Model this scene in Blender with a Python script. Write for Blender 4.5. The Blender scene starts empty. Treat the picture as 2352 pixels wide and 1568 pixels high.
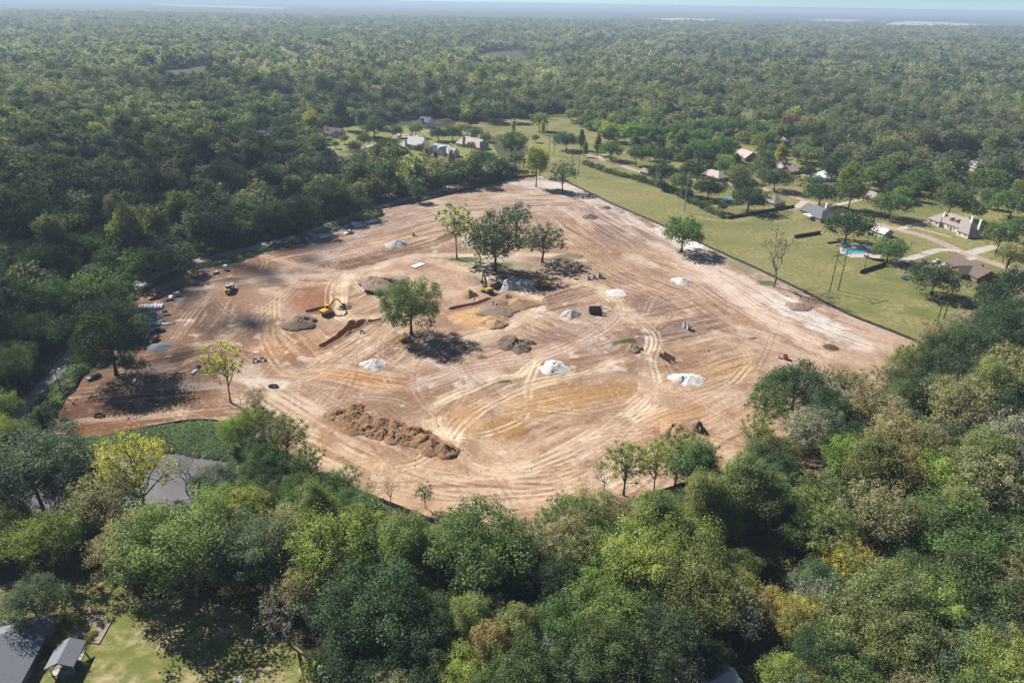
import bpy, bmesh, math, random
import numpy as np
from mathutils import Vector, Matrix, Quaternion

# ------------------------------------------------------------------ camera, sky, sun, exposure
S = bpy.context.scene
COL = S.collection
CAM_H = 118.0
PITCH, ROLL = math.radians(26.35), math.radians(0.94)
F_PX, PX0, PY0 = 1568.0, 1176.0, 784.0            # photograph read at 2352 x 1568
_f = np.array([0, math.cos(PITCH), -math.sin(PITCH)])
_r0 = np.array([1.0, 0, 0]); _u0 = np.cross(_r0, _f)
_r = _r0*math.cos(ROLL) + _u0*math.sin(ROLL)
_u = -_r0*math.sin(ROLL) + _u0*math.cos(ROLL)
cam_data = bpy.data.cameras.new('camera'); cam = bpy.data.objects.new('camera', cam_data); COL.objects.link(cam)
cam_data.sensor_width = 36.0; cam_data.lens = 24.0; cam_data.clip_start = 1.0; cam_data.clip_end = 120000.0
_m = Matrix.Identity(4)
for i in range(3):
    _m[i][0] = _r[i]; _m[i][1] = _u[i]; _m[i][2] = -_f[i]
_m[2][3] = CAM_H
cam.matrix_world = _m
S.camera = cam

SUN_EL = math.radians(41.5)
SUN_TO = np.array([-0.782, 0.623])                  # horizontal direction towards the sun
SUN_VEC = np.array([SUN_TO[0]*math.cos(SUN_EL), SUN_TO[1]*math.cos(SUN_EL), math.sin(SUN_EL)])
world = bpy.data.worlds.new('World'); S.world = world; world.use_nodes = True
_nt = world.node_tree
_bg = _nt.nodes['Background']; _sky = _nt.nodes.new('ShaderNodeTexSky')
_sky.sky_type = 'NISHITA'; _sky.sun_disc = False
_sky.sun_elevation = SUN_EL; _sky.sun_rotation = math.atan2(SUN_TO[0], SUN_TO[1])
_sky.altitude = 100; _sky.air_density = 0.5; _sky.dust_density = 0.0; _sky.ozone_density = 5.0
_nt.links.new(_sky.outputs[0], _bg.inputs[0]); _bg.inputs[1].default_value = 0.056
sun_d = bpy.data.lights.new('sun', 'SUN'); sun_d.energy = 5.0; sun_d.angle = math.radians(0.53); sun_d.color = (1.0, 0.945, 0.86)
sun = bpy.data.objects.new('sun', sun_d); COL.objects.link(sun)
sun.rotation_euler = Vector(SUN_VEC).to_track_quat('Z', 'Y').to_euler()
S.view_settings.view_transform = 'Standard'; S.view_settings.look = 'None'
S.view_settings.gamma = 1.0; S.view_settings.use_curve_mapping = False
S.view_settings.exposure = 0.95
S.render.engine = 'CYCLES'
S.cycles.max_bounces = 6; S.cycles.diffuse_bounces = 3; S.cycles.glossy_bounces = 2
S.cycles.transmission_bounces = 3; S.cycles.volume_bounces = 0; S.cycles.transparent_max_bounces = 6
S.cycles.use_denoising = True
S.cycles.sample_clamp_indirect = 4.0
S.cycles.caustics_reflective = False; S.cycles.caustics_refractive = False

# ------------------------------------------------------------------ photograph pixel <-> place
def ray(x, y):
    return _f + _r*((x-PX0)/F_PX) - _u*((y-PY0)/F_PX)
def G(x, y, z=0.0):
    d = ray(x, y); t = (z-CAM_H)/d[2]
    return np.array([d[0]*t, d[1]*t, z])
def GL(pts, z=0.0):
    return [G(a, b, z)[:2] for a, b in pts]
def proj(X, Y, Z=0.0):
    dz = Z-CAM_H
    c = X*_f[0] + Y*_f[1] + dz*_f[2]
    return PX0 + F_PX*(X*_r[0]+Y*_r[1]+dz*_r[2])/c, PY0 - F_PX*(X*_u[0]+Y*_u[1]+dz*_u[2])/c
def depth(x, y, z=0.0):
    return float(F_PX and np.dot(np.array([x, y, z-CAM_H]), _f))
rng = np.random.default_rng(7)
R_ = random.Random(11)

# ------------------------------------------------------------------ numbers
def lin(c):
    c = np.asarray(c, float)/255.0
    return np.where(c <= 0.04045, c/12.92, ((c+0.055)/1.055)**2.4)
def A(r, g, b, k=0.60):                            # a sunlit look in the photograph -> a surface colour
    return tuple(float(v) for v in np.clip(lin((r, g, b))*k, 0, 0.85))
_perm = np.random.default_rng(3).random((512, 512)).astype(np.float32)
def vnoise(x, y):
    xi = np.floor(x).astype(np.int64); yi = np.floor(y).astype(np.int64)
    fx = (x-xi); fy = (y-yi); fx = fx*fx*(3-2*fx); fy = fy*fy*(3-2*fy)
    a = _perm[xi & 511, yi & 511]; b = _perm[(xi+1) & 511, yi & 511]
    c = _perm[xi & 511, (yi+1) & 511]; d = _perm[(xi+1) & 511, (yi+1) & 511]
    return (a*(1-fx)+b*fx)*(1-fy)+(c*(1-fx)+d*fx)*fy
def fbm(x, y, o=4):
    s = 0; a = 0.5; t = 0
    for i in range(o):
        s = s+a*vnoise(x*2**i+17.3*i, y*2**i+5.1*i); t += a; a *= 0.5
    return s/t
def sstep(a, b, x):
    t = np.clip((x-a)/(b-a), 0, 1); return t*t*(3-2*t)
def in_poly(X, Y, poly):
    X = np.asarray(X, float); Y = np.asarray(Y, float)
    r = np.zeros(X.shape, bool); n = len(poly)
    for i in range(n):
        x1, y1 = poly[i]; x2, y2 = poly[(i+1) % n]
        if y1 == y2: continue
        c = ((y1 > Y) != (y2 > Y)) & (X < (x2-x1)*(Y-y1)/(y2-y1)+x1)
        r ^= c
    return r
def seg_dist(X, Y, poly, closed=False):
    X = np.asarray(X, float); Y = np.asarray(Y, float)
    d = np.full(X.shape, 1e9); n = len(poly)
    for i in range(n if closed else n-1):
        x1, y1 = poly[i]; x2, y2 = poly[(i+1) % n]
        dx, dy = x2-x1, y2-y1; L = dx*dx+dy*dy+1e-9
        t = np.clip(((X-x1)*dx+(Y-y1)*dy)/L, 0, 1)
        d = np.minimum(d, np.hypot(X-x1-t*dx, Y-y1-t*dy))
    return d
def spline(pts, step=1.0):
    pts = [np.array(p, float) for p in pts]
    if len(pts) < 3: q = [pts[0]]+pts+[pts[-1]]
    else: q = [2*pts[0]-pts[1]]+pts+[2*pts[-1]-pts[-2]]
    out = []
    for i in range(1, len(q)-2):
        p0, p1, p2, p3 = q[i-1:i+3]
        n = max(2, int(np.linalg.norm(p2-p1)/step))
        for t in np.linspace(0, 1, n, endpoint=False):
            out.append(0.5*((2*p1)+(-p0+p2)*t+(2*p0-5*p1+4*p2-p3)*t*t+(-p0+3*p1-3*p2+p3)*t**3))
    out.append(q[-2])
    return np.array(out)

# ------------------------------------------------------------------ materials
MATS = {}
def mat(name, col, rough=0.85, noise=0.0, nscale=1.0, metal=0.0, spec=0.3, bump=0.0, col2=None, coat=0.0):
    if name in MATS: return MATS[name]
    m = bpy.data.materials.new(name); m.use_nodes = True; nt = m.node_tree
    b = nt.nodes['Principled BSDF']
    b.inputs['Base Color'].default_value = (*col, 1); b.inputs['Roughness'].default_value = rough
    b.inputs['Metallic'].default_value = metal; b.inputs['Specular IOR Level'].default_value = spec
    if coat: b.inputs['Coat Weight'].default_value = coat; b.inputs['Coat Roughness'].default_value = 0.08
    if noise or bump:
        tc = nt.nodes.new('ShaderNodeTexCoord'); n = nt.nodes.new('ShaderNodeTexNoise')
        n.inputs['Scale'].default_value = nscale; n.inputs['Detail'].default_value = 6
        nt.links.new(tc.outputs['Object'], n.inputs['Vector'])
        if noise:
            mx = nt.nodes.new('ShaderNodeMix'); mx.data_type = 'RGBA'
            c2 = col2 or tuple(v*(1-noise) for v in col)
            rp = nt.nodes.new('ShaderNodeMapRange'); rp.inputs[1].default_value = 0.35; rp.inputs[2].default_value = 0.65
            nt.links.new(n.outputs[0], rp.inputs[0]); nt.links.new(rp.outputs[0], mx.inputs[0])
            mx.inputs[6].default_value = (*col, 1); mx.inputs[7].default_value = (*c2, 1)
            nt.links.new(mx.outputs[2], b.inputs['Base Color'])
        if bump:
            bp = nt.nodes.new('ShaderNodeBump'); bp.inputs['Distance'].default_value = bump; bp.inputs['Strength'].default_value = 1.0
            nt.links.new(n.outputs[0], bp.inputs['Height']); nt.links.new(bp.outputs[0], b.inputs['Normal'])
    MATS[name] = m
    return m

def foliage_mat(name, inst):
    m = bpy.data.materials.new(name); m.use_nodes = True; nt = m.node_tree; nd = nt.nodes; L = nt.links
    for n in list(nd): nd.remove(n)
    out = nd.new('ShaderNodeOutputMaterial')
    if inst:
        a = nd.new('ShaderNodeAttribute'); a.attribute_type = 'INSTANCER'; a.attribute_name = 'tcol'; csock = a.outputs['Color']
    else:
        a = nd.new('ShaderNodeObjectInfo'); csock = a.outputs['Color']
    t = nd.new('ShaderNodeAttribute'); t.attribute_name = 'tint'
    sx = nd.new('ShaderNodeSeparateColor'); L.new(t.outputs['Color'], sx.inputs[0])
    # leaf brightness varies (R); some leaves turn towards yellow / brown (G)
    mul = nd.new('ShaderNodeVectorMath'); mul.operation = 'SCALE'
    L.new(csock, mul.inputs[0]); L.new(sx.outputs[0], mul.inputs['Scale'])
    mx = nd.new('ShaderNodeMix'); mx.data_type = 'RGBA'; mx.blend_type = 'MULTIPLY'
    L.new(sx.outputs[1], mx.inputs[0]); L.new(mul.outputs[0], mx.inputs[6]); mx.inputs[7].default_value = (1.35, 1.25, 0.85, 1)
    d = nd.new('ShaderNodeBsdfDiffuse'); L.new(mx.outputs[2], d.inputs[0])
    g = nd.new('ShaderNodeBsdfTranslucent')
    tr = nd.new('ShaderNodeMix'); tr.data_type = 'RGBA'; tr.blend_type = 'MULTIPLY'; tr.inputs[0].default_value = 1.0
    L.new(mx.outputs[2], tr.inputs[6]); tr.inputs[7].default_value = (1.2, 1.35, 0.75, 1); L.new(tr.outputs[2], g.inputs[0])
    ms = nd.new('ShaderNodeMixShader'); ms.inputs[0].default_value = 0.42
    L.new(d.outputs[0], ms.inputs[1]); L.new(g.outputs[0], ms.inputs[2])
    gl = nd.new('ShaderNodeBsdfGlossy'); gl.inputs['Roughness'].default_value = 0.6; gl.inputs[0].default_value = (0.8, 0.85, 0.9, 1)
    m2 = nd.new('ShaderNodeMixShader'); m2.inputs[0].default_value = 0.012
    L.new(ms.outputs[0], m2.inputs[1]); L.new(gl.outputs[0], m2.inputs[2]); L.new(m2.outputs[0], out.inputs[0])
    return m
M_LEAF = foliage_mat('foliage', False)
M_LEAFI = foliage_mat('forest_foliage', True)
M_BARK = mat('bark', (0.085, 0.067, 0.052), 0.95, 0.5, 3.0)
M_PALE = mat('pale_bark', (0.30, 0.27, 0.235), 0.95, 0.45, 2.0)

def ground_mat(name, cols, scales, rough=0.95, bump=0.0, bscale=2.0, stretch=None):
    """cols: list of 3+ colours mixed by noises of the given scales (object = world metres)"""
    m = bpy.data.materials.new(name); m.use_nodes = True; nt = m.node_tree; nd = nt.nodes; L = nt.links
    b = nd['Principled BSDF']; b.inputs['Roughness'].default_value = rough; b.inputs['Specular IOR Level'].default_value = 0.15
    tc = nd.new('ShaderNodeTexCoord'); src = tc.outputs['Object']
    if stretch:
        mp = nd.new('ShaderNodeMapping'); mp.inputs['Rotation'].default_value = (0, 0, stretch[0]); mp.inputs['Scale'].default_value = (1, stretch[1], 1)
        L.new(src, mp.inputs[0]); src2 = mp.outputs[0]
    else: src2 = src
    prev = None
    for i, c in enumerate(cols):
        if prev is None:
            rgb = nd.new('ShaderNodeRGB'); rgb.outputs[0].default_value = (*c, 1); prev = rgb.outputs[0]; continue
        n = nd.new('ShaderNodeTexNoise'); n.inputs['Scale'].default_value = scales[i-1]; n.inputs['Detail'].default_value = 7; n.inputs['Roughness'].default_value = 0.62
        L.new(src2 if i == 1 else src, n.inputs['Vector'])
        rp = nd.new('ShaderNodeMapRange'); rp.inputs[1].default_value = 0.42; rp.inputs[2].default_value = 0.62
        L.new(n.outputs[0], rp.inputs[0])
        mx = nd.new('ShaderNodeMix'); mx.data_type = 'RGBA'; L.new(rp.outputs[0], mx.inputs[0]); L.new(prev, mx.inputs[6]); mx.inputs[7].default_value = (*c, 1)
        prev = mx.outputs[2]
    L.new(prev, b.inputs['Base Color'])
    if bump:
        n = nd.new('ShaderNodeTexNoise'); n.inputs['Scale'].default_value = bscale; n.inputs['Detail'].default_value = 5; L.new(src, n.inputs['Vector'])
        bp = nd.new('ShaderNodeBump'); bp.inputs['Distance'].default_value = bump; L.new(n.outputs[0], bp.inputs['Height']); L.new(bp.outputs[0], b.inputs['Normal'])
    return m

# ------------------------------------------------------------------ mesh helpers
def tagp(o, label=None, cat=None, group=None, kind=None):
    if label: o['label'] = label
    if cat: o['category'] = cat
    if group: o['group'] = group
    if kind: o['kind'] = kind
    return o
def link(name, me, parent=None, m=None):
    o = bpy.data.objects.new(name, me); COL.objects.link(o)
    if parent is not None: o.parent = parent
    if m is not None and not me.materials: me.materials.append(m)
    return o
def empty(name, loc=(0, 0, 0), rz=0.0, label=None, cat=None, group=None):
    o = bpy.data.objects.new(name, None); COL.objects.link(o); o.location = loc; o.rotation_euler = (0, 0, rz)
    o.empty_display_size = 0.5
    return tagp(o, label, cat, group)
def copy_tree(o, parent=None):
    c = o.copy(); COL.objects.link(c); c.parent = parent
    for ch in list(o.children): copy_tree(ch, c)
    return c
def np_mesh(name, V, Fq, smooth=False):
    """V (n,3), Fq (m,k) equal-size faces"""
    V = np.ascontiguousarray(V, np.float32); Fq = np.ascontiguousarray(Fq, np.int32)
    me = bpy.data.meshes.new(name); k = Fq.shape[1]
    me.vertices.add(len(V)); me.vertices.foreach_set('co', V.ravel())
    me.loops.add(Fq.size); me.loops.foreach_set('vertex_index', Fq.ravel())
    me.polygons.add(len(Fq)); me.polygons.foreach_set('loop_start', np.arange(0, Fq.size, k, dtype=np.int32))
    if smooth: me.polygons.foreach_set('use_smooth', np.ones(len(Fq), bool))
    me.update(calc_edges=True)
    return me
def vcol(me, name, arr):
    a = me.attributes.new(name, 'FLOAT_COLOR', 'POINT')
    arr = np.ascontiguousarray(np.concatenate([arr, np.ones((len(arr), 1))], 1) if arr.shape[1] == 3 else arr, np.float32)
    a.data.foreach_set('color', arr.ravel())

class MB:
    def __init__(s): s.v = []; s.f = []
    def add(s, vs, fs):
        o = len(s.v); s.v += [tuple(map(float, v)) for v in vs]; s.f += [tuple(i+o for i in f) for f in fs]; return s
    def box(s, c, d, rz=0.0, ry=0.0, rx=0.0, taper=1.0):
        x, y, z = d[0]/2, d[1]/2, d[2]/2
        vs = [(-x, -y, -z), (x, -y, -z), (x, y, -z), (-x, y, -z), (-x*taper, -y*taper, z), (x*taper, -y*taper, z), (x*taper, y*taper, z), (-x*taper, y*taper, z)]
        m = Matrix.Translation(c) @ Matrix.Rotation(rz, 4, 'Z') @ Matrix.Rotation(ry, 4, 'Y') @ Matrix.Rotation(rx, 4, 'X')
        return s.add([m @ Vector(v) for v in vs], [(0, 3, 2, 1), (4, 5, 6, 7), (0, 1, 5, 4), (1, 2, 6, 5), (2, 3, 7, 6), (3, 0, 4, 7)])
    def tube(s, a, b, r1, r2=None, n=8, caps=True):
        r2 = r1 if r2 is None else r2
        a = Vector(a); b = Vector(b); d = b-a
        if d.length < 1e-6: return s
        q = d.to_track_quat('Z', 'Y'); vs = []
        for p, r in ((a, r1), (b, r2)):
            for i in range(n):
                t = 2*math.pi*i/n; vs.append(p + q @ Vector((r*math.cos(t), r*math.sin(t), 0)))
        fs = [(i, (i+1) % n, n+(i+1) % n, n+i) for i in range(n)]
        if caps: fs += [tuple(reversed(range(n))), tuple(range(n, 2*n))]
        return s.add(vs, fs)
    def chain(s, pts, rads, n=6):
        """one continuous tapered tube through pts"""
        o = len(s.v); k = len(pts)
        for j, p in enumerate(pts):
            p = Vector(p); d = Vector(pts[min(j+1, k-1)])-Vector(pts[max(j-1, 0)]); q = d.to_track_quat('Z', 'Y')
            for i in range(n):
                t = 2*math.pi*i/n; s.v.append(tuple(p+q @ Vector((rads[j]*math.cos(t), rads[j]*math.sin(t), 0))))
        for j in range(k-1):
            for i in range(n):
                s.f.append((o+j*n+i, o+j*n+(i+1) % n, o+(j+1)*n+(i+1) % n, o+(j+1)*n+i))
        s.f.append(tuple(o+i for i in reversed(range(n)))); s.f.append(tuple(o+(k-1)*n+i for i in range(n)))
        return s
    def prism(s, prof, y0, y1):
        """profile in x,z extruded along y"""
        n = len(prof)
        vs = [(x, y0, z) for x, z in prof]+[(x, y1, z) for x, z in prof]
        fs = [tuple(range(n)), tuple(reversed(range(n, 2*n)))]+[((i+1) % n, i, n+i, n+(i+1) % n) for i in range(n)]
        return s.add(vs, fs)
    def quad(s, a, b, c, d): return s.add([a, b, c, d], [(0, 1, 2, 3)])
    def mesh(s, name, m=None, smooth=False):
        me = bpy.data.meshes.new(name); me.from_pydata(s.v, [], s.f); me.validate(); me.update()
        bm = bmesh.new(); bm.from_mesh(me); bmesh.ops.recalc_face_normals(bm, faces=bm.faces); bm.to_mesh(me); bm.free()
        if m: me.materials.append(m)
        if smooth: me.polygons.foreach_set('use_smooth', np.ones(len(me.polygons), bool))
        return me
    def obj(s, name, m, parent=None, smooth=False):
        return link(name, s.mesh(name, m, smooth), parent)

def sheet(name, poly, z, m, kind='structure', label=None, seg=6.0):
    """flat sheet over a world polygon"""
    bm = bmesh.new(); vs = [bm.verts.new((p[0], p[1], z)) for p in poly]
    f = bm.faces.new(vs); bmesh.ops.triangulate(bm, faces=[f])
    for t in bm.faces:
        if t.normal.z < 0: t.normal_flip()
    me = bpy.data.meshes.new(name); bm.to_mesh(me); bm.free(); me.materials.append(m)
    o = link(name, me); o['kind'] = kind
    if label: o['label'] = label
    return o
def ribbon(name, path, w, z, m, kind='structure', step=4.0, jitter=0.0, parent=None):
    p = spline(path, step); n = len(p)
    t = np.gradient(p, axis=0); t /= (np.linalg.norm(t, axis=1)[:, None]+1e-9); nn = np.stack([-t[:, 1], t[:, 0]], 1)
    w2 = np.full(n, w/2)+(np.random.default_rng(5).normal(0, jitter, n) if jitter else 0)
    w3 = np.full(n, w/2)+(np.random.default_rng(6).normal(0, jitter, n) if jitter else 0)
    a = p+nn*w2[:, None]; b = p-nn*w3[:, None]
    V = np.concatenate([np.c_[b, np.full(n, z)], np.c_[a, np.full(n, z)]])
    i = np.arange(n-1); Fq = np.stack([i, i+1, n+i+1, n+i], 1)
    me = np_mesh(name, V, Fq); me.materials.append(m)
    o = link(name, me, parent)
    if parent is None: o['kind'] = kind
    return o, p
# ------------------------------------------------------------------ plan of the place (photograph pixels -> ground)
SITE_D = [(1240,404),(1299,417),(1389,461),(1444,485.5),(1501,510),(1591,551),(1662,584),(1740,619),(1845,670),(1950,723),(2056,765),(2114,789),
          (2085,850),(1930,950),(1760,1035),(1642,1088),(1467,1148),(1330,1196),(1210,1238),(1085,1225),(980,1192),(830,1132),(740,1088),(650,1045),(560,990),
          (515,974),(450,967),(330,986),(215,1006),(122,1006),(118,985),(127,955),(148,915),(172,893),(189,861),(235,848),(300,838),(322,800),(312,760),(314,690),(345,664),(405,640),(430,622),
          (545,603),(610,578),(700,556),(770,532),(880,497),(878,478),(960,463),(1100,430),(1180,410)]
SITE = GL(SITE_D)
POND = GL([(30,1095),(150,1048),(260,1031),(420,1037),(528,1056),(545,1085),(505,1130),(430,1190),(300,1205),(150,1190),(10,1215),(-60,1180),(-40,1120)])
BANK = GL([(122,1012),(215,1010),(330,990),(450,971),(515,978),(560,995),(575,1060),(545,1085),(528,1056),(420,1037),(260,1031),(150,1048),(90,1030)])
LAWN = GL([(1205,400),(1190,372),(1225,340),(1150,318),(1080,300),(1085,282),(1130,276),(1290,258),(1400,300),(1500,310),(1640,318),(1760,305),(1860,325),(1960,400),(2060,420),(2160,440),(2352,455),(2420,520),(2440,640),(2330,720),(2200,790),(2170,830),
             (2120,792),(2056,765),(1950,723),(1845,670),(1740,619),(1662,584),(1591,551),(1501,510),(1444,485.5),(1389,461),(1299,417),(1240,404)])
LAWN_W = GL([(740,350),(752,310),(800,290),(880,296),(960,286),(1060,300),(1130,330),(1150,365),(1090,366),(960,362),(850,345),(790,360)])
YARD = GL([(-120,1380),(60,1325),(170,1345),(250,1330),(330,1380),(420,1372),(560,1400),(600,1440),(690,1490),(725,1568),(740,1640),(-150,1640)])
MEADOW = GL([(2085,360),(2160,352),(2260,385),(2235,398),(2170,394)])
STRIP = GL([(1700,272),(1850,280),(2010,296),(2150,300),(2352,312),(2352,303),(2150,292),(2000,282),(1860,270),(1720,264)])
CLEAR1 = GL([(1700,1235),(1770,1225),(1800,1262),(1785,1300),(1715,1285)])
CLEAR2 = GL([(1835,1050),(1900,1045),(1905,1095),(1850,1100)])
CORRIDOR = [G(*p)[:2] for p in [(610,86),(640,112),(690,138),(745,165),(815,190),(880,212),(930,222)]]
ROAD_W = [G(*p)[:2] for p in [(-40,1055),(30,975),(80,915),(150,835),(190,788),(260,700),(330,645),(420,609),(560,574),(700,538),(780,508),(840,486),(900,466),(980,446),(1040,430)]]
ROAD_E = [G(*p)[:2] for p in [(2440,655),(2281,604),(2210,579),(2126,544),(2006,512),(1845,459),(1775,438),(1690,425),(1600,412),(1520,402),(1465,393),(1410,374),(1372,364),(1340,352)]]
print_w = None

# ------------------------------------------------------------------ the ground, to the horizon
def make_ground():
    xs = np.concatenate([-np.geomspace(46000, 700, 14), np.arange(-600, 601, 10.0), np.geomspace(700, 46000, 14)])
    ys = np.concatenate([[-46000, -8000, -1500, -300, 0], np.arange(60, 681, 10.0), np.geomspace(760, 46000, 16)])
    X, Y = np.meshgrid(xs, ys, indexing='ij'); Z = np.zeros_like(X)
    ins = in_poly(X, Y, SITE) & (seg_dist(X, Y, SITE, True) > 15)
    Z[ins] = -4.5
    pin = in_poly(X, Y, POND) & (seg_dist(X, Y, POND, True) > 3); Z[pin] = -0.6
    n, m = X.shape; idx = np.arange(n*m).reshape(n, m)
    Fq = np.stack([idx[:-1, :-1], idx[1:, :-1], idx[1:, 1:], idx[:-1, 1:]], -1).reshape(-1, 4)
    me = np_mesh('ground', np.stack([X, Y, Z], -1).reshape(-1, 3), Fq)
    me.materials.append(ground_mat('forest_floor', [(0.052, 0.046, 0.024), (0.085, 0.062, 0.040), (0.050, 0.066, 0.022)], [0.07, 0.25], bump=0.2, bscale=1.2))
    o = link('ground', me); o['kind'] = 'structure'; o['label'] = 'flat leaf-strewn woodland ground running to the horizon'
make_ground()

# ------------------------------------------------------------------ the graded clearing: real relief, soils and wheel tracks
CELL = 0.45
_sp = np.array(SITE); SX0, SY0 = _sp.min(0)-2; SX1, SY1 = _sp.max(0)+2
gx = np.arange(SX0, SX1, CELL); gy = np.arange(SY0, SY1, CELL)
GX, GY = np.meshgrid(gx, gy, indexing='ij')
DX, DY = proj(GX, GY)
SITE_IN = in_poly(GX, GY, SITE)
edge = seg_dist(GX[::4, ::4], GY[::4, ::4], SITE, True)
edge = np.kron(edge, np.ones((4, 4)))[:GX.shape[0], :GX.shape[1]]
def window(pts, pad):
    i0 = max(0, int((pts[:, 0].min()-pad-SX0)/CELL)); i1 = min(GX.shape[0], int((pts[:, 0].max()+pad-SX0)/CELL)+2)
    j0 = max(0, int((pts[:, 1].min()-pad-SY0)/CELL)); j1 = min(GX.shape[1], int((pts[:, 1].max()+pad-SY0)/CELL)+2)
    return slice(i0, max(i0, i1)), slice(j0, max(j0, j1))
def window_d(cx, cy, rx, ry):
    c = [G(cx+a*rx, max(60, cy+b*ry))[:2] for a in (-1, 1) for b in (-1, 1)]
    return window(np.array(c), 1.0)
def stamp(path, w, sl=None):
    """mask of a stroke of half-width w metres along world points, in the window sl"""
    sl = sl or window(path, w+1)
    M = np.zeros(GX[sl].shape, np.float32)
    if M.size == 0: return M, sl
    ix = (path[:, 0]-SX0)/CELL-sl[0].start; iy = (path[:, 1]-SY0)/CELL-sl[1].start
    k = int(math.ceil(w/CELL))
    bx = np.round(ix).astype(int); by = np.round(iy).astype(int)
    for a in range(-k, k+1):
        for b in range(-k, k+1):
            jx = bx+a; jy = by+b
            ok = (jx >= 0) & (jy >= 0) & (jx < M.shape[0]) & (jy < M.shape[1])
            d = np.hypot(jx-ix, jy-iy)*CELL
            v = np.clip(1.15-(d/w)**2, 0, 1).astype(np.float32)
            o = np.argsort(v[ok], kind='stable')
            fx, fy, fv = jx[ok][o], jy[ok][o], v[ok][o]
            T = np.zeros_like(M); T[fx, fy] = fv
            np.maximum(M, T, out=M)
    return M, sl
def offset_path(p, o):
    t = np.gradient(p, axis=0); t /= (np.linalg.norm(t, axis=1)[:, None]+1e-9)
    return p+np.stack([-t[:, 1], t[:, 0]], 1)*(o[:, None] if np.ndim(o) else o)
HZ = np.zeros(GX.shape, np.float32)
CL = np.zeros(GX.shape+(3,), np.float32)
def K(r, g, b): return np.array(A(r, g, b, 0.58), np.float32)
def blend(mask, col, sl=None):
    m = np.clip(mask, 0, 1)[..., None].astype(np.float32); c = CL if sl is None else CL[sl]
    c += (np.asarray(col, np.float32)-c)*m
N1 = fbm(GX/38, GY/38, 4); N2 = fbm(GX/11+40, GY/11+9, 4); N3 = fbm(GX/2.6+3, GY/2.6+70, 3); N4 = fbm(GX/1.0, GY/1.0, 2); N5 = fbm(GX/6+11, GY/6+31, 3)
# broad soils
CL[:] = K(204, 172, 146)
blend(sstep(0.42, 0.66, N1), K(180, 148, 126))
blend(sstep(900, 500, DX)*sstep(760, 560, DY)*0.8, K(172, 146, 136))
blend(sstep(1450, 1650, DX)*sstep(900, 700, DY)*0.75, K(217, 190, 174))
blend(sstep(700, 470, DX)*sstep(640, 720, DY)*0.7, K(158, 122, 98))
blend(sstep(560, 480, DY)*0.6, K(206, 184, 172))
blend(sstep(900, 1050, DY)*sstep(560, 700, DX)*0.6, K(226, 190, 158))
blend(sstep(0.5, 0.72, N2)*0.6, K(176, 140, 112)); blend(sstep(0.56, 0.75, 1-N2)*0.55, K(232, 206, 184))
def patch(cx, cy, rx, ry, col, a=0.85, ang=0.0, rag=0.55):
    c, s = math.cos(math.radians(ang)), math.sin(math.radians(ang))
    e = max(rx*abs(c)+ry*abs(s), 4)*1.9; h = max(rx*abs(s)+ry*abs(c), 4)*1.9
    w = window_d(cx, cy, e, h); X, Y = DX[w], DY[w]
    u = ((X-cx)*c+(Y-cy)*s)/rx; v = (-(X-cx)*s+(Y-cy)*c)/ry
    d = np.sqrt(u*u+v*v)+(N2[w]-0.5)*2*rag+(N3[w]-0.5)*rag*0.9
    blend(sstep(1.15, 0.7, d)*a, K(*col), w)
WHT = (246, 234, 224); ORG = (203, 160, 112); SND = (226, 184, 136); BRN = (150, 110, 82); MAU = (158, 130, 120); DRK = (120, 92, 78); RED = (176, 122, 88)
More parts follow.
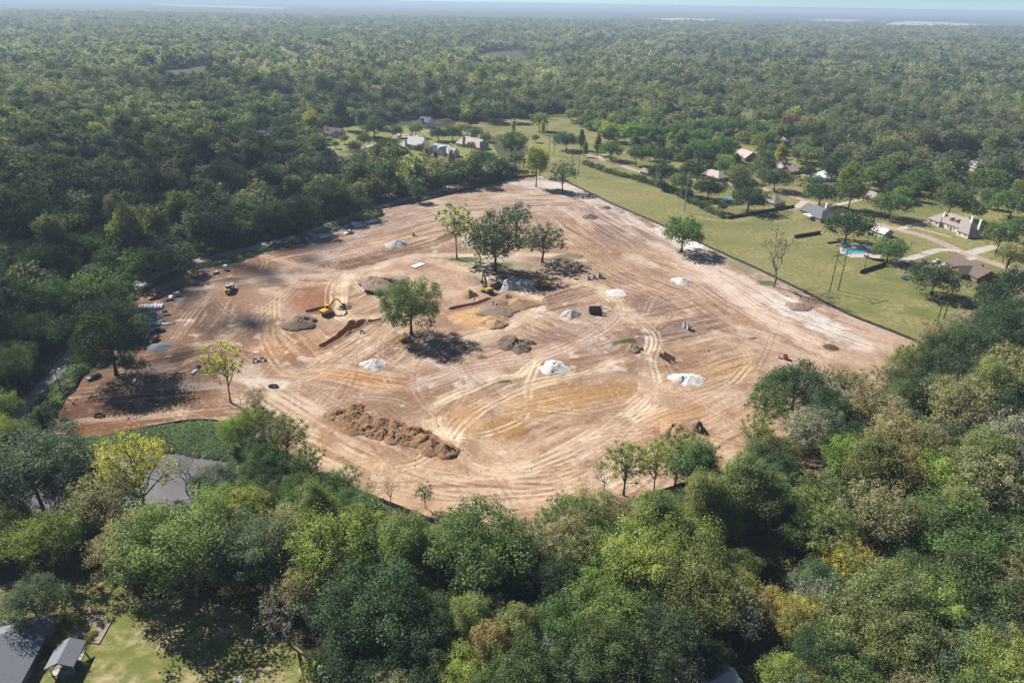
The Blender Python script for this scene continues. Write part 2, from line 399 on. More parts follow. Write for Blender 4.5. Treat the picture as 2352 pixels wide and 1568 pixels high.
for p in [(1560,545,70,22,WHT,.9,25),(1470,600,50,12,WHT,.3,20),(1850,722,100,26,WHT,.7,25),(1930,770,80,18,WHT,.5,25),(1785,700,50,14,WHT,.6,20),(1250,425,70,14,WHT,.4,0),(1340,448,90,18,WHT,.4,20),
          (1440,500,70,14,WHT,.55,25),(1700,650,80,20,(236,214,198),.7,28),(1760,740,90,22,(232,206,182),.7,25),
          (1300,918,150,34,ORG,.8,-8),(1165,985,60,26,(196,152,104),.85,0),(1400,905,70,28,(196,156,110),.8,-10),(1070,960,60,40,SND,.5,0),(1560,960,80,24,(206,164,120),.6,-20),(1650,850,110,28,(206,170,130),.7,-10),(1600,800,70,30,(200,166,130),.6,0),
          (830,872,120,22,(205,158,110),.85,8),(870,850,30,10,(190,140,92),.6,0),(690,800,90,40,(202,158,118),.7,0),(620,820,60,40,(196,150,112),.7,0),(1085,732,62,22,SND,.9,-3),(1140,738,30,14,(186,146,110),.8,-10),
          (735,690,70,32,RED,.75,0),(700,660,50,14,(170,120,86),.7,-8),(1160,703,52,12,BRN,.6,-5),(300,935,210,52,(150,114,90),.75,0),(180,930,60,60,(152,112,88),.6,0),(240,985,120,14,(160,112,80),.8,0),
          (1540,765,90,26,MAU,.8,-12),(1500,700,70,26,MAU,.75,15),(1430,640,40,14,MAU,.6,0),(1290,690,80,30,(170,140,124),.7,-5),(1290,770,70,20,(172,144,132),.7,-10),(1480,770,40,18,MAU,.7,0),
          (480,725,70,40,(146,120,104),.8,0),(430,680,60,30,(140,116,106),.7,0),(880,588,110,14,(136,104,86),.8,-15),(780,612,60,14,(150,116,94),.8,-8),(1040,540,50,8,(132,100,80),.8,-25),(640,590,70,14,(176,128,88),.9,-10),(560,620,60,14,(176,132,100),.7,-10),
          (880,520,90,16,(180,158,150),.6,-12),(750,575,90,14,(180,154,146),.6,-12),(1420,545,80,22,(158,134,126),.7,10),(1390,490,60,16,(170,144,136),.6,10),(1500,560,70,20,(182,154,140),.6,25),(1600,690,90,26,(186,154,132),.7,25),
          (1180,640,110,20,(150,126,110),.6,0),(1280,600,70,14,(140,118,104),.6,0),(1150,610,80,14,(214,196,178),.7,0),(1255,610,60,16,(190,170,154),.5,0),
          (1240,400,50,10,(230,215,205),.7,0),(560,860,60,26,(226,206,190),.6,10),(600,880,60,12,WHT,.5,5),(430,890,90,8,(214,196,186),.55,-4),(360,850,40,14,(200,184,178),.6,-10),(690,930,80,16,(230,208,188),.6,20),(1010,840,60,12,(206,178,158),.6,20),
          (1160,790,60,20,(206,176,152),.6,0),(1110,870,50,16,(212,194,182),.8,-5),(1390,790,60,20,(196,172,160),.7,0),(1330,740,60,26,(206,180,162),.6,0),(1640,740,50,14,(150,118,100),.6,25),
          (1909,800,18,7,(112,84,66),.95,10),(1715,735,60,12,(196,160,124),.5,20),(1800,660,60,14,(176,150,136),.6,20),(1880,690,40,8,(170,140,120),.7,20),
          (915,758,30,14,(210,178,150),.6,0),(1000,1090,200,20,(214,178,148),.5,3),(1250,1120,200,40,(220,186,158),.5,0),(1450,1090,120,40,(226,196,172),.5,0),(800,1050,140,30,(206,166,132),.5,15)]:
    patch(*p)
# graded streaks: soil pushed along lines that follow each working direction
def streaks(cx, cy, rx, ry, d0, d1, amp, fine=1.1, long=22, dark=(146, 112, 90), light=(236, 208, 182)):
    a = G(*d0)[:2]; b = G(*d1)[:2]; t = (b-a)/np.linalg.norm(b-a)
    sl = window_d(cx, cy, rx*1.6, ry*1.6); X, Y = GX[sl], GY[sl]
    u = X*t[0]+Y*t[1]; v = -X*t[1]+Y*t[0]
    w = v+4.4*(fbm(u/30, v/30, 2)-0.5)
    n = fbm(w/fine+cx, u/long+cy, 3)
    m = sstep(1.2, 0.5, np.sqrt(((DX[sl]-cx)/rx)**2+((DY[sl]-cy)/ry)**2)+(N2[sl]-0.5)*0.8)
    blend(sstep(0.54, 0.70, n)*m*amp, K(*dark), sl); blend(sstep(0.54, 0.70, 1-n)*m*amp*0.8, K(*light), sl)
    HZ[sl] += (m*(n-0.5)*0.5*amp).astype(np.float32)
for s in [(900,520,230,60,(700,560),(1000,490),.6),(760,600,160,30,(650,610),(850,570),.6),(330,935,260,60,(150,975),(560,935),.75),(480,720,90,60,(450,780),(520,680),.55),(430,830,130,40,(350,820),(560,780),.5),
          (800,1030,200,70,(600,930),(900,1085),.7),(640,930,120,50,(560,890),(740,1000),.6),(1150,1120,240,50,(1000,1115),(1350,1100),.65),(1420,1080,130,70,(1340,1130),(1500,1010),.6),
          (1300,930,170,60,(1180,950),(1420,900),.5),(1240,1000,90,40,(1190,1040),(1300,980),.5),(1290,680,110,50,(1240,690),(1420,650),.7),(1290,760,110,40,(1240,730),(1400,800),.6),(1330,800,120,40,(1230,820),(1420,770),.5),
          (1500,640,130,60,(1440,640),(1560,690),.5),(1560,740,120,60,(1490,760),(1660,730),.55),(1620,840,140,60,(1500,880),(1720,820),.5),(1380,520,140,60,(1300,470),(1480,580),.6),(1700,680,160,70,(1600,620),(1850,760),.5),(1850,760,180,60,(1750,700),(2000,790),.5),
          (850,790,130,60,(760,860),(960,720),.6),(680,780,80,60,(640,730),(720,830),.5),(860,690,90,50,(790,720),(930,660),.5),(1080,800,150,50,(960,830),(1200,760),.5),(830,870,140,40,(720,860),(960,895),.6),(1450,430,160,40,(1300,430),(1500,510),.4),
          (1180,470,160,50,(1050,480),(1300,470),.5),(560,640,120,30,(450,650),(680,630),.6),(1650,980,120,60,(1560,1010),(1740,920),.5)]:
    streaks(*s)
# wheel tracks
_tr = np.random.default_rng(21)
def track(pts, width, n, a=0.85, col=(243, 220, 192), w=0.34, rut=0.07, base=None):
    p = spline([G(*q)[:2] for q in pts], 0.35)
    s = np.arange(len(p))*0.35
    if base is not None:
        M, sl = stamp(p[::3], width*0.62); blend(M*0.55*(0.6+0.8*N3[sl]), K(*base), sl)
    for i in range(n if n < 3 else int(n*1.6)):
        o = _tr.normal(0, width*0.36); wob = o+width*0.25*np.sin(s/_tr.uniform(18, 50)+_tr.uniform(0, 6))
        lo = int(_tr.uniform(0, 0.35)*len(p)) if n > 3 and _tr.random() < .5 else 0
        hi = len(p)-(int(_tr.uniform(0, 0.35)*len(p)) if n > 3 and _tr.random() < .5 else 0)
        al = a*_tr.uniform(0.45, 1.0); bias = _tr.uniform(-.12, .14)
        for g in (-1.0, 1.0):
            q = offset_path(p, wob+g+0.12*np.sin(s/5.0+i))[lo:hi]
            if len(q) < 8: continue
            M, sl = stamp(q, w+0.12); M = M*(0.45+0.8*N3[sl])*(0.16+0.84*sstep(0.40, 0.58, N5[sl]+bias))
            blend(M*al, K(*col), sl); HZ[sl] -= M*rut
            M, sl = stamp(offset_path(q, 0.75), 0.45); HZ[sl] += M*rut*0.45
PK = (232, 206, 190)
B = [([(1046,1040),(1086,1070),(1140,1087),(1205,1084),(1272,1060),(1340,1026),(1399,988),(1458,945),(1493,911),(1497,868),(1488,826),(1501,783),(1484,757),(1433,715),(1390,676),(1347,655),(1278,641)], 6.0, 6, .85, (248,226,198), None),
     ([(1501,800),(1433,822),(1347,856),(1239,880),(1154,911),(1086,951),(1046,989),(1032,1006)], 4.5, 5, .8, (240,212,180), None),
     ([(1430,710),(1418,728),(1391,755),(1323,796),(1245,823),(1171,836),(1086,850),(1019,870),(951,894)], 6.5, 6, .7, PK, (214,186,170)),
     ([(1245,823),(1215,847),(1181,870),(1086,897),(1019,925),(985,952),(978,979),(1002,1002)], 4.5, 5, .8, (246,222,190), None),
     ([(1238,830),(1218,887),(1218,925),(1201,965),(1137,995),(1069,1006),(1002,995),(960,985)], 1.6, 2, .9, (248,226,194), None),
     ([(1012,938),(1012,979),(1036,1006),(1080,1060)], 2.5, 3, .8, (246,222,190), None),
     ([(1096,773),(1150,755),(1196,733),(1229,709),(1223,685),(1196,673),(1169,665),(1120,640),(1060,620),(985,600)], 6.0, 6, .8, (246,222,196), (230,204,180)),
     ([(860,800),(960,790),(1040,780),(1096,773)], 5.0, 4, .7, (238,210,180), None),
     ([(1229,709),(1290,735),(1370,742),(1420,725)], 5.0, 4, .6, PK, None),
     ([(1150,487),(1200,488),(1256,510),(1306,545),(1345,585),(1387,612),(1470,661),(1493,674),(1571,728),(1626,767),(1670,790)], 1.0, 1, .85, (222,190,160), (168,128,98)),
     ([(765,612),(883,588),(985,558),(1053,531),(1120,494),(1150,487)], 1.5, 2, .4, (180,146,122), (128,96,76)),
     ([(440,665),(528,657),(612,640),(714,636),(815,626),(866,615),(917,595),(985,588),(1069,588),(1200,585),(1300,590),(1340,600)], 5.5, 6, .8, (244,220,196), (222,196,176)),
     ([(560,575),(612,588),(680,609),(748,622),(820,630)], 3.5, 4, .75, (228,200,176), None),
     ([(820,632),(790,650),(783,690),(788,724),(832,734),(893,724),(940,715)], 6.0, 6, .8, (250,226,196), (240,212,180)),
     ([(815,640),(849,673),(900,690)], 4.0, 4, .8, (248,224,194), None),
     ([(775,656),(697,653),(646,673),(633,710),(646,758),(680,785),(731,788),(780,770)], 4.0, 4, .5, (226,190,156), None),
     ([(612,700),(612,775),(633,826),(663,856),(707,853),(765,819),(832,778),(900,758),(960,750)], 4.5, 5, .75, (240,208,172), None),
     ([(700,870),(770,850),(850,800),(905,770)], 6.0, 5, .6, (236,204,172), None),
     ([(661,660),(630,690),(599,713),(567,752),(513,785),(450,796),(356,815),(250,860)], 5.0, 5, .65, (222,192,166), None),
     ([(510,660),(466,694),(434,728),(411,765),(388,796),(341,819)], 5.0, 5, .55, (206,178,154), (178,148,126)),
     ([(661,790),(580,800),(513,800),(450,806),(380,815)], 4.0, 4, .6, (226,194,164), None),
     ([(600,590),(608,600),(600,625),(580,640)], 2.0, 2, .8, (226,192,158), None),
     ([(700,625),(740,600),(790,570),(840,540)], 2.5, 2, .6, (224,202,188), None),
     ([(750,575),(752,600),(765,622)], 2.0, 2, .6, (226,204,190), None),([(740,580),(770,600),(790,622)], 2.0, 2, .6, (226,204,190), None),
     ([(1500,560),(1603,612),(1689,677),(1753,723),(1860,783)], 9.0, 7, .5, (240,214,196), (232,206,186)),
     ([(1300,430),(1400,500),(1500,575),(1580,620)], 5.0, 4, .5, (236,216,204), None),
     ([(1000,470),(1130,455),(1260,470),(1350,520)], 7.0, 5, .5, (224,198,180), None),
     ([(1497,868),(1560,900),(1650,880),(1700,850),(1716,830),(1700,800),(1640,775)], 3.0, 2, .7, (234,202,168), None),
     ([(1400,990),(1500,950),(1600,915),(1680,880),(1716,840)], 3.5, 3, .7, (240,210,178), None),
     ([(1510,790),(1560,780),(1620,765),(1665,780)], 3.0, 2, .5, (140,114,100), None),
     ([(1420,955),(1300,945),(1180,930),(1100,925)], 3.0, 3, .6, (236,206,176), None),
     ([(560,885),(640,948),(740,1010),(880,1070),(1050,1110),(1200,1118),(1310,1095),(1420,1040)], 9.0, 7, .6, (240,210,180), None),
     ([(700,1060),(850,1110),(1000,1150),(1200,1150),(1350,1120),(1480,1060)], 9.0, 6, .5, (236,206,178), None),
     ([(150,985),(250,965),(400,945),(560,935)], 6.0, 5, .5, (196,160,134), None),([(240,870),(260,910),(360,940),(520,925)], 4.0, 3, .4, (190,156,132), None),
     ([(760,985),(745,1010),(760,1040),(810,1060),(880,1055)], 2.5, 3, .6, (196,152,116), None),
     ([(1000,1030),(960,1060),(900,1075)], 2.0, 3, .7, (246,220,186), None),([(1150,1050),(1100,1020),(1046,1005),(1000,990)], 3.0, 3, .8, (248,224,194), None),
     ([(1240,640),(1330,660),(1420,690),(1440,715)], 3.0, 2, .5, (226,200,180), None),([(1260,735),(1320,720),(1390,700)], 3.0, 3, .5, (222,194,172), None),
     ([(1310,945),(1400,930),(1490,900)], 3.0, 2, .5, (236,206,176), None),([(640,640),(700,655),(760,645),(820,635)], 4.0, 4, .7, (246,222,194), None),
     ([(930,890),(900,910),(880,940),(900,960)], 3.0, 4, .4, (140,104, 80), None)]
for pts, wd, n, a, c, bs in B:
    track(pts, wd, n, a, c, base=bs)
# many fainter single passes, each a gentle arc
for i in range(130):
    cx, cy = _tr.uniform(380, 2000), _tr.uniform(470, 1120)
    p0 = G(cx, cy)[:2]; a0 = _tr.uniform(0, 6.28); cu = _tr.normal(0, 0.018); L = _tr.uniform(18, 55)
    s = np.arange(0, L, 0.35); an = a0+cu*s
    q = p0+np.stack([np.cumsum(np.cos(an)), np.cumsum(np.sin(an))], 1)*0.35
    col = K(*[(236,210,186),(236,210,186),(150,116,94)][i % 3])
    for g in (-1, 1):
        M, sl = stamp(offset_path(q, g), 0.42); M = M*(0.3+0.9*N3[sl]); blend(M*0.45, col, sl); HZ[sl] -= M*0.05
# speckle of clods, chalk chips and damp spots
blend(sstep(0.62, 0.8, N4)*0.25, K(140, 108, 88)); blend(sstep(0.66, 0.82, 1-N4)*0.3, K(244, 222, 202))
blend(sstep(0.66, 0.8, fbm(GX/4.5+90, GY/4.5, 3))*sstep(0.45, 0.6, N1)*0.7, K(236, 220, 208))
_mean = CL[SITE_IN].mean(0); CL[:] = np.clip(_mean*np.array([0.90, 0.885, 0.865])*(CL/_mean)**1.38, 0.02, 0.64)
CL += 0.03*(CL.mean(-1, keepdims=True)-CL)
# green regrowth
for p in [(1440,790,34,9,(70,92,44),.95,-5),(1300,592,40,10,(96,104,66),.7,0),(1145,612,26,8,(84,108,56),.85,0),(1060,597,36,6,(80,104,52),.9,0),(1760,652,22,5,(90,118,56),.9,0),(1180,612,60,10,(120,118,84),.5,0),(1158,884,16,4,(88,104,62),.9,-10),(1700,612,40,14,(132,134,92),.7,20),(1420,470,50,10,(150,146,116),.5,25)]:
    patch(*p, rag=0.7)
# relief
HZ += ((N1-0.5)*0.9+(N2-0.5)*0.35+(N3-0.5)*0.16+(N4-0.5)*0.07).astype(np.float32)
def carve(pts, half, deep, world_w=None):
    p = spline([G(*q)[:2] for q in pts], 0.3)
    sl = window(p, 7); xx, yy = GX[sl], GY[sl]; d = np.full(xx.shape, 99.0)
    for q in p[::2]: d = np.minimum(d, np.hypot(xx-q[0], yy-q[1]))
    d = d+(N3[sl]-0.5)*0.8
    HZ[sl] += (0.45*sstep(half+2.2, half+0.6, d)*sstep(half+0.2, half+0.6, d)-deep*sstep(half+0.35, half-0.25, d)).astype(np.float32)
    blend(sstep(half+0.5, half-0.1, d)*0.8, K(186, 128, 84), sl); blend(sstep(half+2.4, half+1.2, d)*sstep(half, half+0.6, d)*0.5, K(160, 122, 94), sl)
carve([(742,799),(768,783),(789,768)], 0.85, 2.4); carve([(789,768),(800,757),(808,747),(811,742)], 1.1, 2.6); carve([(800,762),(820,752),(836,740)], 1.2, 2.4); carve([(845,742),(875,737)], 0.5, 0.9)
carve([(1040,712),(1070,705),(1098,699),(1124,690)], 1.0, 2.4)
carve([(712,717),(730,713),(748,710)], 1.3, 1.4)
def mound(cx, cy, r, h, p=1.6):
    c = G(cx, cy); d = np.hypot(GX-c[0], GY-c[1])/r
    HZ[:] += (h*np.clip(1-d**p, 0, 1)*(0.75+0.5*N2)).astype(np.float32)
mound(1140, 880, 9, 1.3); mound(1440, 795, 8, 1.0); mound(1540, 985, 12, 1.6); mound(470, 830, 7, 1.4); mound(1145, 705, 9, 1.0); mound(1140, 736, 6, 1.2); mound(880, 650, 13, 3.0, 2.2); mound(690, 742, 7, 0.8); mound(790, 700, 3.2, 1.0); mound(1160, 700, 8, 0.8); mound(1830, 698, 7, 0.7)
fade = sstep(0.0, 3.0, edge)
HZ = HZ*fade+0.06+0.35*sstep(0.5, 14.0, edge)
HZ = np.where(edge < 28, np.maximum(HZ, 0.03+0.05*N4), HZ)
def hz(x, y):
    i = int(round((x-SX0)/CELL)); j = int(round((y-SY0)/CELL))
    if 0 <= i < HZ.shape[0] and 0 <= j < HZ.shape[1] and SITE_IN[i, j]: return float(HZ[i, j])
    return 0.03
def GS(x, y):
    p = G(x, y); z = hz(p[0], p[1]); p = G(x, y, z); return Vector((p[0], p[1], hz(p[0], p[1])))
def make_site():
    n, m = GX.shape; idx = np.arange(n*m).reshape(n, m)
    fm = SITE_IN[:-1, :-1] & SITE_IN[1:, :-1] & SITE_IN[1:, 1:] & SITE_IN[:-1, 1:]
    Fq = np.stack([idx[:-1, :-1], idx[1:, :-1], idx[1:, 1:], idx[:-1, 1:]], -1)[fm]
    used = np.zeros(n*m, bool); used[Fq.ravel()] = True; remap = np.cumsum(used)-1
    V = np.stack([GX, GY, HZ], -1).reshape(-1, 3)[used]
    me = np_mesh('dirt_clearing', V, remap[Fq], smooth=True)
    vcol(me, 'soil', CL.reshape(-1, 3)[used])
    m = bpy.data.materials.new('graded_soil'); m.use_nodes = True; nt = m.node_tree; nd = nt.nodes; L = nt.links
    b = nd['Principled BSDF']; b.inputs['Roughness'].default_value = 0.95; b.inputs['Specular IOR Level'].default_value = 0.12
    at = nd.new('ShaderNodeAttribute'); at.attribute_name = 'soil'
    tc = nd.new('ShaderNodeTexCoord'); nz = nd.new('ShaderNodeTexNoise'); nz.inputs['Scale'].default_value = 2.2; nz.inputs['Detail'].default_value = 8; nz.inputs['Roughness'].default_value = 0.7
    L.new(tc.outputs['Object'], nz.inputs['Vector'])
    rp = nd.new('ShaderNodeMapRange'); rp.inputs[1].default_value = 0.3; rp.inputs[2].default_value = 0.7; rp.inputs[3].default_value = 0.74; rp.inputs[4].default_value = 1.22
    L.new(nz.outputs[0], rp.inputs[0])
    sc = nd.new('ShaderNodeVectorMath'); sc.operation = 'SCALE'; L.new(at.outputs['Color'], sc.inputs[0]); L.new(rp.outputs[0], sc.inputs['Scale'])
    L.new(sc.outputs[0], b.inputs['Base Color'])
    bp = nd.new('ShaderNodeBump'); bp.inputs['Distance'].default_value = 0.14; L.new(nz.outputs[0], bp.inputs['Height']); L.new(bp.outputs[0], b.inputs['Normal'])
    me.materials.append(m)
    o = link('dirt_clearing', me); o['kind'] = 'structure'; o['label'] = 'bare graded clay of the construction site with wheel tracks'
make_site()

# ------------------------------------------------------------------ lawns, roads, water
M_GRASS = ground_mat('mown_grass', [(0.135, 0.142, 0.045), (0.30, 0.24, 0.115), (0.092, 0.115, 0.032), (0.24, 0.205, 0.09), (0.12, 0.128, 0.042)], [0.022, 0.05, 0.012, 0.45], bump=0.06, bscale=3.0, stretch=(0.55, 2.2))
M_YARD = ground_mat('patchy_yard_grass', [(0.125, 0.140, 0.036), (0.36, 0.285, 0.165), (0.115, 0.13, 0.034)], [0.10, 0.4], bump=0.08, bscale=4.0, stretch=(0.4, 1.8))
M_MEADOW = ground_mat('meadow_grass', [(0.150, 0.175, 0.050), (0.230, 0.200, 0.090), (0.120, 0.140, 0.040)], [0.05, 0.3])
M_DRY = ground_mat('dry_field', [(0.30, 0.23, 0.13), (0.22, 0.19, 0.10), (0.16, 0.16, 0.07)], [0.03, 0.2])
M_DIRT = ground_mat('leaf_litter', [(0.20, 0.125, 0.085), (0.13, 0.10, 0.05), (0.26, 0.17, 0.12)], [0.25, 0.8], bump=0.1)
sheet('lawn', LAWN, 0.020, M_GRASS, label='mown grass strip and gardens beside the silt fence')
sheet('garden_lawn', LAWN_W, 0.020, M_MEADOW, label='sunlit lawn among the white houses')
sheet('back_yard', YARD, 0.020, M_YARD, label='patchy back yard grass by the grey roofed house')
sheet('meadow', MEADOW, 0.020, M_MEADOW); sheet('clearing_strip', STRIP, 0.020, M_DRY)
sheet('wood_clearing', CLEAR1, 0.020, M_YARD); sheet('bare_clearing', CLEAR2, 0.020, M_DIRT)
M_WATER = mat('pond_water', (0.17, 0.16, 0.165), 0.07, 0.25, 0.15, spec=0.6)
sheet('pond_water', POND, 0.045, M_WATER, label='still grey pond water under the trees')
M_BANK = ground_mat('bank_weeds', [(0.050, 0.072, 0.026), (0.085, 0.105, 0.045), (0.060, 0.060, 0.030)], [0.2, 0.8], bump=0.2)
sheet('pond_bank', BANK, 0.070, M_BANK)
M_ASPH = ground_mat('worn_asphalt', [(0.31, 0.295, 0.28), (0.37, 0.35, 0.33), (0.26, 0.25, 0.24)], [0.1, 1.0], rough=0.9)
M_CONC = ground_mat('old_concrete', [(0.40, 0.36, 0.32), (0.50, 0.46, 0.42), (0.30, 0.27, 0.24)], [0.15, 1.0], rough=0.9)
M_PINK = ground_mat('pinkish_road', [(0.34, 0.26, 0.215), (0.42, 0.33, 0.28), (0.26, 0.20, 0.17)], [0.1, 0.8], rough=0.9)
o, PW = ribbon('road', ROAD_W, 6.6, 0.060, M_ASPH); o['label'] = 'narrow grey asphalt road along the wood'
o, PE = ribbon('street', ROAD_E, 7.0, 0.060, M_PINK); o['label'] = 'pinkish concrete street between the gardens'
def drive(pts, w, m=M_CONC, z=0.085, nm='driveway'):
    return ribbon(nm, [G(*p)[:2] for p in pts], w, z, m)
drive([(2205,577),(2161,574),(2110,588),(2070,600)], 5.0); drive([(2240,591),(2205,600),(2150,610),(2120,612)], 4.0); drive([(2225,583),(2262,572),(2290,567)], 6.0)
drive([(2062,527),(2100,517),(2150,507)], 4.5); drive([(2085,520),(2130,530),(2185,545)], 2.0, nm='garden_path'); drive([(1850,462),(1825,478),(1790,480)], 5.0)
drive([(1905,475),(1960,462),(1985,455)], 4.0); drive([(1840,400),(1862,408),(1880,430)], 5.0); drive([(1465,393),(1500,402),(1540,405)], 4.0)
drive([(1372,364),(1400,352),(1440,350)], 5.0); drive([(758,340),(800,343),(850,335),(930,310),(990,300)], 5.0, M_PINK); drive([(760,345),(745,330),(752,318)], 4.0); drive([(900,303),(925,315),(960,312)], 6.0)
drive([(195,640),(225,612),(240,590)], 5.0); drive([(880,452),(905,440),(935,425)], 4.0); drive([(1000,440),(1030,428)], 3.5)
# ------------------------------------------------------------------ trees
def leaf_quads(P, Nn, size, g):
    """leaf-sized quads at P with normals Nn"""
    n = len(P); Nn = Nn/(np.linalg.norm(Nn, axis=1)[:, None]+1e-9)
    h = g.normal(size=(n, 3)); t = np.cross(Nn, h); t /= (np.linalg.norm(t, axis=1)[:, None]+1e-9); b = np.cross(Nn, t)
    s = size*g.uniform(0.55, 1.35, n)[:, None]; a = g.uniform(0.55, 0.95, n)[:, None]
    t = t*s*0.5; b = b*s*0.5*a; bend = Nn*s*0.16
    V = np.stack([P-t-bend, P-b*1.0, P+t-bend, P+b*1.0], 1).reshape(-1, 3)
    return V, np.arange(4*n).reshape(n, 4)
FORMS = {  # crown radius, half height, centre height, clumps, spread of clump size, leaf cover, trunk radius
    'oak':    dict(R=9.0, rz=5.6, hc=7.2, nc=74, cr=(0.16, 0.29), tr=0.50, low=-0.62, gap=0.10),
    'round':  dict(R=7.5, rz=6.6, hc=9.4, nc=70, cr=(0.17, 0.30), tr=0.36, low=-0.75, gap=0.08),
    'tall':   dict(R=5.0, rz=7.8, hc=12.6, nc=56, cr=(0.26, 0.42), tr=0.30, low=-0.8, gap=0.10),
    'open':   dict(R=6.5, rz=6.8, hc=10.6, nc=64, cr=(0.13, 0.25), tr=0.32, low=-0.6, gap=0.0),
    'sparse': dict(R=5.5, rz=6.5, hc=10.6, nc=54, cr=(0.10, 0.22), tr=0.24, low=-0.7, gap=0.0),
    'cone':   dict(R=3.0, rz=6.0, hc=6.6, nc=46, cr=(0.26, 0.40), tr=0.20, low=-0.95, gap=0.0),
    'shrub':  dict(R=2.0, rz=1.6, hc=1.25, nc=20, cr=(0.30, 0.48), tr=0.08, low=-0.7, gap=0.0),
    'big':    dict(R=8.0, rz=6.6, hc=8.0, nc=84, cr=(0.14, 0.26), tr=0.42, low=-0.85, gap=0.1),
    'bare':   dict(R=6.5, rz=6.5, hc=10.5, nc=0, cr=(0.1, 0.2), tr=0.36, low=-0.5, gap=0.0),
}
def clump_centres(f, g):
    n = f['nc']; i = np.arange(n)+0.5
    z = 1-(1-f['low'])*i/n; ph = i*2.39996+g.uniform(0, 6.28)
    z = np.clip(z+g.normal(0, 0.07, n), -0.95, 0.98); rr = np.sqrt(1-z*z)
    d = np.stack([rr*np.cos(ph), rr*np.sin(ph), z], 1)
    lob = 0.84+0.42*(fbm(ph*0.9+g.uniform(0, 50), z*2.2+g.uniform(0, 50), 2)-0.5)*2
    q = np.where(g.random(n) < 0.24, g.uniform(0.25, 0.6, n), lob*g.uniform(0.82, 1.06, n))
    c = d*q[:, None]
    if f is FORMS['cone']:
        c[:, :2] *= (1-0.85*np.clip((c[:, 2:3]+0.95)/1.95, 0, 1))
    return c
def make_crown(form, seed, nleaf, leaf, shell=0.5):
    f = FORMS[form]; g = np.random.default_rng(seed)
    c = clump_centres(f, g); ax = np.array([f['R']*1.24, f['R']*1.24, f['rz']*1.04])
    cr = g.uniform(*f['cr'], len(c)); w = cr**2; w /= w.sum()
    k = g.choice(len(c), nleaf, p=w)
    d = g.normal(size=(nleaf, 3)); d[:, 2] += 0.25; d /= np.linalg.norm(d, axis=1)[:, None]
    rad = g.random(nleaf)**shell
    if form in ('open', 'sparse'): rad = np.abs(g.normal(0, 0.72, nleaf))
    # ragged clumps: radius varies with direction
    rag = 0.75+0.5*g.random(len(c))[k]*(0.6+0.8*vnoise(d[:, 0]*2.3+k*3.1, d[:, 1]*2.3+d[:, 2]*1.7))
    P = c[k]*ax*0.84+d*(cr[k]*rad*rag)[:, None]*(0.5*f['R']+0.5*ax)
    Nn = d*0.55+np.array([0, 0, 0.55])+g.normal(size=(nleaf, 3))*0.55
    V, Fq = leaf_quads(P, Nn, leaf, g)
    cl = g.uniform(0.74, 1.22, len(c))[k]*g.uniform(0.72, 1.25, nleaf)
    ye = np.clip(g.normal(0.12, 0.16, len(c))[k]+g.normal(0, 0.08, nleaf), 0, 1)
    tint = np.repeat(np.stack([cl, ye, np.zeros(nleaf)], 1), 4, 0)
    return V, Fq, tint, c*ax*0.84, cr*f['R']
def crown_data(form, seed, nleaf, leaf, m, nm='crown'):
    V, Fq, tint, c, cr = make_crown(form, seed, nleaf, leaf)
    me = np_mesh(nm, V, Fq); vcol(me, 'tint', tint); me.materials.append(m)
    return me, c
def trunk_data(form, seed, c, limbs=9, bark=None, sides=6):
    f = FORMS[form]; g = random.Random(seed); b = MB(); hc = f['hc']; top = hc+f['rz']*0.35
    if form == 'cone': top = hc+f['rz']*0.9
    k = 6; pts = []; rads = []
    lx, ly = g.uniform(-.05, .05), g.uniform(-.05, .05)
    for i in range(k+1):
        t = i/k; z = -hc-0.4+(top+0.4)*t
        pts.append((lx*top*t+g.uniform(-.12, .12)*f['tr']*3*t, ly*top*t+g.uniform(-.12, .12)*f['tr']*3*t, z)); rads.append(f['tr']*(1.45 if i == 0 else 1.0)*(1-0.72*t))
    b.chain(pts, rads, sides+2)
    if len(c):
        order = sorted(range(len(c)), key=lambda i: g.random())[:limbs]
        for i in order:
            e = Vector(c[i])*g.uniform(0.95, 1.16); t = g.uniform(0.45, 0.85); z0 = -hc+top*t; j = min(k, int(t*k)); s = Vector(pts[j]); s.z = min(s.z, e.z-0.5)
            mid = s.lerp(e, 0.5)+Vector((g.uniform(-.6, .6), g.uniform(-.6, .6), g.uniform(0.2, 1.0)))
            r = f['tr']*0.42
            b.chain([s, mid, e], [r, r*0.62, r*0.22], sides)
    return b.mesh('trunk', bark or M_BARK, smooth=True)
def twig_data(form, seed, depthmax=5, start=9, bark=None):
    """a leafless crown: forking limbs down to twigs"""
    f = FORMS[form]; g = random.Random(seed); b = MB(); hc = f['hc']; ends = []
    def grow(p, d, L, r, lev):
        q = p+d*L; m = p.lerp(q, .5)+Vector((g.uniform(-1, 1), g.uniform(-1, 1), g.uniform(-.5, .5)))*L*0.07
        if lev >= 3: b.tube(p, q, r, r*0.6, 3, False)
        else: b.chain([p, m, q], [r, r*.85, r*.68], 5)
        if lev >= depthmax: ends.append(q); return
        for i in range(g.choice([2, 3, 3]) if lev else 4):
            a = Vector((g.uniform(-1, 1), g.uniform(-1, 1), g.uniform(-0.35, 0.75))).normalized()
            nd = (d*0.75+a*0.75+Vector((0, 0, 0.12))).normalized()
            grow(q, nd, L*g.uniform(0.6, 0.86), max(r*0.62, 0.022), lev+1)
    grow(Vector((0, 0, -hc-0.3)), Vector((g.uniform(-.06, .06), g.uniform(-.06, .06), 1)).normalized(), hc*0.48, f['tr'], 0)
    return b, ends
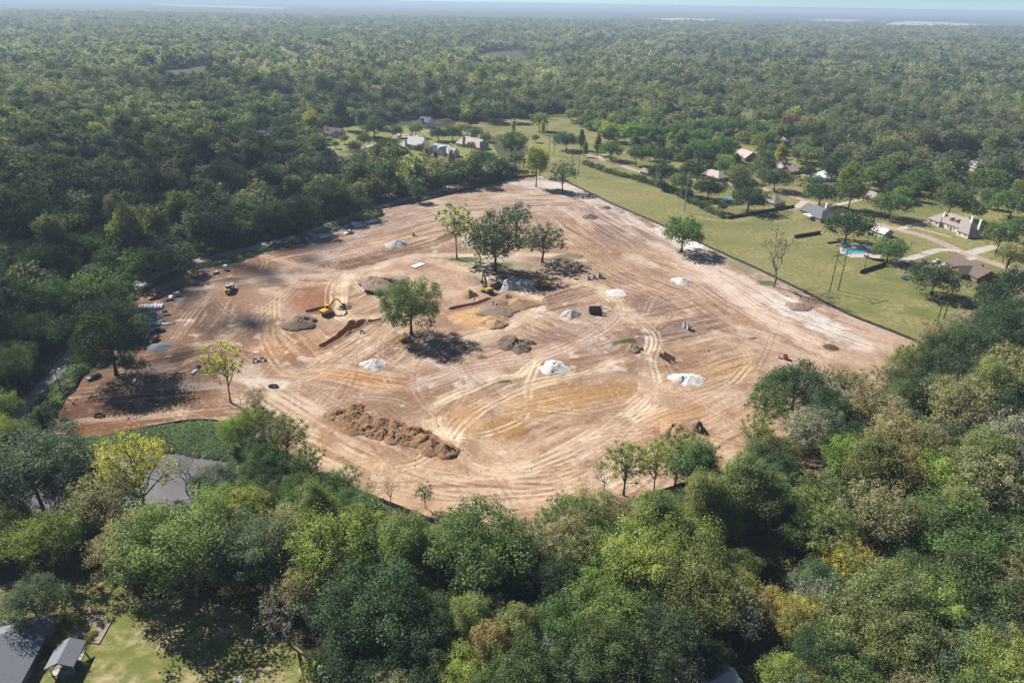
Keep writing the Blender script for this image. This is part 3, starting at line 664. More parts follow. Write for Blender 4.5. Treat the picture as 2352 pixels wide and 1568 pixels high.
TREE_COLS = {'dg': (0.040, 0.064, 0.030), 'mg': (0.066, 0.102, 0.034), 'yg': (0.122, 0.146, 0.036), 'lm': (0.105, 0.160, 0.034), 'yl': (0.200, 0.180, 0.040), 'ol': (0.098, 0.116, 0.040),
             'br': (0.160, 0.148, 0.080), 'gg': (0.078, 0.104, 0.066), 'or': (0.185, 0.145, 0.058), 'rd': (0.14, 0.085, 0.062), 'gy': (0.185, 0.178, 0.155), 'bg': (0.056, 0.104, 0.050)}
TREE_COLS = {k: tuple(v*{'dg': 1.7, 'gg': 1.8, 'bg': 1.8, 'yg': 2.15, 'lm': 2.05, 'ol': 2.1, 'br': 2.1, 'yl': 2.1}.get(k, 1.9) for v in c) for k, c in TREE_COLS.items()}
TREE_COLS = {k: tuple(v+0.10*(sum(c)/3-v) for v in c) for k, c in TREE_COLS.items()}
COLW = {'dg': 'dark green', 'mg': 'mid green', 'yg': 'yellow-green', 'lm': 'bright lime green', 'yl': 'golden yellow', 'ol': 'olive', 'br': 'tan-brown', 'gg': 'grey-green', 'or': 'orange-tinged', 'rd': 'dull red', 'gy': 'pale grey', 'bg': 'blue-green'}
FORMW = {'big': 'spreading oak', 'oak': 'spreading oak', 'round': 'round-crowned tree', 'tall': 'tall leafy tree', 'open': 'open-crowned tree', 'sparse': 'thin sparsely leafed tree', 'cone': 'narrow cone-shaped evergreen', 'shrub': 'rounded shrub', 'bare': 'leafless tree with bare twigs'}
FORMN = {'big': 'oak_tree', 'oak': 'oak_tree', 'round': 'broadleaf_tree', 'tall': 'tall_tree', 'open': 'open_tree', 'sparse': 'sparse_tree', 'cone': 'conifer_tree', 'shrub': 'shrub', 'bare': 'bare_tree'}
LIB = {}
def lib(form, lod, k):
    key = (form, lod, k)
    if key in LIB: return LIB[key]
    seed = 100*k+hash_form(form)
    if form == 'bare':
        b, ends = twig_data(form, seed, 6 if lod == 0 else 5, bark=M_PALE)
        me_t = b.mesh('trunk', M_PALE)
        g = np.random.default_rng(seed); e = np.array([tuple(v) for v in ends]); n = 420 if lod == 0 else 160
        P = e[g.integers(0, len(e), n)]+g.normal(0, .35, (n, 3))
        V, Fq = leaf_quads(P, g.normal(size=(n, 3)), 0.42 if lod == 0 else 0.6, g); me = np_mesh('crown', V, Fq)
        vcol(me, 'tint', np.repeat(np.stack([g.uniform(.8, 1.3, n), g.uniform(0, .6, n), np.zeros(n)], 1), 4, 0)); me.materials.append(M_LEAF)
    else:
        big = FORMS[form]['R']
        nl = {'shrub': (1500, 420), 'cone': (5200, 1700), 'sparse': (3400, 1300), 'open': (9500, 2600), 'big': (17000, 6000)}.get(form, (18000, 4200))[lod]
        ls = {'shrub': (0.24, 0.42), 'cone': (0.34, 0.60), 'sparse': (0.36, 0.62), 'open': (0.31, 0.58), 'big': (0.34, 0.5)}.get(form, (0.34, 0.70))[lod]
        me, c = crown_data(form, seed, nl, ls, M_LEAF)
        me_t = trunk_data(form, seed, c, {'open': 26, 'sparse': 28, 'shrub': 3}.get(form, 15), M_PALE if form in ('sparse',) else None)
    LIB[key] = (me_t, me); return LIB[key]
def hash_form(f): return sum(ord(ch)*(i+3) for i, ch in enumerate(f)) % 97
TREES = []                                          # (x, y, radius) of every tree set by hand, for spacing the rest
_tg = random.Random(4)
def plant(form, x, y, scale, col, label=None, group=None, lod=None, sz=1.0, name=None, hue=0.16):
    f = FORMS[form]; d = math.hypot(x, y)
    if lod is None: lod = 0 if d < 300 else 1
    k = _tg.randrange({'oak': 3, 'round': 4, 'tall': 3, 'open': 3, 'bare': 3, 'sparse': 3}.get(form, 2))
    mt, mc = lib(form, lod, k)
    z = hz(x, y)-0.05
    nm = name or FORMN[form]
    o = empty(nm, (x, y, z), _tg.uniform(0, 6.28), label, 'shrub' if form == 'shrub' else 'tree', group)
    o.scale = (scale, scale, scale*sz)
    c = TREE_COLS[col] if isinstance(col, str) else col
    j = [_tg.uniform(1-hue, 1+hue)]*3; j = [v*_tg.uniform(0.94, 1.06) for v in j]
    for nmp, me in (('trunk', mt), ('crown', mc)):
        p = link(nmp, me, o); p.location = (0, 0, f['hc'])
        if nmp == 'crown': p.color = (c[0]*j[0], c[1]*j[1], c[2]*j[2], 1)
    TREES.append((x, y, f['R']*scale)); return o
def crown_at(form, cx, cy, rpx, sz=1.0):
    """where a tree stands whose crown fills this circle of the photograph"""
    f = FORMS[form]; s = 1.0
    for _ in range(6):
        p = G(cx, cy, f['hc']*s*sz); s = rpx*depth(p[0], p[1], p[2])/F_PX/f['R']
        s = min(max(s, 0.42), 1.55)
    return p[0], p[1], s
def foot_at(form, bx, by, rpx):
    p = G(bx, by); s = rpx*depth(p[0], p[1])/F_PX/FORMS[form]['R']; return p[0], p[1], s
LANDMARKS = {WB_: ps for WB_, ps in (('in the woods below the clearing', [((1655,1557), 'near the pale roofed shed in the woods'), ((1740,1260), 'by the grassy opening in the woods'), ((1870,1075), 'by the bare dark opening in the woods'), ((900,1020), 'below the row of brown dirt heaps'), ((1160,1160), 'below the tracked lower edge of the dirt'), ((1450,1110), 'below the sparse trees at the dirt edge'), ((2250,720), 'where the woods meet the grass strip'), ((2100,1250), 'deep in the eastern woods'), ((2000,950), 'at the eastern corner of the dirt'), ((560,1480), 'at the edge of the back yard grass'), ((1000,1480), 'in the dense wood beside the back yard'), ((1350,1400), 'amid the bright green wood below the dirt'), ((2000,1480), 'in the lower eastern woods')]),
             ('beside the pond', [((480,1020), 'beside the weedy pond bank'), ((300,1100), 'standing over the grey pond water'), ((60,1150), 'at the road end of the pond'), ((560,1100), 'between the pond and the graded dirt')]),
             ('in the gardens beyond the grass strip', [((1965,578), 'beside the turquoise pool'), ((2200,528), 'near the cream dormer house'), ((2228,630), 'near the low brick ranch'), ((1880,498), 'near the slate roofed house'), ((1795,390), 'near the long brick house with palms'), ((1713,366), 'beside the plain gable house'), ((1640,410), 'around the half hidden hip roof house'), ((1485,401), 'near the brick garden shed'), ((1372,350), 'at the top of the pinkish street'), ((1260,340), 'on the mown strip top'), ((1690,308), 'near the gabled house at the forest edge'), ((1850,335), 'near the white metal roof'), ((2225,387), 'beside the open meadow'), ((2050,450), 'across the street from the slate roof'), ((2330,480), 'behind the cream dormer house')]),
             ('around the white houses', [((612,315), 'by the house alone in the western wood'), ((765,312), 'by the white house with brown roofs'), ((980,292), 'by the tall white farmhouse'), ((893,302), 'by the low brown roofed house'), ((960,343), 'before the grand white manor'), ((1090,338), 'by the wide rose roofed house'), ((1030,400), 'above the top silt fence'), ((1180,270), 'at the far end of the mown strip'), ((860,400), 'in the wood below the curving drive')]),
             ('in the shaded wood along the road', [((428,552), 'around the small white cottage'), ((212,628), 'around the grey shed roof'), ((100,880), 'over the lower asphalt road'), ((700,500), 'behind the roadside pipe stacks'), ((60,700), 'deep in the shaded western wood'), ((300,480), 'above the cottage in the western wood')]))}
def nearest(place, px, py):
    if place not in LANDMARKS: return place
    return min(LANDMARKS[place], key=lambda q: (q[0][0]-px)**2+(q[0][1]-py)**2)[1]
def T(form, cx, cy, r, col, place, label=None, sz=1.0):
    if 'gardens' in place: r *= 1.0
    x, y, s = crown_at(form, cx, cy, r, sz); place = nearest(place, *proj(x, y))
    sw = 'small ' if s*FORMS[form]['hc'] < 7 and form != 'shrub' else ('large ' if s > 1.08 and form != 'shrub' else '')
    lb = label or f"{sw}{COLW[col]} {FORMW[form]} {place}"
    return plant(form, x, y, s, col, lb, None if label else f"{sw}{COLW[col]} {FORMN[form]} {place}".replace('_', ' '), sz=sz)
def TB(form, bx, by, r, col, label, sz=1.0):
    x, y, s = foot_at(form, bx, by, r); return plant(form, x, y, s, col, label, sz=sz)

# the trees kept inside the clearing
TB('big', 945, 771, 70, 'mg', 'tall lone oak casting a broad shadow in the middle of the clearing', 1.12)
TB('big', 1137, 624, 68, 'dg', 'dark live oak with forking trunk among the clearing trees', 1.15)
TB('open', 1245, 604, 56, 'gg', 'grey-green open oak with many limbs beside the dark live oak', 0.62)
TB('open', 1185, 548, 40, 'gg', 'tilted thin oak standing behind the dark live oak', 0.8)
TB('sparse', 1050, 597, 46, 'yg', 'thin pale tree with see-through crown next to the live oaks', 1.0)
TB('open', 1292, 441, 34, 'gg', 'small ragged tree at the top corner of the clearing', 0.8)
TB('oak', 1565, 578, 48, 'mg', 'vase-shaped oak leaning over its own shadow by the silt fence', 1.2)
TB('bare', 1777, 661, 52, 'ol', 'large pale leafless tree at the silt fence near the H-frame pole', 1.0)
TB('round', 268, 862, 84, 'dg', 'broad dark oak shading the stacked pipes by the road', 1.05)
TB('sparse', 530, 925, 50, 'yl', 'thin yellow-leafed tree over the graded dirt above the pond', 1.1)
TB('bare', 590, 945, 24, 'ol', 'slim leafless sapling near the yellow-leafed tree')
WB = 'in the woods below the clearing'
PD = 'beside the pond'
for a in [('round',65,1075,112,'gg',PD),('round',178,1105,66,'dg',PD),('open',305,1075,86,'yl',PD),('open',235,1150,74,'br',PD),('open',95,1235,70,'yg',PD),('round',25,1205,66,'yg',PD),
          ('oak',490,1108,62,'gg',PD),('bare',420,1085,40,'br',PD),('bare',455,1300,46,'gy',PD),('round',545,985,42,'lm',PD),('open',575,970,40,'yg',PD),('open',655,1000,52,'ol',PD),('sparse',600,965,44,'ol',PD),('bare',572,935,36,'br',PD),('round',610,1060,48,'mg',PD),('round',500,1150,44,'lm',PD),
          ('round',385,1245,120,'ol',WB),('round',300,1240,80,'br',WB),('round',560,1260,86,'gg',WB),('open',560,1165,60,'yg',WB),('open',650,1215,62,'br',WB),('open',740,1260,92,'yg',WB),('open',690,1345,56,'br',WB),('bare',650,1410,56,'gy',WB),
          ('sparse',705,1062,46,'mg',WB),('open',765,1118,44,'mg',WB),('sparse',800,1100,36,'ol',WB),('round',690,1130,50,'mg',WB),('round',815,1160,52,'mg',WB),('open',830,1215,70,'yg',WB),('open',900,1235,56,'ol',WB),('round',620,1120,40,'gg',WB),
          ('round',1090,1255,118,'mg',WB),('round',1010,1260,60,'ol',WB),('oak',1000,1340,86,'gg',WB),('oak',770,1380,86,'gg',WB),('round',870,1390,112,'dg',WB),('round',800,1490,60,'dg',WB),('oak',880,1500,110,'dg',WB),('round',985,1450,80,'dg',WB),('round',1160,1330,76,'dg',WB),
          ('tall',1090,1420,46,'ol',WB),('tall',1130,1480,44,'or',WB),('round',1185,1450,44,'lm',WB),('round',1225,1385,52,'bg',WB),('open',1260,1215,54,'ol',WB),('sparse',1240,1260,44,'gg',WB),
          ('round',1345,1290,72,'lm',WB),('round',1295,1440,78,'mg',WB),('round',1390,1400,84,'lm',WB),('round',1400,1500,90,'mg',WB),('round',1455,1290,92,'yg',WB),('round',1350,1185,70,'ol',WB),
          ('round',1550,1240,92,'yg',WB),('round',1600,1350,96,'ol',WB),('tall',1500,1190,50,'ol',WB),('round',1660,1180,60,'ol',WB),
          ('oak',1830,890,92,'dg','overhanging the edge of the clearing'),('open',1765,925,56,'mg','overhanging the edge of the clearing'),('round',1905,935,60,'dg','overhanging the edge of the clearing'),
          ('open',1440,1062,58,'yg','at the lower edge of the dirt'),('sparse',1512,1055,50,'yg','at the lower edge of the dirt'),('open',1560,1045,58,'ol','at the lower edge of the dirt'),('sparse',1605,1045,50,'yg','at the lower edge of the dirt'),('sparse',1740,985,44,'yg','at the lower edge of the dirt'),('bare',1390,1090,30,'gy','at the lower edge of the dirt'),('bare',1150,1160,26,'gy','at the lower edge of the dirt'),('sparse',975,1130,24,'mg','at the lower edge of the dirt'),('bare',895,1125,18,'gy','at the lower edge of the dirt'),
          ('tall',1700,1105,52,'ol',WB),('round',1775,1120,56,'bg',WB),('round',1760,1030,50,'ol',WB),('open',1850,985,56,'gy',WB),('round',1950,1045,60,'lm',WB),('open',2000,930,64,'br',WB),('open',1960,880,44,'br',WB),('round',2110,900,62,'dg',WB),('round',2180,860,66,'dg',WB),('round',2085,830,42,'yg',WB),
          ('round',2255,795,76,'dg',WB),('round',2325,745,80,'dg',WB),('open',2310,850,70,'br',WB),('open',2210,935,76,'br',WB),('round',2300,940,70,'dg',WB),('open',2320,1020,80,'gy',WB),('open',2060,1000,70,'br',WB),('open',2070,1080,76,'or',WB),('round',2150,1100,76,'lm',WB),('open',2270,1105,84,'br',WB),('round',2180,1010,60,'gg',WB),
          ('open',1900,1140,70,'ol',WB),('round',1835,1200,62,'mg',WB),('open',1920,1220,70,'ol',WB),('open',2010,1180,84,'br',WB),('open',2090,1200,64,'ol',WB),('oak',2180,1240,120,'mg',WB),('oak',2310,1260,110,'mg',WB),('oak',2230,1360,120,'mg',WB),('round',2100,1330,70,'mg',WB),
          ('open',1955,1290,58,'yl',WB),('round',1890,1345,62,'bg',WB),('round',2030,1370,94,'ol',WB),('open',1830,1420,56,'yl',WB),('open',1760,1385,48,'or',WB),('oak',1950,1470,118,'ol',WB),('round',2080,1480,90,'ol',WB),('oak',2240,1450,100,'gg',WB),('oak',2160,1520,110,'gg',WB),('open',2330,1500,60,'ol',WB),
          ('bare',1720,1440,52,'gy',WB),('round',1810,1550,60,'yg',WB),('open',1870,1560,50,'or',WB),('round',1960,1560,80,'mg',WB),('round',1240,1530,76,'gg',WB),('round',1060,1540,66,'yg',WB),('round',1330,1550,66,'gg',WB),('round',1540,1470,88,'dg',WB),('round',1480,1390,70,'mg',WB),('round',1600,1500,60,'dg',WB),('round',940,1560,80,'dg',WB),('round',1130,1560,56,'bg',WB),('round',1700,1300,44,'ol',WB)]:
    T(*a)
T('cone', 92, 958, 13, 'mg', 'r', label='narrow vine-smothered post beside the lower asphalt road')
T('round', 72, 1375, 62, 'gg', 'y', label='hazy grey-green willowy tree behind the grey roofed house')
GD = 'in the gardens beyond the grass strip'
for a in [('tall',1233,371,24,'yg',GD),('oak',1301,321,30,'dg',GD),('cone',1336,318,14,'dg',GD),('cone',1374,330,12,'dg',GD),('oak',1405,343,31,'mg',GD),('round',1463,350,24,'mg',GD),('round',1494,343,20,'mg',GD),('round',1526,355,26,'dg',GD),('round',1520,395,30,'dg',GD),('round',1550,338,17,'dg',GD),
          ('oak',1515,308,26,'mg',GD),('round',1550,300,24,'mg',GD),('oak',1589,315,30,'mg',GD),('oak',1610,341,38,'mg',GD),('round',1589,390,30,'dg',GD),('round',1569,415,27,'mg',GD),('oak',1630,428,38,'dg',GD),('round',1665,335,28,'mg',GD),('oak',1668,379,28,'mg',GD),('oak',1701,395,30,'ol',GD),('oak',1723,452,42,'dg',GD),('round',1706,422,28,'dg',GD),('oak',1783,409,36,'dg',GD),
          ('round',1757,357,20,'mg',GD),('tall',1796,351,15,'yl',GD),('oak',1753,321,30,'yg',GD),('round',1794,302,25,'ol',GD),('round',1744,300,26,'mg',GD),('oak',1630,288,38,'mg',GD),('oak',1828,308,36,'dg',GD),('round',1866,357,27,'ol',GD),('round',1835,355,16,'dg',GD),('round',1915,382,30,'dg',GD),('oak',1950,354,40,'gg',GD),('oak',2028,396,44,'mg',GD),('oak',2119,412,44,'mg',GD),('cone',2126,326,15,'ol',GD),('round',2190,455,38,'mg',GD),
          ('oak',1887,442,40,'dg',GD),('round',1957,438,36,'mg',GD),('oak',2049,466,44,'mg',GD),('oak',2045,570,40,'mg',GD),('oak',2151,636,56,'dg',GD),('round',2302,537,36,'mg',GD),('oak',2267,412,45,'mg',GD),('oak',2330,466,48,'mg',GD),('round',2240,478,28,'mg',GD),('open',2322,588,32,'ol',GD),('round',2345,520,30,'mg',GD),('round',2284,676,40,'dg',GD),('round',2335,650,44,'dg',GD),
          ('bare',2258,698,16,'gy',GD),('bare',1781,458,15,'gy',GD),('round',1577,441,16,'dg',GD),('round',1660,474,9,'dg',GD),('bare',2098,561,9,'gy',GD),('round',1980,330,30,'dg',GD),('round',2060,350,34,'dg',GD),('round',2200,380,26,'dg',GD),('round',2310,390,36,'dg',GD),('rd' and 'round',1818,275,20,'rd',GD),('round',1690,285,26,'mg',GD),('round',1450,300,26,'lm',GD),('round',1400,296,22,'yg',GD),('round',1490,300,24,'mg',GD),('cone',1345,340,9,'mg',GD),
          ('oak',2070,420,30,'mg',GD),('round',1990,405,26,'ol',GD),('round',1885,325,26,'dg',GD),('round',1925,335,26,'dg',GD)]:
    T(*a)
T('oak', 1950, 516, 54, 'dg', 'g', label='wide low dark live oak shading the pool terrace')
WH = 'around the white houses'
for a in [('tall',714,276,15,'yl',WH),('oak',670,282,38,'dg',WH),('tall',782,252,22,'dg',WH),('oak',858,292,32,'dg',WH),('tall',832,272,15,'mg',WH),('round',823,306,9,'dg',WH),('round',911,298,14,'mg',WH),('round',954,294,17,'ol',WH),('oak',1007,306,22,'dg',WH),('oak',1039,305,24,'dg',WH),('round',1060,291,15,'br',WH),('oak',1092,304,18,'gg',WH),('oak',1114,314,15,'mg',WH),('round',1082,334,11,'gg',WH),
          ('round',1176,325,42,'mg',WH),('oak',967,340,17,'dg',WH),('round',1070,272,15,'dg',WH),('oak',1132,258,34,'dg',WH),('oak',1183,262,25,'dg',WH),('round',1239,274,21,'yg',WH),('cone',1247,292,8,'yl',WH),('cone',1179,290,7,'or',WH),('round',1230,316,9,'gg',WH),('open',1242,366,24,'ol',WH),('shrub',1183,393,8,'mg',WH),('round',836,318,17,'ol',WH),('round',814,336,16,'dg',WH),('round',889,342,38,'dg',WH),('oak',926,376,36,'dg',WH),
          ('cone',979,361,14,'or',WH),('cone',1000,368,12,'dg',WH),('cone',1036,368,15,'or',WH),('oak',1067,390,36,'dg',WH),('oak',1023,410,30,'dg',WH),('round',964,428,13,'dg',WH),('oak',879,396,42,'dg',WH),('round',848,422,30,'ol',WH),('oak',1107,368,38,'dg',WH),('round',1150,380,22,'dg',WH),('round',790,318,10,'ol',WH),('round',770,330,9,'ol',WH),('round',730,310,16,'dg',WH),('round',600,280,24,'dg',WH),('oak',560,310,34,'dg',WH),('round',640,340,28,'dg',WH)]:
    T(*a)
WW = 'in the shaded wood along the road'
for a in [('round',238,655,66,'mg',WW),('oak',385,585,60,'gg',WW),('round',330,600,44,'mg',WW),('round',470,505,52,'gg',WW),('oak',540,480,56,'gg',WW),('round',620,500,40,'dg',WW),('round',690,480,44,'dg',WW),('round',760,450,44,'dg',WW),('tall',290,520,40,'yg',WW),('tall',270,485,30,'br',WW),('open',325,510,40,'br',WW),('round',80,600,66,'dg',WW),('round',40,690,70,'dg',WW),('round',120,690,60,'mg',WW),('round',190,690,44,'ol',WW),('oak',50,760,76,'dg',WW),('round',15,850,50,'dg',WW),('open',8,930,44,'ol',WW),('round',-10,1000,50,'yg',WW),('round',830,470,26,'dg',WW),('round',960,440,20,'dg',WW)]:
    T(*a)
# ------------------------------------------------------------------ the rest of the woodland
HOUSE_SPOTS = [(2200,525,20),(2228,628,14),(1880,497,15),(1800,390,16),(1840,402,8),(1715,365,12),(1895,410,12),(1640,405,12),(1690,306,10),(1805,330,11),(1890,340,11),(2000,458,12),(2225,386,14),(1485,400,6),(1770,464,12),(2024,537,10),
               (612,312,14),(765,312,20),(980,290,12),(892,302,12),(965,342,20),(1020,350,20),(1092,332,22),(428,548,8),(15,372,10),(215,620,10),(60,1480,24),(150,1500,6),(1655,1556,7)]
HP = [(G(a, b)[0], G(a, b)[1], r) for a, b, r in HOUSE_SPOTS]
SEEN = [[(30,985),(95,890),(190,772),(205,800),(120,925),(60,1010)], [(415,612),(560,566),(700,530),(840,478),(850,500),(700,560),(560,592),(430,628)], [(735,300),(800,284),(880,286),(950,270),(1010,268),(1130,292),(1215,335),(1160,345),(1120,354),(1060,362),(950,352),(870,330),(790,358),(748,350)], [(590,296),(635,296),(640,322),(588,322)],
        [(-20,1345),(160,1335),(250,1330),(330,1385),(560,1420),(690,1495),(730,1900),(-20,1900)], [(122,1010),(330,985),(515,972),(570,1060),(500,1075),(440,1120),(400,1060),(250,1040),(120,1050)], [(195,600),(250,595),(240,640),(190,650)], [(1205,320),(1290,262),(1330,330),(1260,405)], [(410,540),(450,535),(455,560),(410,565)], [(560,880),(700,1030),(830,1092),(1000,1145),(1180,1180),(1290,1130),(1380,1085),(1640,1040),(1700,950),(1850,830),(2080,800),(1700,600),(1200,450),(600,600)],
        [(1700,1222),(1780,1222),(1800,1300),(1700,1300)], [(1830,1045),(1910,1040),(1910,1100),(1840,1105)]]
SEEN += [[(a-1.7*w, b-30), (a+1.7*w, b-30), (a+1.7*w, b+4), (a-1.7*w, b+4)] for a, b, w in HOUSE_SPOTS if b < 660 and a > 1300]
def hides(x, y, z):
    """would a crown here cover something the photograph shows open?"""
    a, b = proj(x, y, z); r = np.zeros(np.shape(a), bool)
    for pl in SEEN: r |= in_poly(a, b, pl)
    return r
def woodland_points():
    out = []
    for y0, y1, s in ((70, 900, 8.6), (900, 1700, 10.5), (1700, 5600, 14.5)):
        ys = np.arange(y0, y1, s*0.87)
        for j, y in enumerate(ys):
            w = 0.80*y+70; xs = np.arange(-w, w, s)+(s/2 if j % 2 else 0)
            out.append(np.stack([xs, np.full(len(xs), y), np.full(len(xs), s)], 1))
    P = np.concatenate(out); g = np.random.default_rng(77)
    P[:, 0] += g.normal(0, 0.26, len(P))*P[:, 2]; P[:, 1] += g.normal(0, 0.26, len(P))*P[:, 2]
    x, y = P[:, 0], P[:, 1]; near = y < 1100; keep = np.ones(len(P), bool)
    xn, yn = x[near], y[near]; bad = np.zeros(len(xn), bool)
    bad |= in_poly(xn, yn, SITE) | (seg_dist(xn, yn, SITE, True) < 4.0)
    for poly in (LAWN, LAWN_W, YARD, MEADOW, STRIP, CLEAR1, CLEAR2): bad |= in_poly(xn, yn, poly)
    bad |= in_poly(xn, yn, POND) | in_poly(xn, yn, BANK) | (seg_dist(xn, yn, POND, True) < 2)
    bad |= seg_dist(xn, yn, PW) < 6.5
    for hx, hy, r in HP: bad |= np.hypot(xn-hx, yn-hy) < r
    for tx, ty, r in TREES: bad |= np.hypot(xn-tx, yn-ty) < max(r*0.72, 2.0)
    bad |= seg_dist(xn, yn, YARD, True) < 7
    for z in (1.0, 4.0, 9.0, 15.0): bad |= hides(xn, yn, z)
    keep[near] = ~bad
    keep &= (seg_dist(x, y, CORRIDOR) > 18) & ~(in_poly(*proj(x, y, 10.0), CORR_D) & (y < 3000))
    # far fields
    dx, dy = proj(x, y)
    for pl in FAR_FIELDS: keep &= ~in_poly(dx, dy, pl)
    keep &= ~((y > 900) & (fbm(x/260+3, y/420, 3) > 0.70))
    return P[keep]
CORR_D = [(636,110),(690,136),(745,162),(815,187),(880,208),(878,216),(812,195),(742,169),(684,142),(634,114)]
FAR_FIELDS = [[(2005,66),(2045,52),(2090,49),(2180,52),(2262,57),(2290,62),(2240,65),(2120,66)], [(2200,76),(2280,80),(2420,92),(2420,84),(2300,74)], [(1800,50),(1900,44),(1995,47),(1950,54)], [(1480,44),(1560,42),(1660,46),(1650,52),(1540,53)], [(300,8),(560,14),(700,20),(640,24),(420,18)], [(305,118),(420,113),(430,118),(330,122)], [(700,40),(900,38),(905,44),(720,46)]]
def poly_fill(poly, n, g):
    p = np.array(poly); q = np.stack([g.uniform(p[:, 0].min(), p[:, 0].max(), n), g.uniform(p[:, 1].min(), p[:, 1].max(), n)], 1)
    return q[in_poly(q[:, 0], q[:, 1], poly)]
FP = woodland_points()
fg = np.random.default_rng(5)
def forest_colours(x, y):
    """leaf colour and fullness follow broad stands"""
    n = len(x); dx, dy = proj(x, y)
    a = fbm(x/90, y/130, 3); b = fbm(x/300+7, y/500+2, 3); r = fg.random(n)
    west = sstep(950, 700, dx)*sstep(230, 300, dy); fgd = sstep(900, 1000, dy)
    keys = np.array(['dg', 'mg', 'gg', 'ol', 'yg', 'br', 'gy', 'or', 'yl', 'rd'])
    W = np.zeros((n, 10))
    W[:, 0] = 0.8+2.0*west+1.6*sstep(0.5, 0.65, a); W[:, 1] = 1.0+0.6*west+0.5*fgd; W[:, 2] = 1.9; W[:, 3] = 0.9*(1-0.5*west)+0.6*fgd
    W[:, 4] = 0.85*(1-0.6*west)+0.4*fgd; W[:, 5] = (0.30+0.9*sstep(0.55, 0.4, a))*(1-0.75*west)+0.6*fgd; W[:, 6] = (0.35+1.0*sstep(0.5, 0.62, b))*(1-0.8*west); W[:, 7] = 0.02+0.07*fgd; W[:, 8] = 0.03+0.20*fgd; W[:, 9] = 0.006
    C = np.cumsum(W/W.sum(1)[:, None], 1); k = np.minimum((C < r[:, None]).sum(1), 9)
    return keys[k]
FK = forest_colours(FP[:, 0], FP[:, 1])
fd = np.sqrt(FP[:, 0]**2+FP[:, 1]**2+100**2)
fdx, fdy = proj(FP[:, 0], FP[:, 1], 9.0)
vis = (fdx > -60) & (fdx < 2412) & (fdy < 1640)
fR = fg.uniform(0.78, 1.22, len(FP))
show = np.where(vis & (FP[:, 1] > 60), fR/fd, 0)
order = np.argsort(-show)
solo = np.zeros(len(FP), bool); solo[order[:290]] = True
FRM = {'dg': 'round', 'mg': 'round', 'gg': 'oak', 'ol': 'tall', 'yg': 'round', 'br': 'open', 'gy': 'bare', 'or': 'open', 'yl': 'open', 'rd': 'round'}
for i in np.where(solo)[0]:
    x, y, s = FP[i]; k = str(FK[i]); f = FRM[k]
    if f == 'bare' and _tg.random() < .5: f = 'sparse'
    if seg_dist(np.array([x]), np.array([y]), SITE, True)[0] < 10: f = _tg.choice(['sparse', 'open', 'tall']) if f in ('round', 'tall', 'oak') else f
    sc = fR[i]*{'round': 0.78, 'oak': 0.72, 'tall': 0.98, 'open': 0.86, 'bare': 0.8, 'sparse': 0.9}[f]
    dxx, dyy = proj(x, y)
    if dyy < 1010 and dxx < 1150: pl = nearest('in the shaded wood along the road', dxx, dyy)
    elif dxx < 620 and dyy < 1200: pl = nearest('beside the pond', dxx, dyy)
    else: pl = nearest('in the woods below the clearing', dxx, dyy)
    k_, f_ = k, f; szw = 'big ' if sc > 0.95 else ('smaller ' if sc < 0.68 else '')
    plant(f, x, y, sc, k, f"{szw}{COLW[k]} {FORMW[f]} {pl}", f"{szw}{COLW[k]} {FORMN[f]} {pl}".replace('_', ' '), sz=_tg.uniform(0.85, 1.12))

# garden trees between and behind the houses
GARDEN = GL([(1300,268),(1420,300),(1640,318),(1760,305),(1860,325),(1960,400),(2160,440),(2352,455),(2352,500),(2200,470),(1990,470),(1850,440),(1700,405),(1600,395),(1480,375),(1420,340),(1330,300)])
gg_ = np.random.default_rng(31); Q = poly_fill(GARDEN, 800, gg_); Q = Q[np.argsort(Q[:, 1])]
for x, y in Q:
    if seg_dist(np.array([x]), np.array([y]), PE)[0] < 9 or any(math.hypot(x-a, y-b) < r*1.05 for a, b, r in HP) or any(math.hypot(x-a, y-b) < 3.6+0.5*r for a, b, r in TREES) or any(hides(x, y, z) for z in (3., 7., 11., 14.)): continue
    k = str(gg_.choice(['dg', 'mg', 'gg', 'ol', 'mg', 'yg'])); f = str(gg_.choice(['oak', 'round', 'round', 'tall']))
    plant(f, x, y, gg_.uniform(0.6, 1.0), k, f"young {COLW[k]} {FORMW[f]} {nearest('in the gardens beyond the grass strip', *proj(x, y))}", f"young {COLW[k]} {FORMN[f]} {nearest('in the gardens beyond the grass strip', *proj(x, y))}".replace('_', ' '), sz=gg_.uniform(.85, 1.1), name='garden_tree')

# far-off forest: one mass
PROTO = bpy.data.collections.new('forest_prototypes')
def proto(name, form, nleaf, leaf, seed, m, idx):
    V, Fq, tint, c, cr = make_crown(form, seed, nleaf, leaf, 0.42)
    V[:, 2] += FORMS[form]['hc']
    if form not in ('shrub',):                      # trunk and limbs as slim dark-less sticks share the leaf colour far away
        pass
    me = np_mesh(name, V, Fq); vcol(me, 'tint', tint); me.materials.append(m)
    o = bpy.data.objects.new(f'{idx:02d}_{name}', me); PROTO.objects.link(o)
protos = [('far_round', 'round', 900, 1.45, 31), ('far_round', 'round', 900, 1.45, 32), ('far_oak', 'oak', 900, 1.5, 33), ('far_tall', 'tall', 700, 1.35, 34), ('far_open', 'open', 420, 1.1, 35), ('far_thin', 'sparse', 330, 0.8, 36),
          ('far_round_low', 'round', 200, 2.9, 37), ('far_oak_low', 'oak', 190, 3.0, 38), ('far_tall_low', 'tall', 160, 2.7, 39), ('far_open_low', 'open', 130, 2.0, 40), ('undershrub', 'shrub', 200, 0.55, 41)]
for i, (nm, f, n, l, s) in enumerate(protos): proto(nm, f, n, l, s, M_LEAFI, i)
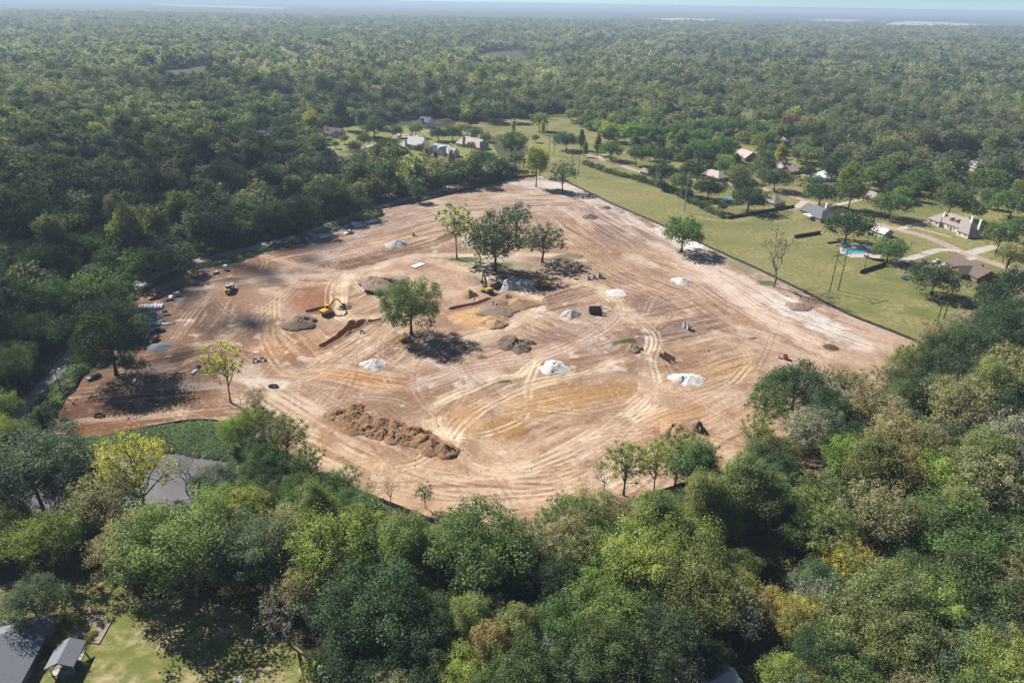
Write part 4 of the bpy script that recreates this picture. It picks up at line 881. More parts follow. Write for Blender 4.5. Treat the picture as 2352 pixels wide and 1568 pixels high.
def scatter_object(name, pos, scale, rotz, idx, col, label):
    me = bpy.data.meshes.new(name); me.vertices.add(len(pos)); me.vertices.foreach_set('co', np.ascontiguousarray(pos, np.float32).ravel())
    a = me.attributes.new('tscale', 'FLOAT_VECTOR', 'POINT'); a.data.foreach_set('vector', np.ascontiguousarray(scale, np.float32).ravel())
    a = me.attributes.new('trot', 'FLOAT_VECTOR', 'POINT'); r = np.zeros((len(pos), 3), np.float32); r[:, 2] = rotz; a.data.foreach_set('vector', r.ravel())
    a = me.attributes.new('tidx', 'INT', 'POINT'); a.data.foreach_set('value', np.ascontiguousarray(idx, np.int32))
    vcol(me, 'tcol', col)
    o = link(name, me)
    ng = bpy.data.node_groups.new(name+'_scatter', 'GeometryNodeTree')
    ng.interface.new_socket('Geometry', in_out='INPUT', socket_type='NodeSocketGeometry'); ng.interface.new_socket('Geometry', in_out='OUTPUT', socket_type='NodeSocketGeometry')
    nd, L = ng.nodes, ng.links
    gi = nd.new('NodeGroupInput'); go = nd.new('NodeGroupOutput'); ip = nd.new('GeometryNodeInstanceOnPoints'); ci = nd.new('GeometryNodeCollectionInfo')
    ci.inputs['Collection'].default_value = PROTO; ci.inputs['Separate Children'].default_value = True; ci.inputs['Reset Children'].default_value = True
    L.new(gi.outputs[0], ip.inputs['Points']); L.new(ci.outputs[0], ip.inputs['Instance']); ip.inputs['Pick Instance'].default_value = True
    for nm, ty, sk in (('tscale', 'FLOAT_VECTOR', 'Scale'), ('trot', 'FLOAT_VECTOR', 'Rotation'), ('tidx', 'INT', 'Instance Index')):
        n = nd.new('GeometryNodeInputNamedAttribute'); n.data_type = ty; n.inputs['Name'].default_value = nm
        L.new(n.outputs['Attribute'], ip.inputs[sk])
    L.new(ip.outputs[0], go.inputs[0])
    md = o.modifiers.new('scatter', 'NODES'); md.node_group = ng
    o['kind'] = 'stuff'; o['label'] = label
    return o
rest = ~solo & (FP[:, 1] > 150); P = FP[rest]; KK = FK[rest]; n = len(P)
isnear = np.hypot(P[:, 0], P[:, 1]) < 1300
fi = {'dg': (0, 6), 'mg': (1, 6), 'gg': (2, 7), 'ol': (3, 8), 'yg': (0, 6), 'br': (4, 9), 'gy': (5, 9), 'or': (4, 9), 'yl': (1, 6), 'rd': (1, 6)}
idx = np.array([fi[k][0 if w else 1] for k, w in zip(KK, isnear)])
col = np.array([TREE_COLS[k] for k in KK])*fg.uniform(0.78, 1.25, n)[:, None]*fg.uniform(0.93, 1.07, (n, 3))*(0.62+0.76*fbm(P[:, 0]/130+5, P[:, 1]/240+8, 3))[:, None]
col = col+0.24*(col.mean(1, keepdims=True)*np.array([1.05, 1.02, 0.95])-col)   # autumn woodland: duller than the garden trees
sc = np.clip(np.exp(fg.normal(-0.22, 0.24, n)), 0.4, 1.35)*(P[:, 2]/8.6)**0.75*(0.72+0.56*fbm(P[:, 0]/70+1, P[:, 1]/90+2, 2))
S3 = np.stack([sc, sc, sc*fg.uniform(0.85, 1.15, n)*np.where(P[:, 2] > 12, 0.8, 1.0)], 1)
scatter_object('forest', np.c_[P[:, :2], np.zeros(n)], S3, fg.uniform(0, 6.28, n), idx, col, 'hazy mixed autumn forest reaching to the horizon')
# undergrowth between the nearer trunks
ug = np.random.default_rng(15); U = np.stack([ug.uniform(-330, 330, 26000), ug.uniform(75, 420, 26000)], 1); U = U[np.abs(U[:, 0]) < 0.8*U[:, 1]+30]
bad = in_poly(U[:, 0], U[:, 1], SITE) | (seg_dist(U[:, 0], U[:, 1], SITE, True) < 1.5) | (seg_dist(U[:, 0], U[:, 1], PW) < 4.5) | in_poly(U[:, 0], U[:, 1], POND)
for poly in (LAWN, YARD, CLEAR1, CLEAR2): bad |= in_poly(U[:, 0], U[:, 1], poly)
for hx, hy, r in HP: bad |= np.hypot(U[:, 0]-hx, U[:, 1]-hy) < r*0.8
bad |= in_poly(U[:, 0], U[:, 1], BANK) | (fbm(U[:, 0]/14, U[:, 1]/14, 3) < 0.46)
U = U[~bad]; n = len(U); uc = np.array([TREE_COLS[k] for k in ug.choice(['mg', 'dg', 'ol', 'yg', 'br', 'gg'], n)])*ug.uniform(.7, 1.2, n)[:, None]
us = ug.uniform(0.45, 1.2, n); scatter_object('undergrowth', np.c_[U, np.zeros(n)], np.stack([us, us, us], 1), ug.uniform(0, 6.28, n), np.full(n, 10), uc, 'tangled undergrowth between the trees')
# creeping weeds on the pond bank and along the road verge
VERGE = GL([(196,792),(150,858),(60,960),(30,1010),(110,1000),(120,950),(165,890),(185,850),(230,835)])
VERGE2 = GL([(420,618),(430,622),(545,603),(610,578),(700,556),(770,532),(830,508),(830,494),(780,516),(700,545),(560,582),(425,615)])
W = np.concatenate([poly_fill(BANK, 5200, ug), poly_fill(VERGE, 2600, ug), poly_fill(VERGE2, 2600, ug)])
n = len(W); wc = np.array([TREE_COLS[k] for k in ug.choice(['mg', 'bg', 'lm', 'mg', 'dg'], n)])*ug.uniform(.7, 1.2, n)[:, None]
us = ug.uniform(0.25, 0.6, n); scatter_object('bank_weeds', np.c_[W, np.zeros(n)+0.05], np.stack([us*1.5, us*1.5, us*0.6], 1), ug.uniform(0, 6.28, n), np.full(n, 10), wc, 'low creeping green weeds on the pond bank and road verge')
# the last kilometres of canopy
def far_canopy():
    ys = np.geomspace(5300, 45000, 170); V = []; k = 260
    for y in ys:
        w = 0.84*y; xs = np.linspace(-w, w, k); z = 6+9*fbm(xs/70, np.full(k, y)/110, 3)+5*(vnoise(xs/900, np.full(k, y)/1500) > 0.4)
        V.append(np.stack([xs, np.full(k, y), z], 1))
    V = np.concatenate(V); dx, dy = proj(V[:, 0], V[:, 1])
    for pl in FAR_FIELDS: V[in_poly(dx, dy, pl), 2] = -2
    i = np.arange(len(ys)*k).reshape(len(ys), k)
    Fq = np.stack([i[:-1, :-1], i[:-1, 1:], i[1:, 1:], i[1:, :-1]], -1).reshape(-1, 4)
    me = np_mesh('far_forest', V, Fq); me.materials.append(ground_mat('far_canopy', [(0.055, 0.068, 0.028), (0.085, 0.085, 0.045), (0.036, 0.048, 0.020)], [0.004, 0.02]))
    o = link('far_forest', me); o['kind'] = 'stuff'; o['label'] = 'distant forest canopy fading into blue haze'
far_canopy()
M_FARF = ground_mat('pale_stubble', [(0.52, 0.42, 0.31), (0.44, 0.36, 0.26), (0.36, 0.33, 0.2)], [0.01, 0.05])
for k, pl in enumerate(FAR_FIELDS):
    sheet('far_field', [G(a, b, 1.5)[:2] for a, b in pl], 1.5, M_FARF)
sheet('power_line_corridor', [tuple(q) for q in np.concatenate([offset_path(np.array(CORRIDOR), 14.0), offset_path(np.array(CORRIDOR), -14.0)[::-1]])], 0.03, M_MEADOW)

# ------------------------------------------------------------------ clouds that shade the western wood, high outside the picture
M_CLOUD = mat('cloud_white', (0.85, 0.86, 0.88), 1.0, 0.1, 0.01)
def cloud(name, spots, alt, label):
    """spots: (photo x, photo y, metres radius) of shade on the ground"""
    g = np.random.default_rng(len(spots)*7+3); b = MB()
    ico = bmesh.new(); bmesh.ops.create_icosphere(ico, subdivisions=1, radius=1.0); iv = [v.co.copy() for v in ico.verts]; iff = [tuple(v.index for v in f.verts) for f in ico.faces]; ico.free()
    off = SUN_VEC*(alt/SUN_VEC[2])
    for cx, cy, r, dens in spots:
        c = G(cx, cy); n = int(dens*r*r/38)
        for i in range(n):
            a = g.uniform(0, 6.28); q = r*math.sqrt(g.random()); e = 1-q/r
            s = g.uniform(4, 10)*(0.55+0.6*e)
            p = Vector((c[0]+q*math.cos(a)+off[0], c[1]+q*math.sin(a)+off[1], alt+g.uniform(0, 50)*e))
            p += Vector((SUN_VEC[0], SUN_VEC[1], 0))*((p.z-alt)/SUN_VEC[2])
            b.add([p+Vector((v.x*s, v.y*s, v.z*s*0.6)) for v in iv], iff)
    o = b.obj(name, M_CLOUD, None, True); o['kind'] = 'structure'; o['label'] = label
CLOUD_SPOTS = [(250,560,120,.50),(120,740,80,.42),(330,880,48,.20),(480,470,120,.46),(690,415,85,.36),(560,640,45,.14),(150,900,55,.12),(100,420,150,.34),(560,350,110,.22),(450,720,40,.16)]
cloud('cloud', CLOUD_SPOTS, 900.0, 'broken fair-weather cloud high above the western wood')
cloud('cloud', [(430,212,170,.34),(640,226,160,.34),(850,242,150,.34),(1060,252,130,.26),(1290,255,110,.18),(800,68,420,.10),(1950,120,260,.12),(2200,105,300,.12)], 900.0, 'ragged string of fair-weather clouds high beyond the houses')

# ------------------------------------------------------------------ haze: the air between here and the horizon
def haze():
    b = MB(); z0, z1 = -6.5, 122.0
    b.box((0, 0, (z0+z1)/2), (96000, 96000, z1-z0)); me = b.mesh('haze')
    m = bpy.data.materials.new('haze_air'); m.use_nodes = True; nt = m.node_tree
    for n in list(nt.nodes): nt.nodes.remove(n)
    out = nt.nodes.new('ShaderNodeOutputMaterial'); v = nt.nodes.new('ShaderNodeVolumePrincipled')
    v.inputs['Color'].default_value = (0.54, 0.69, 0.88, 1); v.inputs['Density'].default_value = HAZE_DENSITY; v.inputs['Anisotropy'].default_value = 0.1
    nt.links.new(v.outputs[0], out.inputs['Volume']); me.materials.append(m)
    o = link('haze', me); o['kind'] = 'stuff'; o['label'] = 'pale blue haze over the distance'
HAZE_DENSITY = 0.00014
haze()
# ------------------------------------------------------------------ houses
M_ROOFS = {'taupe': mat('taupe_shingle', (0.30, 0.255, 0.235), 0.9, 0.25, 3.0), 'slate': mat('slate_shingle', (0.15, 0.155, 0.17), 0.9, 0.25, 3.0), 'near': mat('near_grey_shingle', (0.19, 0.205, 0.235), 0.9, 0.25, 6.0), 'grey': mat('grey_shingle', (0.50, 0.505, 0.515), 0.9, 0.25, 6.0), 'pale': mat('pale_metal_roof', (0.46, 0.47, 0.48), 0.5, 0.15, 1.0),
           'rose': mat('rose_shingle', (0.46, 0.385, 0.35), 0.9, 0.25, 3.0), 'blue': mat('blue_grey_shingle', (0.10, 0.12, 0.155), 0.85, 0.25, 3.0), 'brown': mat('brown_shingle', (0.14, 0.105, 0.09), 0.9, 0.25, 3.0)}
M_WALLS = {'white': mat('white_render', (0.80, 0.79, 0.77), 0.85, 0.1, 0.8), 'cream': mat('cream_render', (0.58, 0.52, 0.43), 0.85, 0.1, 0.8), 'brick': mat('red_brick', (0.26, 0.125, 0.09), 0.9, 0.35, 5.0), 'rosebrick': mat('rose_brick', (0.36, 0.21, 0.165), 0.9, 0.3, 5.0)}
M_GLASS = mat('dark_glass', (0.030, 0.036, 0.045), 0.12, spec=0.6); M_TRIM = mat('white_trim', (0.66, 0.66, 0.65), 0.6); M_DOOR = mat('brown_door', (0.09, 0.055, 0.04), 0.6, 0.3, 4)
def ang(d0, d1):
    a, b = G(*d0), G(*d1); return math.atan2(b[1]-a[1], b[0]-a[0])
def roof_mesh(b, cx, cy, w, d, h, kind, rise, ax):
    o = 0.55; t = 0.18
    if ax == 'y': w, d = d, w
    X, Y = w/2+o, d/2+o; z0 = h-o*rise/(d/2)*0.9; z1 = h+rise
    if kind == 'gable':
        top = [(-X, -Y, z0), (X, -Y, z0), (X, 0, z1), (-X, 0, z1), (X, Y, z0), (-X, Y, z0)]
        fs = [(0, 1, 2, 3), (3, 2, 4, 5)]
        edge_ = [(0, 1), (1, 2), (2, 4), (4, 5), (5, 3), (3, 0)]
    else:
        k = max(w/2-d/2, 0.01)
        top = [(-X, -Y, z0), (X, -Y, z0), (X, Y, z0), (-X, Y, z0), (-k, 0, z1), (k, 0, z1)]
        fs = [(0, 1, 5, 4), (1, 2, 5), (2, 3, 4, 5), (3, 0, 4)]; edge_ = [(0, 1), (1, 2), (2, 3), (3, 0)]
    n = len(top); vs = top+[(x, y, z-t) for x, y, z in top]
    fs = fs+[tuple(i+n for i in reversed(f)) for f in fs]+[(a_, b_, b_+n, a_+n) for a_, b_ in edge_]
    if ax == 'y': vs = [(-y, x, z) for x, y, z in vs]
    b.add([(x+cx, y+cy, z) for x, y, z in vs], fs)
def wall_mesh(b, cx, cy, w, d, h, kind, rise, ax):
    b.box((cx, cy, h/2-0.15), (w, d, h+0.3))
    if kind == 'gable':
        W, D = (w, d) if ax == 'x' else (d, w)
        vs = [(-W/2, -D/2, h), (-W/2, D/2, h), (-W/2, 0, h+rise-0.22), (W/2, -D/2, h), (W/2, D/2, h), (W/2, 0, h+rise-0.22)]
        if ax == 'y': vs = [(-y, x, z) for x, y, z in vs]
        b.add([(x+cx, y+cy, z) for x, y, z in vs], [(0, 1, 2), (3, 5, 4), (0, 2, 5, 3), (1, 4, 5, 2)])
_win = {}
def window(parent, x, y, z, rz, w=1.1, h=1.4):
    k = (w, h)
    if k not in _win:
        f = MB(); f.box((0, 0.02, h/2+0.05), (w+0.2, 0.10, 0.12)); f.box((0, 0.02, -h/2-0.05), (w+0.3, 0.14, 0.12)); f.box((-w/2-0.05, 0.02, 0), (0.1, 0.10, h)); f.box((w/2+0.05, 0.02, 0), (0.1, 0.10, h)); f.box((0, 0.02, 0), (0.06, 0.08, h))
        p = MB(); p.box((0, 0.0, 0), (w, 0.06, h)); _win[k] = (f.mesh('window', M_TRIM), p.mesh('pane', M_GLASS))
    o = link('window', _win[k][0], parent); o.location = (x, y, z); o.rotation_euler = (0, 0, rz)
    g = link('pane', _win[k][1], o); return o
def house(label, dc, axis, blocks, wall='brick', roof='taupe', chim=(), name='house', dorm=(), door=None, nowin=False, z=0.03):
    c = G(*dc); r = empty(name, (c[0], c[1], z), ang(*axis), label, 'house')
    wb, rb = MB(), MB()
    for i, bl in enumerate(blocks):
        cx, cy, w, d, h, kind, rise, ax = bl
        wall_mesh(wb, *bl)
        q = MB(); roof_mesh(q, *bl); q.obj('roof', M_ROOFS[roof], r)
        if nowin: continue
        for sx in (-1, 1):
            n = max(1, int(w/3.6))
            for k in range(n):
                x = cx-w/2+(k+0.5)*w/n
                for zz in ([1.6] if h < 4.5 else [1.6, 4.4]): window(r, x, cy+sx*(d/2+0.03), zz, 0 if sx > 0 else math.pi)
            n = max(1, int(d/4.2))
            for k in range(n):
                y = cy-d/2+(k+0.5)*d/n
                for zz in ([1.6] if h < 4.5 else [1.6, 4.4]): window(r, cx+sx*(w/2+0.03), y, zz, -sx*math.pi/2)
    wb.obj('wall', M_WALLS[wall], r)
    for x, y, zt, s, m in chim:
        q = MB(); q.box((x, y, zt/2+1), (s, s*0.8, zt-2)); q.box((x, y, zt+0.08), (s+0.25, s*0.8+0.25, 0.22)); q.obj('chimney', M_WALLS[m], r)
    for x, y, zz, s in dorm:
        q = MB(); q.box((x, y, zz), (1.5, 1.8, 1.5)); dd = q.obj('dormer', M_WALLS[wall], r)
        q = MB(); roof_mesh(q, x, y, 1.5, 1.9, zz+0.75, 'gable', 0.8, 'y'); q.obj('dormer_roof', M_ROOFS[roof], dd)
        window(dd, x, y+s*0.93, zz, 0 if s > 0 else math.pi, 0.8, 1.0)
    if door:
        x, y, rz = door; q = MB(); q.box((0, 0, 1.05), (1.1, 0.14, 2.1)); dd = q.obj('door', M_DOOR, r); dd.location = (x, y, 0); dd.rotation_euler = (0, 0, rz)
    return r
h = house('large cream house with taupe roof, two dormers and tall white chimneys', (2200,528), ((2145,508),(2255,548)),
      [(0, 0, 17, 11, 3.6, 'gable', 4.6, 'x'), (-12, -1, 9, 12, 3.2, 'hip', 4.0, 'x'), (12, -2.5, 8, 13, 3.2, 'hip', 4.2, 'y'), (-1, 5, 9, 7, 4.2, 'hip', 3.2, 'x')], 'cream', 'taupe', [(8.2, -1, 10.5, 1.1, 'white'), (14.5, -1.5, 10.2, 1.1, 'white'), (-9.5, -3, 8.0, 1.0, 'white')], dorm=[(-2.6, -3.3, 5.4, -1), (1.4, -3.3, 5.4, -1)], door=(0, -5.56, 0))
house('low red brick ranch house with dark taupe roof and brick chimney', (2228,630), ((2190,610),(2262,648)), [(0, 0, 24, 11, 2.9, 'gable', 3.4, 'x'), (2, -6, 8, 7, 2.8, 'gable', 2.6, 'y')], 'brick', 'brown', [(4, 1.5, 6.6, 1.1, 'brick')])
h = house('brick house with dark slate hip roof beside the pool garden', (1880,498), ((1835,482),(1915,512)), [(0, 0, 21, 12, 2.9, 'hip', 3.8, 'x'), (7, -3, 9, 12, 2.9, 'hip', 3.4, 'y')], 'rosebrick', 'slate', [(1, 3.5, 8.2, 1.3, 'white')])
b = MB(); b.box((2, -9.6, 2.5), (6.5, 4.5, 0.14)); pr = b.obj('patio_roof', M_TRIM, h)
for x in (-1, 5): q = MB(); q.box((x, -11.6, 1.2), (0.16, 0.16, 2.45)); q.obj('post', M_TRIM, h)
house('long brick house with rose-taupe roof and white garage gable', (1795,390), ((1760,380),(1850,402)), [(0, 0, 20, 11, 2.9, 'gable', 3.6, 'x'), (11, -4, 11, 9, 2.8, 'gable', 3.0, 'y'), (-11, 1, 8, 9, 2.8, 'gable', 2.6, 'x')], 'brick', 'rose', [(3, 1, 7.6, 1.1, 'brick')])
house('gable house with plain rose-taupe roof and brick end wall', (1713,366), ((1690,360),(1740,378)), [(0, 0, 17, 13, 3.2, 'gable', 4.6, 'x')], 'rosebrick', 'rose')
house('pale metal roofed house behind the palms', (1893,412), ((1870,402),(1915,420)), [(0, 0, 16, 10, 2.9, 'hip', 3.2, 'x')], 'white', 'pale')
house('rose-taupe hip roof house half hidden by dark garden oaks', (1640,410), ((1612,402),(1668,418)), [(0, 0, 19, 11, 2.9, 'hip', 3.4, 'x')], 'brick', 'rose')
house('grey-brown gabled house with brick chimney at the forest edge', (1690,308), ((1670,304),(1715,312)), [(0, 0, 18, 12, 3.2, 'gable', 4.2, 'x'), (8, -5, 8, 8, 3, 'gable', 3, 'y')], 'rosebrick', 'brown', [(-8, 2, 8.5, 1.3, 'brick')])
house('bright white metal roofed house behind the golden garden tree', (1806,331), ((1780,326),(1835,338)), [(0, 0, 19, 11, 2.9, 'gable', 3.0, 'x')], 'rosebrick', 'pale')
house('rose-taupe gable house beside the white metal roof', (1890,343), ((1870,336),(1915,350)), [(0, 0, 15, 10, 2.9, 'gable', 3.8, 'x'), (8, -4, 7, 7, 2.7, 'gable', 2.4, 'y')], 'white', 'rose')
house('taupe hip roof house across the street from the slate roof', (2002,460), ((1980,452),(2030,470)), [(0, 0, 17, 11, 2.9, 'hip', 3.2, 'x')], 'rosebrick', 'taupe')
house('pale roofed house beside the open meadow', (2225,387), ((2205,383),(2250,393)), [(0, 0, 18, 11, 3, 'gable', 3.4, 'x')], 'white', 'pale')
house('small brick garden shed with taupe roof behind the hedge', (1485,401), ((1475,398),(1497,404)), [(0, 0, 8, 6, 2.6, 'gable', 2.0, 'x')], 'rosebrick', 'taupe', name='garden_shed', nowin=True)
house('pale grey roofed house behind the bare garden tree', (1770,468), ((1752,462),(1792,474)), [(0, 0, 15, 10, 2.8, 'hip', 3.0, 'x')], 'cream', 'taupe')
house('small pale roofed pool house between two oaks', (2024,540), ((2012,536),(2040,546)), [(0, 0, 9, 7, 2.6, 'gable', 2.2, 'x')], 'cream', 'grey', name='pool_house')
house('white hip roofed house alone in the dark western wood', (612,315), ((596,312),(632,318)), [(0, 0, 13, 11, 5.6, 'hip', 3.6, 'x'), (10, -3, 8, 9, 3.4, 'hip', 2.8, 'x')], 'white', 'rose', [(-6, 2, 11, 1.0, 'white'), (5, 3, 11, 1.0, 'white')])
house('white walled house with brown roofs by the curving drive', (765,312), ((740,308),(800,314)), [(0, 0, 22, 12, 3.2, 'gable', 4.6, 'x'), (-11, -4, 9, 14, 3.6, 'gable', 4.6, 'y'), (9, -6, 8, 7, 2.8, 'gable', 3, 'y')], 'white', 'brown', [(-6, -2, 9.0, 1.0, 'white')])
house('tall white farmhouse with blue-grey roof and front porch', (980,292), ((960,290),(1000,295)), [(0, 0, 13, 11, 6.0, 'gable', 4.2, 'x'), (0, -7, 13, 3.4, 2.8, 'hip', 1.2, 'x'), (-2, -5, 5, 4, 6.0, 'gable', 3.0, 'y')], 'white', 'blue')
house('low brown roofed house behind the round garden tree', (893,302), ((875,299),(915,306)), [(0, 0, 16, 10, 3, 'hip', 3.2, 'x')], 'rosebrick', 'brown')
house('grand white manor with steep grey roof and tall end chimneys', (960,343), ((935,338),(985,348)), [(0, 0, 19, 11, 5.0, 'gable', 6.0, 'x'), (-10, -5, 8, 10, 3.4, 'hip', 3.6, 'y')], 'white', 'grey', [(-9.3, 0, 13.4, 1.3, 'white'), (9.3, 0, 13.4, 1.3, 'white')])
house('white wing with grey cross gables and one chimney beside the manor', (1020,354), ((995,350),(1050,360)), [(0, 0, 20, 9, 3.4, 'gable', 4.6, 'x'), (4, -5, 8, 8, 3.4, 'gable', 4.2, 'y'), (11, -2, 9, 9, 3.2, 'gable', 4.0, 'x'), (-7, -4, 7, 8, 3.2, 'gable', 3.8, 'y')], 'white', 'grey', [(9, -1, 10, 1.1, 'white')])
house('wide rose roofed house with white chimneys by the mown strip', (1090,338), ((1062,332),(1125,346)), [(0, 0, 24, 12, 3.2, 'gable', 5.0, 'x'), (-11, -3, 9, 12, 3.2, 'hip', 4.4, 'y'), (12, -3, 9, 11, 3.0, 'hip', 4.0, 'y')], 'cream', 'rose', [(-9, 2, 11, 1.2, 'white'), (3, 3, 10.6, 1.1, 'white')])
house('small white cottage peeping out of the wood by the road', (428,552), ((415,556),(445,547)), [(0, 0, 11, 8, 2.9, 'gable', 2.8, 'x')], 'white', 'slate', name='cottage')
house('grey roofed house buried in the western wood', (14,376), ((0,374),(40,378)), [(0, 0, 14, 9, 3, 'gable', 3, 'x')], 'white', 'grey')
house('grey shed roof among trees beside the concrete drive', (212,628), ((200,632),(230,622)), [(0, 0, 9, 7, 2.8, 'gable', 2.0, 'x')], 'white', 'grey', name='garage', nowin=True)
# the near house at the edge of the yard: its east eave runs along the yard
def near_house():
    a, b = G(131, 1413, 2.7), G(50, 1563, 2.7); t = (b-a)[:2]; t /= np.linalg.norm(t); rz = math.atan2(-t[1], -t[0])
    nrm = np.array([-t[1], t[0]]);  nrm = nrm if nrm[0] < 0 else -nrm
    L = 26.0; c = a[:2]+t*(L/2-0.55)+nrm*7.6
    r = empty('house', (c[0], c[1], 0.03), math.atan2(t[1], t[0]), 'grey shingled house at the edge of the patchy back yard', 'house')
    b_ = MB(); wall_mesh(b_, 0, 0, L-1.1, 14, 2.7, 'hip', 3.4, 'x'); b_.obj('wall', M_WALLS['rosebrick'], r)
    q = MB(); roof_mesh(q, 0, 0, L-1.1, 14, 2.7, 'hip', 3.4, 'x'); q.obj('roof', M_ROOFS['near'], r)
    q = MB(); roof_mesh(q, 9, -4, 9, 9, 2.75, 'gable', 3.0, 'y'); q.obj('porch_roof', M_ROOFS['near'], r)
    for x, y in ((-3, -3.5), (-5.5, -2.6)): q = MB(); q.tube((x, y, 3.5), (x, y, 5.0), 0.07); q.obj('vent_pipe', M_DOOR, r)
    for k in range(5): window(r, -10+k*5, -7.03, 1.5, math.pi); window(r, -10+k*5, 7.03, 1.5, 0)
near_house()
def pavilion():
    a, b = G(162, 1463.5, 3.7), G(130, 1523.6, 3.7); m_ = (a+b)/2; t = (b-a)[:2]; L = np.linalg.norm(t)
    r = empty('garden_pavilion', (m_[0], m_[1], 0.03), math.atan2(t[1], t[0]), 'open garden pavilion with grey shingle roof on white posts', 'pavilion')
    w, d = L, 4.2
    q = MB(); roof_mesh(q, 0, 0, w-1.1, d, 2.7, 'gable', 1.1, 'x'); q.obj('roof', M_ROOFS['near'], r)
    for sx in (-1, 1):
        for sy in (-1, 1): q = MB(); q.box((sx*(w/2-0.75), sy*d/2, 1.3), (0.2, 0.2, 2.6)); q.obj('post', M_TRIM, r)
        q = MB(); q.box((0, sx*d/2, 2.52), (w-1.4, 0.14, 0.24)); q.obj('beam', M_TRIM, r)
    q = MB(); q.box((0, 0, 0.06), (w-0.6, d, 0.16)); q.obj('floor_slab', M_CONC, r)
pavilion()
def shed():
    c = G(1655, 1557, 2.4); r = empty('shed', (c[0], c[1], 0), 0.5, 'small shed with pale metal roof hidden under the trees', 'shed')
    q = MB(); wall_mesh(q, 0, 0, 6, 4, 2.2, 'gable', 0.9, 'x'); q.obj('wall', M_WALLS['white'], r); q = MB(); roof_mesh(q, 0, 0, 6, 4, 2.2, 'gable', 0.9, 'x'); q.obj('roof', M_ROOFS['pale'], r)
shed()
# flower bed and small things in the yard
M_MULCH = mat('pale_mulch', (0.34, 0.27, 0.23), 0.95, 0.55, 2.5, bump=0.05); M_BRICKB = M_WALLS['rosebrick']
bed = GL([(178,1425),(222,1410),(262,1416),(240,1462),(228,1478),(210,1474),(196,1458),(172,1466)])
sheet('flower_bed', bed, 0.045, M_MULCH)
p0, p1, p2 = G(262, 1416), G(228, 1478), G(208, 1475)
k = 0
for a, b in ((p0, p1), (p1, p2)):
    n = int(np.linalg.norm(b-a)/0.6)
    for i in range(n):
        p = a+(b-a)*(i+0.5)/n
        if k == 0: q = MB(); q.box((0, 0, 0.12), (0.56, 0.24, 0.24)); e0 = q.mesh('edging_block', M_BRICKB)
        o = link('edging_block', e0); o.location = (p[0], p[1], 0.02); o.rotation_euler = (0, 0, math.atan2(b[1]-a[1], b[0]-a[0])+R_.uniform(-.05, .05)); k += 1
        tagp(o, 'low reddish block in the edging row of the flower bed', 'edging', 'edging blocks of the flower bed')
for a in [(231,1428,10,'dg','dark rounded shrub in the flower bed corner'),(250,1418,5,'lm','tiny lime yellow bush at the flower bed tip'),(215,1449,8,'yl','golden round bush in the middle of the flower bed'),(196,1440,9,'mg','leafy green perennial clump in the flower bed'),(185,1425,12,'ol','loose olive shrub between house and flower bed'),(205,1463,8,'yg','yellow-green clump at the bed front'),(150,1420,13,'ol','straggly shrub against the grey roofed house'),(110,1490,16,'dg','dark shrub between house and pavilion'),(185,1530,14,'dg','dark shrub beside the pavilion posts'),(95,1525,12,'mg','green shrub under the house eave'),(560,1435,14,'lm','bright green sapling bush at the yard edge')]:
    x, y, s = crown_at('shrub', a[0], a[1], a[2]); plant('shrub', x, y, s, a[3], a[4], lod=0)
for a, lb in (((570, 1474), 'round pale concrete cover set in the yard grass'), ((547, 1561), 'cracked round concrete cover near the yard end')):
    c = G(*a); q = MB(); q.tube((0, 0, -0.05), (0, 0, 0.10), 1.0, 0.95, 20); q.tube((0, 0, 0.10), (0, 0, 0.15), 0.35, 0.33, 14); o = q.obj('concrete_cover', M_CONC); o.location = (c[0], c[1], 0.03); tagp(o, lb, 'cover')

# ------------------------------------------------------------------ pool garden
M_POOL = mat('pool_water', (0.05, 0.36, 0.44), 0.08, 0.15, 0.6, spec=0.5); M_DECK = mat('pool_deck', (0.46, 0.38, 0.34), 0.9, 0.2, 1.0)
M_WOOD = mat('weathered_fence', (0.062, 0.055, 0.052), 0.95, 0.4, 2.0); M_BLUE = mat('blue_canvas', (0.02, 0.30, 0.50), 0.8)
sheet('pool_deck', GL([(1928,568),(1960,558),(2000,565),(2030,580),(2020,594),(1985,592),(1955,592),(1930,582)]), 0.10, M_DECK)
_pc = G(1965, 578); pp = []
for i in range(28):
    t = 2*math.pi*i/28; rr = 1+0.16*math.cos(2*t+0.6)+0.1*math.cos(3*t); pp.append((_pc[0]+7.2*rr*math.cos(t), _pc[1]+4.0*rr*math.sin(t)+0.8*math.cos(t)))
sheet('pool_water', pp, 0.135, M_POOL, label='turquoise kidney-shaped swimming pool')
q = MB()
for i in range(28):
    a, b = pp[i], pp[(i+1) % 28]; q.box(((a[0]+b[0])/2, (a[1]+b[1])/2, 0.13), (math.hypot(b[0]-a[0], b[1]-a[1])+0.1, 0.4, 0.12), math.atan2(b[1]-a[1], b[0]-a[0]))
o = q.obj('pool_coping', M_CONC); o['kind'] = 'structure'
sheet('garden_pool_water', GL([(1660,455),(1672,452),(1684,456),(1680,461),(1666,461)]), 0.06, M_POOL)
def umbrella():
    c = G(1938, 565); r = empty('pool_umbrella', (c[0], c[1], 0.1), 0.2, 'bright blue parasol standing on the pool terrace', 'umbrella')
    q = MB(); q.tube((0, 0, 0), (0, 0, 2.7), 0.04); q.obj('pole', M_TRIM, r); q = MB(); q.tube((0, 0, 2.25), (0, 0, 2.85), 1.7, 0.08, 8); q.obj('canopy', M_BLUE, r); q = MB(); q.tube((0, 0, 0), (0, 0, 0.12), 0.3); q.obj('base', M_WOOD, r)
umbrella()
